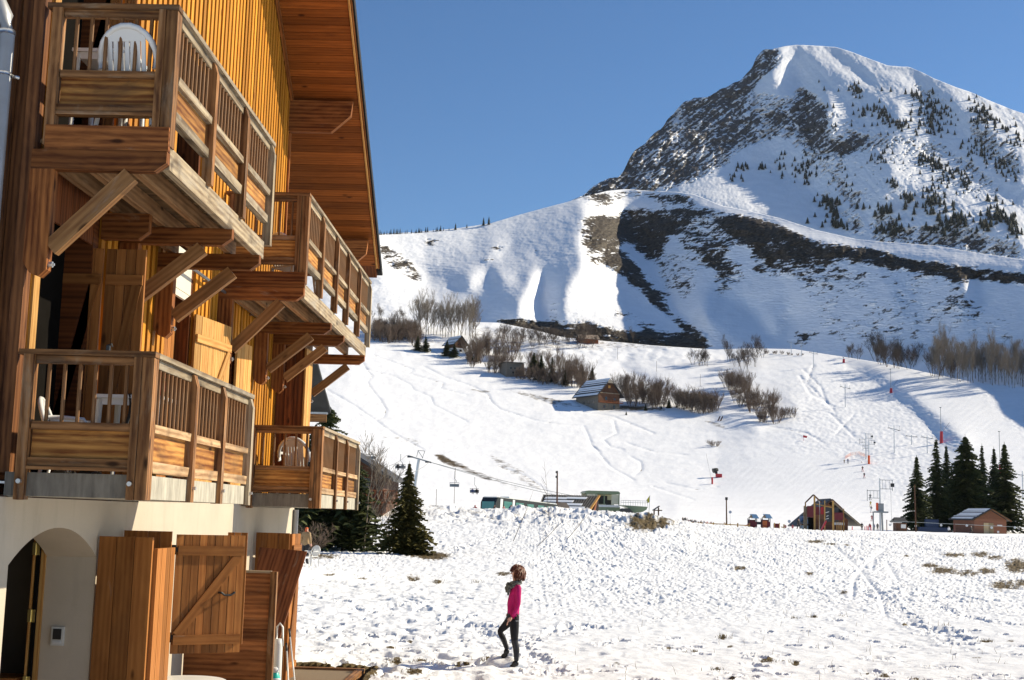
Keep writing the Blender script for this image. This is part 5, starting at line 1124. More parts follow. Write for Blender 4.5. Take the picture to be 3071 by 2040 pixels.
def gable_house(name,label,base,th,W,L,H,rise,wall,roof,oh=.8,snow=None,plinth=None,ph=0,cat='house',wins=(),gab=None,balc=None,hip=0,door=None,tilt_snow=.1):
    """ridge along local Y, front gable at local y=0 facing -Y; base is the middle of the front wall"""
    t=thing(name,label,cat,base); Q=Loc(base,th)
    def O(n_,m,mt,par=None): return obj(n_,m,mt,par or t)
    m=MB(); Q.box(m,-W/2,W/2,0,L,-3,H) ; w_=O('wall',m,wall)
    m=MB(); Q.prism(m,[(-W/2,0,H),(W/2,0,H),(0,0,H+rise)],(0,L,0)); O('gable',m,gab or wall)
    if plinth is not None: m=MB(); Q.box(m,-W/2-.06,W/2+.06,-.06,L+.06,-3.1,ph); O('plinth',m,plinth)
    k=rise/(W/2); thk=.28
    rf=None
    for s in (-1,1):
        xe=s*(W/2+oh); ze=H-oh*k; m=MB()
        if hip: P=[(0,-oh+1.4,H+rise+.05),(s*W*.16,-oh,H+rise-k*W*.16+.05),(xe,-oh,ze+.05),(xe,L+oh,ze+.05),(0,L+oh,H+rise+.05)]
        else: P=[(0,-oh,H+rise+.05),(xe,-oh,ze+.05),(xe,L+oh,ze+.05),(0,L+oh,H+rise+.05)]
        Q.prism(m,P,(0,0,thk)); rf=O('roof',m,roof)
        if snow==s or snow==2:
            m=MB(); n=7
            for i in range(n):
                a=i/n+.0; b=(i+1)/n-.035*(1+(i%3)); z=lambda f:H+rise+.05+thk+.03+(ze-H-rise)*f
                y0=-oh+.3+.5*random.random(); y1=L+oh-.2-.8*random.random()
                Q.prism(m,[(xe*a,y0,z(a)),(xe*b,y0,z(b)),(xe*b,y1,z(b)),(xe*a,y1,z(a))],(0,0,tilt_snow))
            O('roof_snow',m,M_roofsnow,rf)
    if hip: m=MB(); m.face([Q.p(0,-oh+1.4,H+rise+.06+thk),Q.p(-W*.16,-oh-.02,H+rise-k*W*.16+.06),Q.p(W*.16,-oh-.02,H+rise-k*W*.16+.06)]); O('hip',m,roof)
    for (x,z,ww,hh) in wins:
        m=MB(); Q.box(m,x-ww/2,x+ww/2,-.10,.03,z-hh/2,z+hh/2); f=O('window',m,M_red_wood); m=MB(); Q.box(m,x-ww/2+.1,x+ww/2-.1,-.12,-.10,z-hh/2+.1,z+hh/2-.1); O('pane',m,M_glass,f)
    if balc:
        z=balc; m=MB(); Q.box(m,-W/2,W/2+1.2,-1.2,-.05,z-.12,z); Q.box(m,W/2+.05,W/2+1.2,-.05,3,z-.12,z); b=O('balcony',m,M_red_wood)
        m=MB(); Q.box(m,-W/2,W/2+1.2,-1.2,-1.14,z+.85,z+.95); Q.box(m,-W/2,W/2+1.2,-1.19,-1.15,z+.12,z+.2)
        for i in range(26): x=-W/2+(W+1.2)*i/25; Q.box(m,x-.06,x+.06,-1.19,-1.15,z,z+.9)
        O('railing',m,M_red_wood,b)
    if door: x,ww,hh=door; m=MB(); Q.box(m,x-ww/2,x+ww/2,-.09,.02,-.05,hh); O('door',m,M_old)
    return t,Q,O
# farmhouse, upper chalet, barns
b=A.at(1826,1229); 
t,Q,O=gable_house('farmhouse','old timber farmhouse with a stone side wall, snow on its roof and a red balcony','%s'and b,math.radians(32),11.6,18,7.4,6.6,M_old,M_slate,1.5,-1,M_stone,2.9,'house',[(3.0,4.9,1.2,1.3),(-2.6,1.3,1.2,1.3),(2.8,1.3,1.3,1.8),(-1.7,4.9,1.5,2.)],None,3.2,1,None)
m=MB(); Q.box(m,-5.9,-5.81,.3,18,-3,7.4); O('side_wall',m,M_stone); m=MB(); Q.box(m,-.6,.6,-.12,-.02,9.8,11.); O('hatch',m,plain('ochre_board',(.55,.27,.06),.7)); m=MB(); Q.box(m,-6,6,-.25,-.05,7.3,7.65); O('gable_beam',m,M_grey)
for k in range(3): m=MB(); Q.box(m,-5.98,-5.89,3+k*4,4.1+k*4,2.8,4.); O('window',m,M_glass)
b=A.at(1381,1059); t,Q,O=gable_house('upper_chalet','brown chalet with a white plastered base and snowy roof below the poplar grove','%s'and b,math.radians(38),7.6,10,5.2,3.9,M_old,M_slate,1.1,-1,M_whitewash,2.6,'house',[(-1.5,4.4,1,1.1),(1.5,4.4,1,1.1),(0,1.3,1.6,1.2)])
m=MB(); Q.box(m,-3.88,-3.80,0,10,2.6,5.2); O('side_boarding',m,M_old)
b=A.at(1545,1130); t=thing('stone_barn','roofless looking grey stone barn with a flat tin roof edge on the slope','barn',b); Q=Loc(b,math.radians(24))
m=MB(); Q.box(m,-4.9,4.7,0,9,-4,6.9); obj('wall',m,M_stone,t); m=MB(); Q.prism(m,[(-5.5,-.8,6.92),(5.3,-.8,7.25),(5.3,-.8,7.40),(-5.5,-.8,7.07)],(0,10.6,0)); obj('roof',m,M_slate,t)
for x,z in ((-2.4,4.2),(-.2,4.2),(2.4,4.3),(-1.2,2.0),(2.3,1.6),(.6,2.2)): m=MB(); Q.box(m,x-.35,x+.35,-.08,.02,z-.45,z+.45); obj('window',m,M_glass,t)
b=B.at(1790,1026) if 1026<np.interp(1790,*zip(*topA)) else A.at(1790,1028)
t,Q,O=gable_house('low_barn','long low barn with a rusty tin roof among bare trees at the hill foot','%s'and b,math.radians(90+12),7,11,1.6,2.4,M_red_wood,M_rust,.7,None,None,0,'barn')
# neighbour roof close behind the chalet
p0=G(992,1240,45.5); p1=onX(944,1066,p0.x); t=thing('neighbour_house','neighbouring house showing only a dark standing seam roof and wooden eave behind the chalet','house',(p0.x-5,p0.y,0))
d=(p1-p0); n_=Vector((0,-d.z,d.y)).normalized(); 
if n_.z<0: n_=-n_
m=MB(); m.prism([p0,p0+d,p0+d+Vector((-14,0,0)),p0+Vector((-14,0,0))],n_*.12); rf=obj('roof',m,M_roofm,t)
m=MB()
for i in range(24): q=p0+Vector((-.06-.42*i,0,0))+n_*.13; m.beam(q,q+d,.05,.09,up=n_)
for i in range(24):
    for s_ in (.12,.42,.7): q=p0+Vector((-.1-.42*i,0,0))+d*(s_+.13*(i%2))+n_*.13; m.beam(q,q+Vector((-.34,0,0)),.04,.04,up=n_)
obj('seam',m,M_roofm,rf)
m=MB(); m.beam(p0+Vector((-.15,.06,-.16)),p0+Vector((-14,.06,-.16)),.05,.30); obj('fascia',m,W_rail,t); m=MB(); m.beam(p0+Vector((-.1,-.03,.0)),p0+Vector((-14,-.03,.0)),.09,.07); obj('gutter',m,M_steel,t)
m=MB(); m.box(p0.x-14,onY(866,1600,p0.y+9).x,p0.y+.7,p0.y+9,-.5,p0.z-.1); obj('wall',m,M_whitewash,t)
# brown chalet half hidden behind the spruces
c=G(1012,1540,108); ap=G(1012,1345,108); ev=G(1184,1452,108); wr=G(1150,1500,108); Wd=2*(wr.x-c.x)
k=(ap.z-ev.z)/(ev.x-ap.x); rs=k*Wd/2
t,Q,O=gable_house('brown_chalet','dark brown chalet half hidden by the spruces, its roof edge sloping down to the right','%s'and Vector((c.x,c.y,1.0)),0,Wd,12,ap.z-rs-1.0,rs,M_old,M_slate,ev.x-wr.x,None,None,0,'house',[(Wd*.30,4.0,1,1.2),(Wd*.12,1.6,1,1.2)],None,2.6)
# bus
bp=G(1484,1556,160); t=thing('bus','long dark bus with green tinted windows behind the snow bank','bus',(bp.x,bp.y,1.95)); 
Q=Loc((bp.x,bp.y,2.02),math.radians(50),math.radians(2.8)); M_busd=plain('bus_black',(.018,.02,.02),.25,.05,2,0,.5); M_tint=plain('green_tinted_glass',(.06,.20,.18),.10,.05,2,0,.6); M_buslight=plain('bus_white',(.72,.74,.72),.35,.03)
m=MB(); Q.prism(m,[(0.12,0,.35),(12,0,.35),(12,0,3.0),(.35,0,3.05),(0,0,2.4),(0,0,.9)],(0,2.5,0)); bd=obj('body',m,M_busd,t)
m=MB(); Q.box(m,.3,12,.15,2.35,3.02,3.12); Q.box(m,3,5.5,.5,2,3.12,3.32); obj('roof',m,M_buslight,t)
for a,b_ in ((1.5,3.0),(3.7,5.2),(5.9,7.2),(8.0,9.2),(9.8,11.2)): m=MB(); Q.box(m,a,b_,-.03,.0,1.25,2.65); obj('window',m,M_tint,t)
m=MB(); Q.box(m,-.03,.0,.25,2.25,1.3,2.5); obj('windscreen',m,M_tint,t); m=MB(); Q.box(m,.8,1.25,-.035,.0,.5,2.9); Q.box(m,3.1,3.5,-.035,0,.5,2.95); obj('door_pillar',m,M_buslight,t)
for x in (2.2,9.6):
    for y in (.05,2.2): m=MB(); Q.tube(m,[(x,y,.45),(x,y+.28,.45)],.48,16); obj('wheel',m,M_black,t)
# tiled station hut
hb=G(1690,1556,200); t=thing('station_hut','wooden lift hut with a dark tiled roof streaked with snow and an orange gable edge','hut',(hb.x,hb.y,1.9)); Q=Loc((hb.x,hb.y,1.9),math.radians(-6))
def zp(y,d): return ZC+(horizon(1700)-y)/3900*d-1.9
zr_,ze_=zp(1489,203),zp(1541,199); m=MB(); Q.box(m,-3.6,4.3,.3,6,-.5,ze_+.5); obj('wall',m,M_red_wood,t)
m=MB(); Q.prism(m,[(-4.1,-.6,ze_),(3.4,-.6,ze_),(5.0,3.2,zr_),(-3.5,3.2,zr_)],(0,.12,.14)); rf=obj('roof',m,M_slate,t); m=MB(); Q.prism(m,[(-3.5,3.2,zr_),(5.0,3.2,zr_),(5.0,7,ze_),(-4.1,7,ze_)],(0,.12,.14)); obj('roof',m,M_slate,t)
m=MB()
for i in range(22): x0=-4.0+i*.35; Q.tube(m,[(x0,-.6,ze_+.16),(x0+(.6+1.0*i/21),3.2,zr_+.17)],.06,5)
obj('tile_ridges',m,M_slate,rf)
for a,b_,f in ((-3.3,1.2,.55),(-3.6,2.6,.38),(0,3.2,.75),(-3.2,.2,.72),(-2.4,3.0,.2)): m=MB(); y=-.6+3.8*f; z=ze_+(zr_-ze_)*f+.24; Q.prism(m,[(a,y,z),(b_,y,z),(b_+.2,y+.38,z+.26),(a+.3,y+.34,z+.24)],(0,0,.08)); obj('snow_streak',m,M_roofsnow,rf)
m=MB(); Q.prism(m,[(3.5,-.7,ze_-.05),(3.78,-.7,ze_-.05),(5.35,3.2,zr_+.05),(5.05,3.2,zr_+.05)],(0,.05,.22)); obj('verge_board',m,W_lit,t); m=MB(); Q.prism(m,[(4.35,.6,ze_+.4),(4.35,5.8,ze_+.4),(4.9,3.2,zr_-.2)],(.12,0,0)); obj('gable',m,M_red_wood,t)
# small kiosk with a blue board in front of it
kb=G(1682,1545,180); t=thing('ticket_kiosk','tiny thatched looking kiosk with a blue board beside the bus','kiosk',(kb.x,kb.y,1.9)); Q=Loc((kb.x,kb.y,1.9),0); zt=ZC+(horizon(1682)-1508)/3900*180-1.9
m=MB(); Q.box(m,-.9,.9,0,1.6,-.3,zt-.5); obj('wall',m,W_lit,t); m=MB(); Q.prism(m,[(-1.25,-.3,zt-.75),(1.25,-.3,zt-.75),(.75,-.3,zt-.05),(0,-.3,zt+.05),(-.75,-.3,zt-.1)],(0,2.2,0)); obj('roof',m,M_rust,t); m=MB(); Q.box(m,-1.1,.5,-.42,-.36,zt-1.5,zt-.85); obj('blue_board',m,plain('blue_board',(.05,.18,.55),.5,.05),t)
# chairlift drive station
sb=G(1806,1556,232); t=thing('lift_station','green rounded chairlift station with cream glazing on dark pillars','lift station',(sb.x,sb.y,1.9)); Q=Loc((sb.x,sb.y,0),math.radians(6)); M_grn=plain('sage_green_metal',(.20,.25,.15),.4,.05,2,.1); M_cream=plain('cream_panel',(.62,.58,.42),.45,.05); s=232/3900.
def zq(y): return ZC+(horizon(1806)-y)*s
W2=53*s
m=MB(); Q.prism(m,[(-W2,0,zq(1521)),(W2,0,zq(1521)),(W2,0,zq(1532)),(-W2*.9,0,zq(1532))][::-1],(0,6,0)); obj('base_beam',m,M_grn,t); m=MB(); Q.box(m,-W2*.98,W2*.98,-.06,0,zq(1521.5),zq(1515)); obj('pale_band',m,M_whitewash,t)
m=MB(); n=8; pr_=[(-W2,zq(1515))]+[(-W2+(1-math.cos(a))*.7,zq(1481)+math.sin(a)*(zq(1474)-zq(1481))) for a in np.linspace(0,PI/2,6)]+[(W2-(1-math.cos(a))*.5,zq(1481)+math.sin(a)*(zq(1474)-zq(1481))) for a in np.linspace(PI/2,0,6)]
top=[(x,0,z) for x,z in pr_[1:]]+[(W2-.25,0,zq(1483)),(-W2+.35,0,zq(1483))]; Q.prism(m,top[::-1],(0,6,0)); obj('roof',m,M_grn,t)
m=MB(); Q.box(m,-W2+.15,W2-.15,5.5,5.6,zq(1515),zq(1482)); obj('back_glazing',m,M_cream,t)
for x0,x1 in ((-W2+.15,-W2+1.3),(-W2+1.3,-.9),(W2-1.6,W2-.15)): m=MB(); Q.box(m,x0+.05,x1-.05,.02,.06,zq(1513),zq(1484)); obj('glazing',m,plain('cream_glazing',(.58,.54,.40),.15,.05,2,0,.5),t)
m=MB(); Q.box(m,-.7,1.1,1.5,3.5,zq(1512),zq(1488)); Q.box(m,1.1,1.8,1.5,3,zq(1514),zq(1500)); obj('drive_motor',m,M_black,t); m=MB(); Q.tube(m,[(-2.6,2,zq(1505)),(-2.6,2.3,zq(1505))],.7,16); Q.tube(m,[(-1.3,2,zq(1505)),(-1.3,2.3,zq(1505))],.6,16); obj('bull_wheel',m,M_black,t)
for x in (-W2+.3,-1.2,.3,W2-.2): m=MB(); Q.box(m,x-.09,x+.09,-.03,.05,zq(1515),zq(1482)); obj('mullion',m,M_grn,t)
for x in (-.2,2.4): m=MB(); Q.box(m,x-.4,x+.4,2,3.2,1.5,zq(1532)); obj('pillar',m,M_black,t)
pb=G(1905,1560,228); t=thing('lift_platform','boat shaped green platform with a railing beside the lift station','platform',(pb.x,pb.y,1.9)); Q=Loc((pb.x,pb.y,0),math.radians(4)); s=228/3900.; zz=lambda y:ZC+(horizon(1905)-y)*s
hull=[((x-1905)*s,0,zz(y)) for x,y in ((1862,1517),(1942,1520),(1938,1529),(1926,1536),(1905,1539),(1895,1536),(1888,1528),(1880,1523))]; m=MB(); Q.prism(m,hull[::-1],(0,4,0)); obj('hull',m,M_grn,t)
m=MB()
for i in range(12): x=(1862+i*7.2-1905)*s; Q.tube(m,[(x,.05,zz(1519)),(x,.05,zz(1503))],.035,5)
for y in (1503,1509): Q.tube(m,[((1862-1905)*s,.05,zz(y)),((1942-1905)*s,.05,zz(y))],.035,5)
obj('railing',m,M_steel,t); m=MB(); Q.prism(m,[((1850-1905)*s,-1.5,zz(1545)),((1862-1905)*s,-1.5,zz(1527)),((1884-1905)*s,-1.5,zz(1526)),((1902-1905)*s,-1.5,zz(1545))][::-1],(0,2,0)); obj('stair_roof',m,M_slate,t)
m=MB(); Q.box(m,-.6,.6,1.5,2.6,1.3,zz(1538)); obj('pillar',m,M_black,t)
fb=G(1944,1560,230); s=230/3900.; t=thing('flag','yellow and green flag drooping on a pole at the platform end','flag',(fb.x,fb.y,1.9)); z=lambda y:ZC+(horizon(1944)-y)*s; m=MB(); m.tube([(fb.x,fb.y,1.5),(fb.x+.25,fb.y,z(1487))],.05,6); obj('pole',m,M_steel,t); m=MB(); m.prism([(fb.x+.18,fb.y,z(1489)),(fb.x-.35,fb.y,z(1502)),(fb.x-.25,fb.y,z(1511)),(fb.x+.15,fb.y,z(1508))],(0,.05,0)); obj('cloth',m,plain('yellow_cloth',(.45,.40,.04),.7),t)
ib=G(1972,1548,165); s=165/3900.; t=thing('info_shelter','small open shelter with a tilted roof on the snow bank','shelter',(ib.x,ib.y,2)); z=lambda y:ZC+(horizon(1972)-y)*s; m=MB(); X=lambda x:ib.x+(x-1972)*s
m.prism([(X(1958),ib.y,z(1531)),(X(1960),ib.y,z(1533)),(X(1980),ib.y,z(1519)),(X(1977),ib.y,z(1518))],(0,1.2,0)); obj('roof',m,M_slate,t)
for x in (1962.5,1975.5): m=MB(); m.box(X(x)-.08,X(x)+.08,ib.y+.3,ib.y+.45,1.5,z(1531 if x<1970 else 1523)); obj('post',m,M_old,t)
m=MB(); m.box(X(1963),X(1986),ib.y+.2,ib.y+.8,z(1533),z(1530)); obj('table',m,M_old,t)
# ---------------- playground
M_play=wood('play_wood',(.36,.20,.06),(.55,.34,.12),knots=0); M_maroon=plain('maroon_panel',(.13,.012,.018),.5,.05); M_pblue=plain('blue_roof',(.16,.30,.48),.5,.08,2); M_pgrey=plain('dark_grey_panel',(.045,.05,.058),.5,.05); M_pred=plain('red_plastic',(.50,.03,.04),.4,.05)
def pscene(px,py,d): 
    b=G(px,py,d); s=d/3900.
    return b,s,(lambda x:b.x+(x-px)*s),(lambda y:b.z+(py-y)*s)
def tower(px,label,colr,d=205):
    b,s,X,Z=pscene(px,1587,d); t=thing('play_tower',label,'play tower',(b.x,b.y,b.z),'small roofed play towers')
    w_=11*s
    for sx in (-1,1):
        for y in (0,1.2): m=MB(); m.box(b.x+sx*w_-.06,b.x+sx*w_+.06,b.y+y-.06,b.y+y+.06,b.z-.6,Z(1556)); obj('post',m,M_pgrey,t)
    m=MB(); m.box(b.x-w_,b.x+w_*.2,b.y-.08,b.y-.03,Z(1577),Z(1563)); obj('front_panel',m,colr,t); m=MB(); m.box(b.x-w_,b.x+w_,b.y+1.15,b.y+1.2,b.z-.4,Z(1560)); obj('back_panel',m,M_maroon,t); m=MB(); m.box(b.x-w_,b.x+w_*.2,b.y-.07,b.y-.02,b.z-.4,Z(1579)); obj('lower_panel',m,colr,t); m=MB(); m.box(b.x+w_*.25,b.x+w_,b.y-.07,b.y-.02,Z(1580),Z(1566)); obj('side_panel',m,M_maroon,t)
    m=MB(); m.prism([(b.x-w_-.2,b.y-.3,Z(1555)),(b.x-w_*.45,b.y-.3,Z(1545)),(b.x-w_*.1,b.y-.3,Z(1555))][::-1],(0,.05,0)); obj('gable',m,M_grey,t)
    m=MB(); m.prism([(b.x-w_*.45,b.y-.4,Z(1543.5)),(b.x+w_*.8,b.y-.4,Z(1544)),(b.x+w_+.35,b.y-.4,Z(1556)),(b.x-w_*.05,b.y-.4,Z(1556))][::-1],(0,1.9,.0)); obj('roof',m,M_pblue,t)
tower(2258,'left small play tower with a blue roof and maroon panels',M_maroon); tower(2298,'right small play tower with a blue roof and orange panel',plain('orange_panel',(.45,.12,.03),.5))
b,s,X,Z=pscene(2278,1587,206); m=MB(); m.box(X(2266),X(2290),b.y,b.y+.06,Z(1574),Z(1566)); tag(obj('play_bridge',m,M_pgrey),'dark net panel bridging the two small play towers','play bridge')
b,s,X,Z=pscene(2330,1588,205); t=thing('play_box','maroon play box at the end of the small towers','play box',(b.x,b.y,b.z)); m=MB(); m.box(X(2323),X(2337),b.y,b.y+.9,b.z-.5,Z(1571)); obj('panel',m,M_maroon,t); m=MB(); [m.box(X(x)-.06,X(x)+.06,b.y-.1,b.y-.02,b.z-.5,Z(1569)) for x in (2323,2337)]; obj('post',m,M_play,t)
b,s,X,Z=pscene(2238,1588,203); m=MB(); m.prism([(X(2246),b.y,Z(1570)),(X(2244),b.y,Z(1573)),(X(2230),b.y,Z(1587)),(X(2218),b.y,b.z-.3),(X(2228),b.y,Z(1584))],(0,.5,0)); tag(obj('slide',m,M_pred),'red slide left of the small play towers','slide')
# fence of the playground: posts with a rail
b,s,X,Z=pscene(2200,1580,200); t=thing('wooden_fence','low post and rail fence left of the play towers','fence',(b.x,b.y,b.z))
for x in (2092,2107,2141,2178,2212,2246,2347): m=MB(); m.box(X(x)-.09,X(x)+.09,b.y-.09,b.y+.09,b.z-1.5,Z(1569 if x>2120 else 1571)); obj('post',m,M_play,t)
for x0,x1,y0,y1 in ((2070,2246,1571,1575.5),(2338,2347,1577,1578)): m=MB(); m.beam((X(x0),b.y-.12,Z(y0)),(X(x1),b.y-.12,Z(y1)),.08,.14); obj('rail',m,M_play,t)
# big play tower and ski hut
b,s,X,Z=pscene(2490,1593,262); t=thing('ski_hut','dark wooden ski school hut with a steep overhanging roof behind the big play frame','hut',(b.x,b.y,b.z))
m=MB(); m.box(X(2425),X(2541),b.y,b.y+8,b.z-1.5,Z(1560)); m.prism([(X(2425),b.y,Z(1560)),(X(2541),b.y,Z(1560)),(X(2483),b.y,Z(1512))][::-1],(0,8,0)); obj('wall',m,M_brown,t)
for a,z0,z1 in (((2392,2484),1583,1503),((2572,2482),1577,1503)): m=MB(); m.prism([(X(a[0]),b.y-2.5,Z(z0)),(X(a[1]),b.y-2.5,Z(z1)),(X(a[1]),b.y-2.5,Z(z1-3)),(X(a[0])+(.25 if a[0]<2480 else -.05)*0,b.y-2.5,Z(z0-3))],(0,11,0)); obj('roof',m,M_slate,t)
m=MB(); m.beam((X(2571),b.y-2.55,Z(1577)),(X(2483),b.y-2.55,Z(1505)),.1,.25); obj('verge_board',m,M_grey,t); m=MB(); m.box(X(2496),X(2531),b.y-.1,b.y,Z(1575),Z(1568)); obj('sign_board',m,M_whitewash,t)
m=MB(); m.box(X(2402),X(2426),b.y-.1,b.y-.02,Z(1574),Z(1552)); obj('window',m,plain('blue_glass',(.12,.20,.35),.1,.05,2,0,.6),t); m=MB(); m.box(X(2402),X(2430),b.y-.1,b.y-.02,b.z-.5,Z(1579)); obj('pale_plinth',m,M_whitewash,t)
b,s,X,Z=pscene(2470,1592,195); t=thing('climbing_frame','large wooden climbing frame with two peaked roofs, maroon panels and a red slide','climbing frame',(b.x,b.y,b.z))
def bx_(n,x0,x1,y0,y1,mt,dy=0,th=.08): m=MB(); m.box(X(x0),X(x1),b.y+dy,b.y+dy+th,Z(y0) if y0<1592 else b.z-.6,Z(y1)); obj(n,m,mt,t)
for x,y1,w_,dy in ((2444.5,1494,2.4,0),(2425,1510,1.6,1.6),(2465,1510,1.2,1.6),(2474,1505,1.2,0),(2498,1506,2.6,0),(2528,1527,1.6,0),(2418,1522,1.4,.8)): bx_('post',x-w_,x+w_,1593,y1,M_play,dy,.16)
bx_('side_wall',2415,2424,1593,1524,M_grey,.2,.12); bx_('front_panel',2423,2441,1554,1522,M_maroon,-.05); bx_('doorway',2427,2442,1593,1555,M_dark,.3); bx_('dark_panel',2449,2462,1547,1524,M_maroon,.4); bx_('dark_panel',2464,2472,1545,1524,plain('bright_red_panel',(.38,.02,.03),.5),.4); bx_('climbing_wall',2476,2516,1566,1524,M_pgrey,.5); bx_('side_panel',2501,2527,1560,1539,M_maroon,-.05)
for a,c_,e,y0,yt in ((2423,2444.5,2467,1511,1489),(2481,2498,2527,1519,1501)):
    for q in ((a,c_),(c_,e)):
        m=MB(); z0=Z(y0 if q[0]==a else yt); z1=Z(yt if q[0]==a else (y0 if e<2500 else 1527)); m.beam((X(q[0]),b.y+.8,z0),(X(q[1]),b.y+.8,z1),.7,.12); obj('roof',m,M_old,t)
m=MB(); m.prism([(X(2456),b.y-.6,b.z-.3),(X(2472),b.y-.6,Z(1566)),(X(2476),b.y-.6,Z(1562)),(X(2476),b.y-.6,Z(1568)),(X(2460),b.y-.6,b.z-.3)],(0,.6,0)); obj('slide',m,M_pred,t); m=MB(); m.beam((X(2448),b.y-.1,Z(1516)),(X(2500),b.y-.1,Z(1526)),.08,.12); obj('rail',m,M_play,t); m=MB(); m.tube([(X(2457.5),b.y-.3,b.z-.4),(X(2457.5),b.y-.3,Z(1508)),(X(2457.5),b.y+.6,Z(1507))],.05,6); obj('fire_pole',m,M_steel,t)
for x in (2508,2514,2520): bx_('slat',x-.9,x+.9,1593,1566,M_play,-.1)
for x0,x1,y in ((2478,2488,1537),(2480,2486,1548),(2477,2487,1556)): m=MB(); m.beam((X(x0),b.y+.44,Z(y+3)),(X(x1),b.y+.44,Z(y)),.05,.1); obj('climbing_hold',m,M_whitewash,t)
# small kiosk, cabin, fence with discs
b,s,X,Z=pscene(2702,1595,305); t=thing('small_hut','small dark hut with a grey pitched roof left of the spruces','hut',(b.x,b.y,b.z)); m=MB(); m.box(X(2688),X(2719),b.y,b.y+2.4,b.z-1,Z(1570)); obj('wall',m,M_old,t); m=MB(); m.prism([(X(2681),b.y-.6,Z(1569)),(X(2722),b.y-.6,Z(1569)),(X(2715),b.y+1.2,Z(1557)),(X(2688),b.y+1.2,Z(1557))],(0,.1,.2)); m.prism([(X(2688),b.y+1.2,Z(1557)),(X(2715),b.y+1.2,Z(1557)),(X(2722),b.y+3,Z(1569)),(X(2681),b.y+3,Z(1569))],(0,.1,.2)); obj('roof',m,M_slate,t); m=MB(); m.box(X(2702),X(2716),b.y-.08,b.y-.01,Z(1585),Z(1574)); obj('counter_window',m,M_whitewash,t)
b=G(2971,1600,312); t,Q,O=gable_house('brick_red_cabin','brick red wooden cabin with pale double doors under the spruces at the right','%s'and b,math.radians(14),8.0,8.5,3.1,2.0,M_brown,M_slate,.75,-1,None,0,'cabin',tilt_snow=.08)
for s_ in (-1,1): m=MB(); Q.box(m,-.5+s_*.62-.6,-.5+s_*.62+.6,-.10,-.01,-.1,2.3); O('door',m,M_shed)
m=MB(); Q.box(m,1.7,2.9,-.08,-.01,1.65,1.95); O('sign_board',m,M_whitewash); m=MB(); Q.box(m,1.6,2.1,-.08,-.01,.15,.6); O('vent',m,M_whitewash)
for s_ in (-1,1): m=MB(); R_=Q; m.beam(Q.p(0,-.82,5.1+.2),Q.p(s_*4.8,-.82,2.75),.06,.24); O('verge_board',m,W_rail)
b,s,X,Z=pscene(2790,1592,318); m=MB(); m.box(X(2760),X(2840),b.y,b.y+1.6,b.z-1,Z(1582)); m.box(X(2778),X(2815),b.y+.3,b.y+1.4,Z(1582),Z(1560)); m.box(X(2786),X(2812),b.y+.25,b.y+.3,Z(1578),Z(1563),); tag(obj('snow_groomer',m,plain('dark_blue_paint',(.03,.05,.11),.4,.1)),'dark blue parked snow groomer in the shade of the spruces','groomer')
b,s,X,Z=pscene(2860,1586,300); t=thing('disc_fence','line of white discs on a rope between thin posts by the cabin','rope fence',(b.x,b.y,b.z))
for x,y0,y1 in ((2673,1597,1566),(2862,1607,1572)): m=MB(); m.tube([(X(x),b.y,Z(y0)-.4),(X(x),b.y,Z(y1))],.09,6); obj('post',m,plain('maroon_post',(.09,.02,.02),.6),t)
m=MB(); m.tube([(X(2673),b.y,Z(1569)),(X(2862),b.y,Z(1573)),(X(3071),b.y,Z(1577))],.03,4); obj('rope',m,plain('pale_rope',(.45,.50,.50),.7),t)
for x,y in ((2754,1581),(2825,1577),(2897,1576),(2682,1580),(2966,1580),(3031,1578)): m=MB(); m.tube([(X(x),b.y-.08,Z(y)),(X(x),b.y-.03,Z(y))],.27,14); obj('disc',m,M_white,t)
b,s,X,Z=pscene(2747,1597,296); m=MB(); m.tube([(X(2747),b.y,b.z-.5),(X(2745),b.y,Z(1462))],[.17,.12],8); tag(obj('wooden_pole',m,M_old),'tall brown wooden pole in front of the leftmost right hand spruce','pole')
for x,y,d,lb in ((2190,1536,215,'round grey sign disc floating beside the lower lamp post'),(2367,1564,210,'round grey sign disc left of the big climbing frame')):
    b,s,X,Z=pscene(x,y,d); t=thing('sign_disc',lb,'sign',(b.x,b.y,1.9)); m=MB(); m.tube([(b.x,b.y,b.z),(b.x,b.y+.05,b.z)],.24,16); obj('disc',m,plain('grey_disc',(.35,.40,.48),.5),t); m=MB(); m.tube([(b.x,b.y+.06,1.6),(b.x,b.y+.06,b.z)],.02,5); obj('post',m,M_white,t)
# ---------------- lamp posts
for x,yb,yt,d,lb in ((1671,1532,1410,176,'tall thin lamp post with two floodlights behind the bank'),(2180,1576,1494,205,'brown lamp post with one box lamp left of the play towers')):
    b,s,X,Z=pscene(x,yb,d); t=thing('lamp_post',lb,'lamp post',(b.x,b.y,b.z)); m=MB(); m.tube([(b.x,b.y,b.z-2),(b.x-.1,b.y,Z(yt+4))],[.13,.09],8); obj('pole',m,M_old,t)
    if x<2000:
        for yy in (1417,1431): m=MB(); m.box(X(x-7),X(x-1),b.y-.2,b.y+.2,Z(yy+4),Z(yy-2)); obj('lamp_head',m,M_black,t)
    else: m=MB(); m.box(X(x-5),X(x+1.5),b.y-.25,b.y+.25,Z(yt+8),Z(yt)); obj('lamp_head',m,M_black,t)
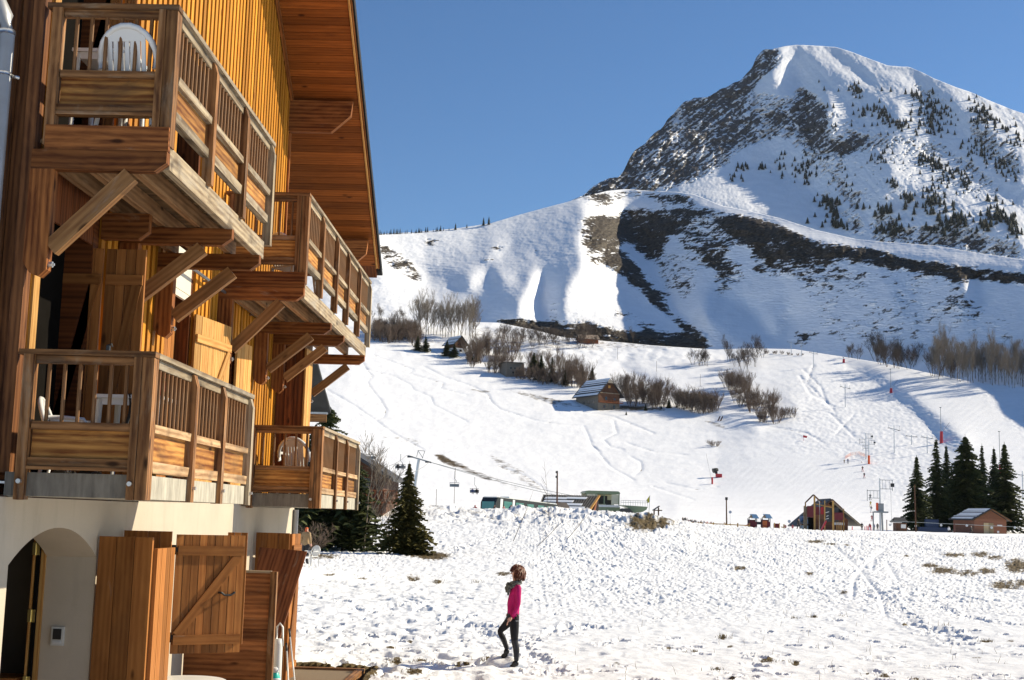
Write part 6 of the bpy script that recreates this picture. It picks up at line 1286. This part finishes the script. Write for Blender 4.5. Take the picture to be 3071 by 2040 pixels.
# ---------------- lift masts
def mast(px,yb,yt,kind,label,d=None,layer=True):
    L=A.at(px,yb) if d is None else G(px,yb,d); s=(L-Vector((0,0,ZC))).length/3900.; h=(yb-yt)*s
    t=thing('lift_mast',label,'lift mast',L); x,y,z=L
    m=MB(); m.tube([(x,y,z-.6),(x,y,z+h)],[.22 if kind!='T' else .17,.13],8); obj('mast_pole',m,M_steel,t)
    c=MB()
    if kind=='T':
        w_=1.9 if h<14 else 2.2; c.beam((x-w_,y,z+h*.90),(x+w_,y,z+h*.82),.12,.16); c.beam((x-w_*.9,y,z+h*.9),(x,y,z+h*.80),.07,.07); c.beam((x+w_*.9,y,z+h*.83),(x,y,z+h*.74),.07,.07); c.beam((x-w_,y,z+h*.9),(x-w_-.2,y,z+h*1.0),.07,.07); c.beam((x+w_,y,z+h*.82),(x+w_+.2,y,z+h*.98),.07,.07); obj('cross_arm',c,M_pole,t)
        for sx,f in ((-1,.90),(1,.82)): r=MB(); r.box(x+sx*w_-.45,x+sx*w_+.45,y-.15,y+.15,z+h*f-.16,z+h*f-.02); obj('sheave',r,M_black,t)
    elif kind=='drag':
        for sx,f,k in ((1,.97,1.0),(1,.80,1.0),(-1,.76,1.0),(-1,.62,.9)):
            c.beam((x,y,z+h*f),(x+sx*3.0*k*h/12,y,z+h*f),.10,.12)
        c.beam((x+2.9*h/12,y,z+h*.97),(x+2.9*h/12,y,z+h*.76),.1,.1); c.beam((x-2.9*h/12,y,z+h*.78),(x-2.9*h/12,y,z+h*.56),.1,.1)
        for k in range(3): c.beam((x+(.6+.8*k)*h/12,y,z+h*.97),(x+(.6+.8*k)*h/12,y,z+h*.80),.06,.06); c.beam((x-(.6+.8*k)*h/12,y,z+h*.76),(x-(.6+.8*k)*h/12,y,z+h*.62),.06,.06)
        obj('cross_arm',c,M_pole,t); r=MB(); r.box(x+2.5*h/12,x+3.3*h/12,y-.2,y+.2,z+h*.84,z+h*.91); obj('sheave',r,M_black,t)
    return t,L,h
M_pole=plain('grey_mast_paint',(.26,.28,.29),.5,.08,3,.3)
t,L,h=mast(2640,1592,1443,'drag','tallest grey drag lift mast with lattice arms above the start of the lift',300)
m=MB(); m.box(L.x-1.2,L.x+1.6,L.y-.9,L.y+.9,L.z+h*.34,L.z+h*.37); m.box(L.x-.5,L.x+.7,L.y-.5,L.y+.5,L.z+h*.37,L.z+h*.52); obj('drive_unit',m,M_pole,t); m=MB(); m.tube([(L.x-1.5,L.y,L.z-.4),(L.x-1.5,L.y,L.z+h*.36)],.14,6); m.tube([(L.x+.55,L.y,L.z-.4),(L.x+.4,L.y,L.z+h*.36)],.2,6); obj('support',m,M_pole,t); m=MB(); m.box(L.x-1.0,L.x-.55,L.y-.6,L.y-.4,L.z+h*.38,L.z+h*.53); obj('orange_board',m,plain('orange_board',(.70,.09,.02),.6),t)
m=MB(); m.tube([(L.x+2.4,L.y,L.z+h*.85),(L.x+2.5,L.y,L.z+h*.12)],.03,4); obj('tow_rope',m,M_pole,t)
mast(2597,1377,1302,'drag','grey drag lift mast at the upper end of the learner piste, left of a pair'); t,L,h=mast(2606,1391,1321,'drag','grey drag lift mast with an orange padded foot, right of a pair'); m=MB(); m.tube([(L.x,L.y,L.z-.2),(L.x,L.y,L.z+3.0)],.42,10); obj('orange_pad',m,plain('orange_padding',(.80,.12,.02),.6),t)
for x,yb,yt,lb in ((2682,1358,1279,'grey T shaped lift mast right of the learner piste masts'),(2535,1221,1155,'grey T shaped lift mast alone in mid slope'),(2440,1103,1053,'small T shaped lift mast near the slope crest'),(2404,1068,1025,'thin T shaped mast on the crest, right of the thick stub'),(2373,1063,1022,'thick reddish lift mast stub on the crest'),(2734,1334,1306,'short T bar frame mast below the piste bank'),(2781,1360,1308,'thin grey mast right of the short T bar frame'),(3068,1500,1420,'grey mast cut by the right picture edge')): mast(x,yb,yt,'T',lb)
# ---------------- snow lances and cannons
def lance(x,yb,yred,yt,lean,label):
    L=A.at(x,yb); s=(L-Vector((0,0,ZC))).length/3900.; t=thing('snow_lance',label,'snow lance',L); m=MB(); h1=(yb-yred)*s; m.tube([(L.x,L.y,L.z-.2),(L.x+.15,L.y,L.z+h1)],[.75*.9,.55],10); obj('red_cover',m,M_pred,t)
    m=MB(); h2=(yb-yt)*s; m.tube([(L.x,L.y,L.z),(L.x-.1,L.y,L.z+h2)],.10,6); m.tube([(L.x-.1,L.y,L.z+h2-.3),(L.x-.1,L.y,L.z+h2)],[.2,.5],8); obj('lance_pipe',m,M_pole,t)
    if lean: m=MB(); m.tube([(L.x+.3,L.y,L.z+h1*.9),(L.x+lean*s,L.y,L.z+h1+26*s)],.07,5); obj('stay_rod',m,M_pole,t)
for a in ((2823,1329,1296,1227,24,'largest red based snow lance on the bank above the spruces'),(2672,1178,1165,1109,20,'red based snow lance halfway up the piste bank'),(2530,1088,1077,1072,0,'red snow lance base at the top of the piste bank'),(3000,1417,1398,1302,26,'snow lance rising behind the rightmost spruce')): lance(*a)
def cannon(px,yb,label):
    L=A.at(px,yb); s=(L-Vector((0,0,ZC))).length/3900.; t=thing('snow_cannon',label,'snow cannon',L); x,y,z=L; m=MB(); m.box(x-.2,x+2.0,y-.6,y+.6,z-.2,z+1.3); obj('red_base',m,M_pred,t); m=MB(); m.tube([(x-1.2,y-.3,z+2.3),(x-.2,y,z+2.6),(x+.5,y+.3,z+2.8)],[.85,.75,.6],14); obj('fan_drum',m,M_black,t); m=MB(); m.box(x-.5,x+.4,y-.4,y+.4,z+1.3,z+2.0); obj('mount',m,M_black,t); return L
cannon(2148,1432,'black fan snow cannon on a red base left of the learner piste')
L=A.at(2136,1452); s=(L-Vector((0,0,ZC))).length/3900.; t=thing('hydrant','upright red padded hydrant in front of the fan cannon','hydrant',L); m=MB(); m.tube([(L.x,L.y,L.z-.2),(L.x,L.y,L.z+2.4)],.32,12); obj('red_pad',m,M_pred,t); m=MB(); m.tube([(L.x,L.y,L.z),(L.x-2.2,L.y,L.z+10.5)],.04,5); obj('rod',m,M_pole,t)
# slope poles, posts, marker stakes
for i,(x,yb,yt) in enumerate(((1852,1078,1044),(1969,1115,1083),(2100,1160,1123),(1983,1205,1160),(1308,1515,1468),(1362,1510,1405))):
    L=A.at(x,min(yb,1520)); s=(L-Vector((0,0,ZC))).length/3900.; m=MB(); m.tube([(L.x,L.y,L.z-1),(L.x,L.y,L.z+(yb-yt)*s)],.07,5); tag(obj('slope_pole',m,M_old),['thin pole high on the bright field, left','thin pole on the bright field above the ditch','thin pole above the ditch, right of the farmhouse','thin pole beside the farmhouse bushes','short pole in the snow left of the bus','thin tall pole left of the bus, under a chair'][i],'pole')
for x,lb in ((2154,'leaning dark stump, left of two on the snow slope'),(2162,'leaning dark stump, right of two on the snow slope')):
    L=A.at(x,1262); m=MB(); m.beam(L+Vector((-.2,0,-.2)),L+Vector((.75,0,1.9)),.55,.45); tag(obj('wooden_stump',m,M_old),lb,'stump')
for i,(x,y) in enumerate(((2556,1592),(2594,1592),(2600,1590),(2604,1592),(2612,1591))):
    b=G(x,y,300); m=MB(); m.tube([(b.x,b.y,b.z-.3),(b.x,b.y,b.z+.95)],.10,6); o=tag(obj('marker_stake',m,plain('neon_red',(.85,.06,.10),.6) if i==0 else bpy.data.materials['neon_red']),'short neon red stake at the start of the drag lift','stake','neon stakes at the drag lift')
b=G(2620,1594,299); m=MB(); m.box(b.x-1.6,b.x+1.2,b.y,b.y+.5,b.z-.1,b.z+.12); tag(obj('start_mat',m,M_pred),'flat red mat at the drag lift start','mat')
# safety net on the crest of the learner piste
L0=A.at(2548,1372); m=MB(); P=[A.at(x,y) for x,y in ((2535,1376),(2552,1366),(2575,1362),(2590,1368),(2600,1372))]
for p,q in zip(P[:-1],P[1:]):
    for k in range(6): m.beam(p+Vector((0,0,.1+.18*k)),q+Vector((0,0,.1+.18*k)),.03,.03)
    for k in range(5): r=p.lerp(q,k/5); m.beam(r,r+Vector((0,0,1.1)),.04,.04)
tag(obj('safety_net',m,plain('orange_net',(.80,.25,.10),.7)),'thin orange safety net round the top of the learner piste','net')
# ---------------- chairlift
cb=A.at(1238,1492); s=(cb-Vector((0,0,ZC))).length/3900.; t=thing('chairlift_pylon','leaning grey chairlift pylon with a cross head above the lone spruce','lift pylon',cb)
def cpt(x,y): return Vector((cb.x+(x-1238)*s,cb.y,cb.z+(1492-y)*s))
m=MB(); m.tube([cpt(1238,1510),cpt(1252,1378)],[.62,.42],10); obj('pylon_tube',m,M_steel,t); m=MB(); m.beam(cpt(1219,1369),cpt(1290,1388),.3,.4); obj('cross_head',m,M_pole,t); m=MB(); [m.beam(cpt(*p),cpt(*q),.16,.16) for p,q in (((1245,1372),(1249,1352)),((1262,1376),(1269,1354)),((1249,1352),(1269,1354)),((1249,1354),(1264,1375)))]; obj('service_frame',m,M_pole,t)
for x,y in ((1226,1370),(1280,1384)): m=MB(); m.box(cpt(x,y).x-.9,cpt(x,y).x+.9,cb.y-.5,cb.y+.5,cpt(x,y).z-.45,cpt(x,y).z-.1); obj('sheave',m,M_black,t)
def wire(pts,label,r=.075):
    P=[G(x,y,d) for x,y,d in pts]; Q_=[]
    for p,q in zip(P[:-1],P[1:]):
        for k in range(8): f=k/8; Q_.append(p.lerp(q,f)+Vector((0,0,-.012*(q-p).length*4*f*(1-f))))
    m=MB(); m.tube(Q_+[P[-1]],r,4); tag(obj('lift_cable',m,M_pole),label,'cable')
dc=math.hypot(cb.x,cb.y)
wire(((820,1290,110),(1219,1366,dc),(1745,1492,dc+10)),'upper haul cable of the chairlift crossing the slope'); wire(((820,1330,110),(1288,1386,dc),(1760,1505,dc+6)),'lower haul cable of the chairlift crossing the slope')
def chair_(px,py0,py1,d,label,rider=False):
    b=G(px,py0,d); s=d/3900.; t=thing('lift_chair',label,'lift chair',b); h=(py1-py0)*s; x,y,z=b
    m=MB(); m.tube([(x,y,z),(x,y,z-h*.48),(x+.35,y,z-h*.60),(x+.35,y,z-h*.72)],.06,6); m.tube([(x-.9,y,z-h*.72),(x+.9,y,z-h*.72),(x+.9,y,z-h*.97),(x-.9,y,z-h*.97),(x-.9,y,z-h*.72)],.05,5); obj('hanger',m,M_pole,t); m=MB(); m.box(x-.9,x+.9,y-.1,y+.4,z-h,z-h*.95); m.box(x-.9,x+.9,y+.35,y+.45,z-h*.95,z-h*.80); obj('seat',m,M_pole,t)
    return b,h
chairs=[chair_(1108,1333,1376,190,'empty chair of the lift nearest the farther lower balcony'),chair_(1202,1362,1405,230,'chair with two riders left of the pylon'),chair_(1364,1414,1460,255,'empty chair in front of the white slope right of the lone spruce'),chair_(1424,1432,1478,262,'chair with two riders above the bus')]

L=A.at(2409,1322); m=MB(); m.tube([L,L+Vector((0,0,2.2))],.05,5); m.prism([L+Vector((0,0,2.2)),L+Vector((1.6,0,1.9)),L+Vector((1.4,0,1.1)),L+Vector((0,0,1.3))],(0,.05,0)); tag(obj('marker_flag',m,M_pred),'small red marker flag alone on the white slope above the learner piste','flag')
# ================================================================ PEOPLE
def skinned(J,E,root,sub=2):
    """J: name->(x,y,z,rx,ry); E: edges; returns an evaluated continuous mesh"""
    names=list(J); me=bpy.data.meshes.new('tmp'); me.from_pydata([J[n][:3] for n in names],[(names.index(a),names.index(b)) for a,b in E],[])
    o=bpy.data.objects.new('tmp',me); COL.objects.link(o); o.modifiers.new('s','SKIN').use_smooth_shade=True
    ss=o.modifiers.new('u','SUBSURF'); ss.levels=sub; ss.render_levels=sub
    sv=me.skin_vertices[0].data
    for n,v in zip(names,sv): v.radius=J[n][3:5]; v.use_root=(n==root)
    bpy.context.view_layer.update(); dg=bpy.context.evaluated_depsgraph_get(); r=bpy.data.meshes.new_from_object(o.evaluated_get(dg)); bpy.data.objects.remove(o); bpy.data.meshes.remove(me); return r
def paint(me,mats,fn):
    me.materials.clear(); [me.materials.append(m) for m in mats]
    for p in me.polygons: p.material_index=fn(p.center); p.use_smooth=True
def cloth(n,c,v=.1): return plain(n,c,.75,v,12,0,.2)
M_skin=plain('skin',(.55,.30,.22),.5,.05,6); M_pink=cloth('magenta_knit',(.42,.010,.125)); M_jean=cloth('black_denim',(.014,.014,.017),.3); M_hair=plain('auburn_hair',(.12,.034,.015),.5,.5,40); M_scarf=plain('grey_patterned_scarf',(.115,.122,.112),.8,.75,45); M_bootb=plain('black_leather',(.008,.008,.008),.35,.1,9); M_legw=cloth('grey_black_legging',(.035,.036,.042),.35)
# ---- the woman in the field: faces left (-X); x to the right, y away from the viewer
S0=768.
def wj(zx,zy,y,r,r2=None): return ((zx-540)/S0,y,(1480-zy)/S0,r,r2 or r)
J={'pel':wj(512,790,0,.105,.12),'waist':wj(508,700,0,.092,.115),'rib':wj(522,590,0,.108,.125),'chest':wj(532,490,0,.108,.14),'neckb':wj(548,400,0,.062,.075),'neck':wj(540,345,0,.05),'jaw':wj(527,285,0,.068,.066),'head':wj(545,235,0,.092,.078),'crown':wj(550,190,0,.07,.066),
 'shN':wj(570,435,-.155,.062),'elN':wj(580,640,-.195,.043),'foN':wj(545,730,-.19,.038),'wrN':wj(505,800,-.185,.028),
 'shF':wj(548,440,.155,.062),'elF':wj(545,640,.195,.043),'wrF':wj(470,760,.16,.028),
 'hipN':wj(532,850,-.085,.09),'thN':wj(535,980,-.09,.084),'knN':wj(540,1110,-.09,.062),'caN':wj(568,1220,-.09,.061),'anN':wj(572,1385,-.09,.040),
 'hipF':wj(490,845,.085,.09),'thF':wj(420,930,.10,.072),'knF':wj(338,1015,.11,.055),'caF':wj(395,1110,.11,.052),'anF':wj(448,1250,.11,.040)}
E_=[('pel','waist'),('waist','rib'),('rib','chest'),('chest','neckb'),('neckb','neck'),('neck','jaw'),('jaw','head'),('head','crown'),('chest','shN'),('shN','elN'),('elN','foN'),('foN','wrN'),('chest','shF'),('shF','elF'),('elF','wrF'),('pel','hipN'),('hipN','thN'),('thN','knN'),('knN','caN'),('caN','anN'),('pel','hipF'),('hipF','thF'),('thF','knF'),('knF','caF'),('caF','anF')]
wb=skinned(J,E_,'pel',2)
def wf(c):
    z=c.z; zy=1480-z*S0; zx=540+c.x*S0
    if zy<372: return 0
    if zy<772: return 1
    if zy<800 and abs(c.y)>.15: return 1
    if zy<815 and abs(c.y)>.13 : return 1
    return 2 if zy<1110 else 3
paint(wb,[M_skin,M_pink,M_jean,M_legw],wf)
woman=thing('person','woman in magenta jumper, black trousers and grey scarf standing in the snow, one knee bent','person',(0,0,0))
obj('body',wb,None,woman)
# face features
f=MB(); f.prism([((462-540)/S0,-.012,(1480-262)/S0),((478-540)/S0,-.018,(1480-232)/S0),((486-540)/S0,-.018,(1480-270)/S0)],(0,.03,0)); obj('nose',f,M_skin,woman)
for sy in (-1,1):
    e=MB(); e.lathe([(.001,-.009),(.009,-.005),(.011,0),(.009,.005),(.001,.009)],8,((486-540)/S0,sy*.034,(1480-232)/S0)); obj('eye',e,M_black,woman)
f=MB(); f.box((474-540)/S0-.006,(474-540)/S0+.006,-.022,.022,(1480-297)/S0,(1480-289)/S0); obj('mouth',f,plain('lips',(.40,.10,.10),.5),woman)
e=MB(); e.lathe([(.004,-.03),(.012,-.015),(.013,.01),(.004,.03)],8,((548-540)/S0,-.082,(1480-245)/S0)); obj('ear',e,M_skin,woman)
# curly bob: a cap of overlapping locks
rr=random.Random(4); h=MB(); cx_,cz_=(556-540)/S0,(1480-238)/S0
for k in range(330):
    a=rr.uniform(0,2*PI); b=rr.uniform(-.25,1.0); u=Vector((math.cos(a)*math.sqrt(max(0,1-b*b)) if b>0 else math.cos(a),math.sin(a)*math.sqrt(max(0,1-b*b)) if b>0 else math.sin(a),b))
    if u.x<-.36 and b<.60: continue
    p=Vector((cx_+u.x*.092,u.y*.084,cz_+u.z*.096)); L=rr.uniform(.07,.15) if b<.6 else rr.uniform(.06,.09)
    tn=Vector((-.25*u.z,rr.uniform(-.3,.3),-1)); tn=(tn-u*tn.dot(u)).normalized() if b>.2 else Vector((rr.uniform(-.15,.15)+u.x*.12,rr.uniform(-.15,.15)+u.y*.1,-1)).normalized()
    sd=tn.cross(u).normalized(); q=p+tn*L*.5+u*.018+sd*rr.uniform(-.02,.02); e=p+tn*L+u*rr.uniform(-.012,.012)+sd*rr.uniform(-.03,.03); h.tube([p,q,e],[.020,.022,.008],5,tint=rr.random())
h.lathe([(.002,-.10),(.06,-.085),(.078,-.02),(.078,.05),(.05,.085),(.002,.098)],14,(cx_+.014,0,cz_)); obj('hair',h,M_hair,woman,True)
# scarf: wound rolls and hanging folds
s_=MB()
for k,(zx,zy,rx,rz,t_) in enumerate(((530,392,.088,.3,.038),(524,365,.080,.25,.032),(520,415,.098,.5,.036))):
    pts=[]
    for i in range(17):
        a=2*PI*i/16; pts.append(((zx-540)/S0+math.cos(a)*rx*1.05,math.sin(a)*rx*1.12,(1480-zy)/S0+math.cos(a)*.028*(1 if k<2 else 1.6)+.008*math.sin(3*a+k)))
    s_.tube(pts,[t_*.68*(1+.15*math.sin(i*1.7+k)) for i in range(17)],8,cap=False)
for (a,b,y,r) in (((440,400),(418,500),-.03,.036),((460,410),(440,535),-.07,.03),((480,420),(432,470),.05,.034),((450,380),(425,440),.02,.034)): s_.tube([((a[0]-540)/S0,y,(1480-a[1])/S0),(((a[0]+b[0])/2-546)/S0,y-.01,(1480-(a[1]+b[1])/2)/S0),((b[0]-540)/S0,y,(1480-b[1])/S0)],[r,r*1.15,r*.5],7)
obj('scarf',s_,M_scarf,woman,True)
def hand(side,wz,y,dirv,mt):
    wx,wzv=(wz[0]-540)/S0,(1480-wz[1])/S0; d=Vector(dirv).normalized(); p0=Vector((wx,y,wzv)); 
    Jh={'w':(*p0,.022,.026),'p':(*(p0+d*.05),.020,.036),'k':(*(p0+d*.085),.016,.036)}; Eh=[('w','p'),('p','k')]
    for i,(oy,L) in enumerate(((-.027,.066),(-.009,.078),(.009,.073),(.026,.058))):
        a=p0+d*.09+Vector((0,oy,0)); c=a+d*L*.5+Vector((.006,0,-.006)); e=a+d*L*.9+Vector((.02,0,-.022)); Jh['f%da'%i]=(*a,.0095,.0095); Jh['f%db'%i]=(*c,.0085,.0085); Jh['f%dc'%i]=(*e,.0075,.0075); Eh+=[('k','f%da'%i),('f%da'%i,'f%db'%i),('f%db'%i,'f%dc'%i)]
    a=p0+d*.035+Vector((-.018,-.030*side,0)); b=a+d*.035+Vector((-.012,-.014*side,0)); Jh['t1']=(*a,.011,.011); Jh['t2']=(*b,.009,.009); Eh+=[('p','t1'),('t1','t2')]
    m=skinned(Jh,Eh,'p',1); paint(m,[mt],lambda c:0); obj('hand',m,None,woman)
hand(1,(500,805),-.185,(-.62,0,-.75),M_skin); hand(-1,(466,765),.16,(-.5,0,-.85),M_skin)
for (ax,ay,tx,ty,hx,hy,y) in ((572,1385,440,1462,596,1462,-.09),(448,1250,345,1345,482,1340,.11)):
    Jb={'s':wj(ax-4,ay-30,y,.052),'a':wj(ax,ay+10,y,.050),'h':wj(hx-22,hy-22,y,.042,.045),'m':wj((tx+hx)/2,(ty+hy)/2-16,y,.036,.044),'t':wj(tx+22,ty-10,y-.0,.024,.036)}; m=skinned(Jb,[('s','a'),('a','h'),('a','m'),('m','t')],'a',2); paint(m,[M_bootb],lambda c:0); obj('boot',m,None,woman)
    m=MB(); m.prism([((hx-540)/S0,y-.042,(1480-hy-8)/S0),((tx-540)/S0,y-.036,(1480-ty-6)/S0),((tx-540)/S0,y-.036,(1480-ty-14)/S0),((hx-540)/S0,y-.042,(1480-hy-18)/S0)],(0,.08,0)); obj('sole',m,M_bootb,woman)
bk=MB(); bk.box((570-540)/S0,(592-540)/S0,-.10,-.02,(1480-800)/S0,(1480-782)/S0); 
for k in range(3): bk.box((552+14*k-540)/S0,(560+14*k-540)/S0,-.17,-.165,(1480-862)/S0,(1480-852)/S0)
obj('trouser_studs',bk,M_steel,woman)
wl=fat(1541,2003); woman.location=G(1541,2003,math.hypot(wl.x,wl.y))
woman.location.z=wl.z-.01
# level the snow under the front foot: a small trodden mound
m=blob((wl.x-.17,wl.y+.14,wl.z+.045),(.34,.26,.125),14,.16,21); struct(obj('snow_mound',m,bpy.data.materials['snow_near'],None,True))
# ---- distant figures
def figure(pose):
    J={'pel':(0,0,.93,.13,.15),'waist':(0,-.01,1.08,.125,.15),'chest':(0,0,1.33,.13,.18),'neck':(0,0,1.49,.06,.06),'head':(0,-.01,1.60,.095,.09),'top':(0,0,1.70,.07,.07)}
    E=[('pel','waist'),('waist','chest'),('chest','neck'),('neck','head'),('head','top')]
    for s,n in ((-1,'l'),(1,'r')):
        if pose=='stand': k,a,e,w=(s*.11,.0,.5),(s*.13,.02,.06),(s*.27,.03,1.12),(s*.26,-.05,.86)
        elif pose=='walk': k,a,e,w=(s*.11,-.16*s-.05,.5),(s*.11,-.28*s+.05,.07),(s*.29,.1*s,1.12),(s*.30,.05*s-.16,.92)
        elif pose=='ski': k,a,e,w=(s*.16,-.14,.48),(s*.24,.04,.08),(s*.32,-.05,1.12),(s*.26,-.30,1.08)
        elif pose=='sit': k,a,e,w=(s*.12,-.46,.92),(s*.12,-.50,.48),(s*.28,-.05,1.12),(s*.24,-.28,.98)
        J.update({'hip'+n:(s*.10,0,.88,.11,.12),'kn'+n:(*k,.075,.08),'an'+n:(*a,.065,.065),'ft'+n:(a[0]*1.03,a[1]-.15,a[2]-.03,.05,.05),'sh'+n:(s*.19,0,1.40,.085,.085),'el'+n:(*e,.065,.065),'wr'+n:(*w,.05,.05),'hd'+n:(w[0],w[1]-.06,w[2]-.05,.045,.045)})
        E+=[('pel','hip'+n),('hip'+n,'kn'+n),('kn'+n,'an'+n),('an'+n,'ft'+n),('chest','sh'+n),('sh'+n,'el'+n),('el'+n,'wr'+n),('wr'+n,'hd'+n)]
    return skinned(J,E,'pel',1)
POSE={p:figure(p) for p in ('stand','walk','ski','sit')}; CLO={}
def col(c):
    if c not in CLO: CLO[c]=plain('cloth_%s'%len(CLO),c,.7,.08,6)
    return CLO[c]
K=(.015,.015,.018); RD=(.35,.02,.03); WT=(.75,.75,.75); GY=(.18,.19,.20); BL=(.05,.08,.20); YE=(.45,.36,.05); TN=(.30,.20,.10); BR=(.10,.05,.03); OR=(.6,.12,.03)
def person(loc,h,pose,jacket,trou,hair,rz,label,group=None,skis=False):
    t=thing('person',label,'person',(0,0,0),group); me=POSE[pose].copy()
    def fn(c):
        if c.z>1.47: return 2 if (c.z>1.62 or c.y>.04) else 3
        if c.z>.90 or (abs(c.x)>.2 and c.z>.8): return 0 if not (abs(c.x)>.17 and c.z<(.93 if pose!='ski' else 0)) else 3
        return 1 if c.z>.13 else 4
    paint(me,[col(jacket),col(trou),col(hair),M_skin,M_bootb],fn); obj('body',me,None,t)
    if skis:
        for s in (-1,1):
            m=MB(); m.prism([(s*.2-.05,.85,.0),(s*.2+.05,.85,.0),(s*.2+.05,-.8,.0),(s*.2+.03,-.95,.08),(s*.2-.03,-.95,.08),(s*.2-.05,-.8,.0)],(0,0,.03)); obj('ski',m,M_pred if jacket!=K else M_black,t)
    sc=h/1.76; t.location=(loc[0],loc[1],loc[2]-(.5*h/1.76 if 0 else 0)); t.scale=(sc,sc,sc); t.rotation_euler=(0,0,rz); return t
def pz(px,yb,yt,d,*a,**k):
    L=G(px,yb,d) if d else A.at(px,yb); s=(L-Vector((0,0,ZC))).length/3900.; h=min(1.95,max(.8,(yb-yt)*s)); return person(L,h,*a,**k)
L=fat(915,1690); person(L,1.72,'stand',TN,K,OR,2.6,'person in a tan jacket and orange cap standing by white chairs beyond the chalet corner')
for px,yb,rz,lb in ((903,1704,1.2,'white chair nearest the chalet corner, beside the standing person'),(932,1700,-.6,'white chair right of the standing person in the tan jacket')):
    L=fat(px,yb); c=chair('plastic_chair',lb,(L.x,L.y,L.z),rz,'white chairs by the far person')
pz(2395,1592,1556,190,'walk',K,K,BR,.4,'tall adult in black walking beside the big climbing frame')
pz(2377,1592,1573,190,'stand',RD,RD,BR,0,'child in a red snowsuit standing next to the adult in black'); pz(2356,1590,1580,192,'stand',RD,K,RD,0,'very small child in red left of the child by the climbing frame')
for i,(px,yb,yt,d,pose,j,tr,hr,sk,lb) in enumerate(((2587,1414,1396,None,'ski',BR,RD,RD,True,'skier in dark red jacket, highest on the drag lift track'),(2592,1434,1416,None,'ski',K,RD,RD,True,'skier with red trousers, second from the top of the drag lift track'),(2610,1499,1478,None,'ski',K,GY,K,True,'skier all in dark clothes in the middle of the drag lift track'),(2611,1519,1503,None,'ski',YE,YE,K,True,'small skier in yellow close above the grey one'),(2613,1537,1517,None,'ski',GY,WT,K,True,'skier in grey and white below the yellow one'),(2615,1563,1545,None,'ski',RD,RD,K,True,'small skier in red lowest on the drag lift track'),
  (2585,1592,1568,300,'stand',K,K,K,False,'person in black standing left of the drag lift start'),(2609,1593,1570,300,'stand',RD,WT,RD,False,'person in red jacket and white trousers at the drag lift start'),(2622,1592,1571,302,'stand',BL,GY,BL,False,'person in blue at the foot of the tallest mast'),(2632,1592,1570,303,'stand',K,K,K,False,'person in black right under the tallest mast'),
  (2846,1603,1580,300,'walk',WT,K,WT,True,'skier in a white jacket sliding in front of the rope fence'),(2913,1603,1575,300,'walk',K,K,K,True,'skier in black striding past the brick red cabin'),
  (2532,1390,1378,None,'stand',TN,BR,BR,False,'small figure in brown at the top left of the learner piste'),(2543,1391,1372,None,'stand',BL,GY,BL,False,'small figure in blue at the top of the learner piste'),(2583,1391,1383,None,'sit',BL,BL,K,False,'small figure crouching in blue beside the orange padded mast'))):
    pz(px,yb,yt,d,pose,j,tr,hr,(PI if sk and d is None else .6*(i%3)-.5),lb,None,sk)
# riders on the chairs
for ci,cs in ((1,((-.45,K,K),(.4,GY,K))),(3,((-.4,BL,GY),(.45,K,K)))):
    b,h=chairs[ci]
    for k,(dx,j,tr) in enumerate(cs): person((b.x+dx,b.y+.15,b.z-h*.95-.86),1.7,'sit',j,tr,K,.2,'%s rider on the chair %s'%(('left','right')[k],'left of the pylon' if ci==1 else 'above the bus'))
# people behind the fence and by the bus
rr=random.Random(12)
for i in range(24):
    px=2047+i*3.7+rr.uniform(-1.5,1.5); yb=np.interp(px,[2040,2080,2130],[1566,1576,1582]); pz(px,yb,yb-rr.uniform(13,19),rr.uniform(206,216),rr.choice(('stand','stand','walk')),rr.choice((K,K,RD,BR,(.2,.02,.03),GY)),K,rr.choice((K,RD,BR)),rr.uniform(-2,2),'person in dark ski clothes in the crowd behind the bank left of the fence','crowd behind the fence')
for i,(px,yb,yt,j,lb) in enumerate(((2162,1588,1570,GY,'person in grey by the fence left of the lower lamp post'),(2172,1590,1566,TN,'person in tan standing at the lower lamp post'),(2190,1584,1571,K,'person in black crouched right of the lower lamp post'),(2132,1588,1573,RD,'person in a red jacket by the low fence'),(2118,1584,1573,BL,'person in blue by the low fence'))): pz(px,yb,yt,207,'stand',j,K,BR,i,lb)
for i,(px,yt,d,j,lb) in enumerate(((1533,1512,146,K,'person in black passing in front of the bus doors'),(1511,1514,148,(.2,.03,.05),'person in dark red in front of the bus'),(1483,1512,152,BR,'person in brown at the front of the bus'),(1425,1513,135,RD,'person with a red hat left of the bus'))):
    L=G(px,yt,d); person((L.x,L.y,L.z-1.72),1.72,'stand',j,K,K if i<3 else RD,i,lb)
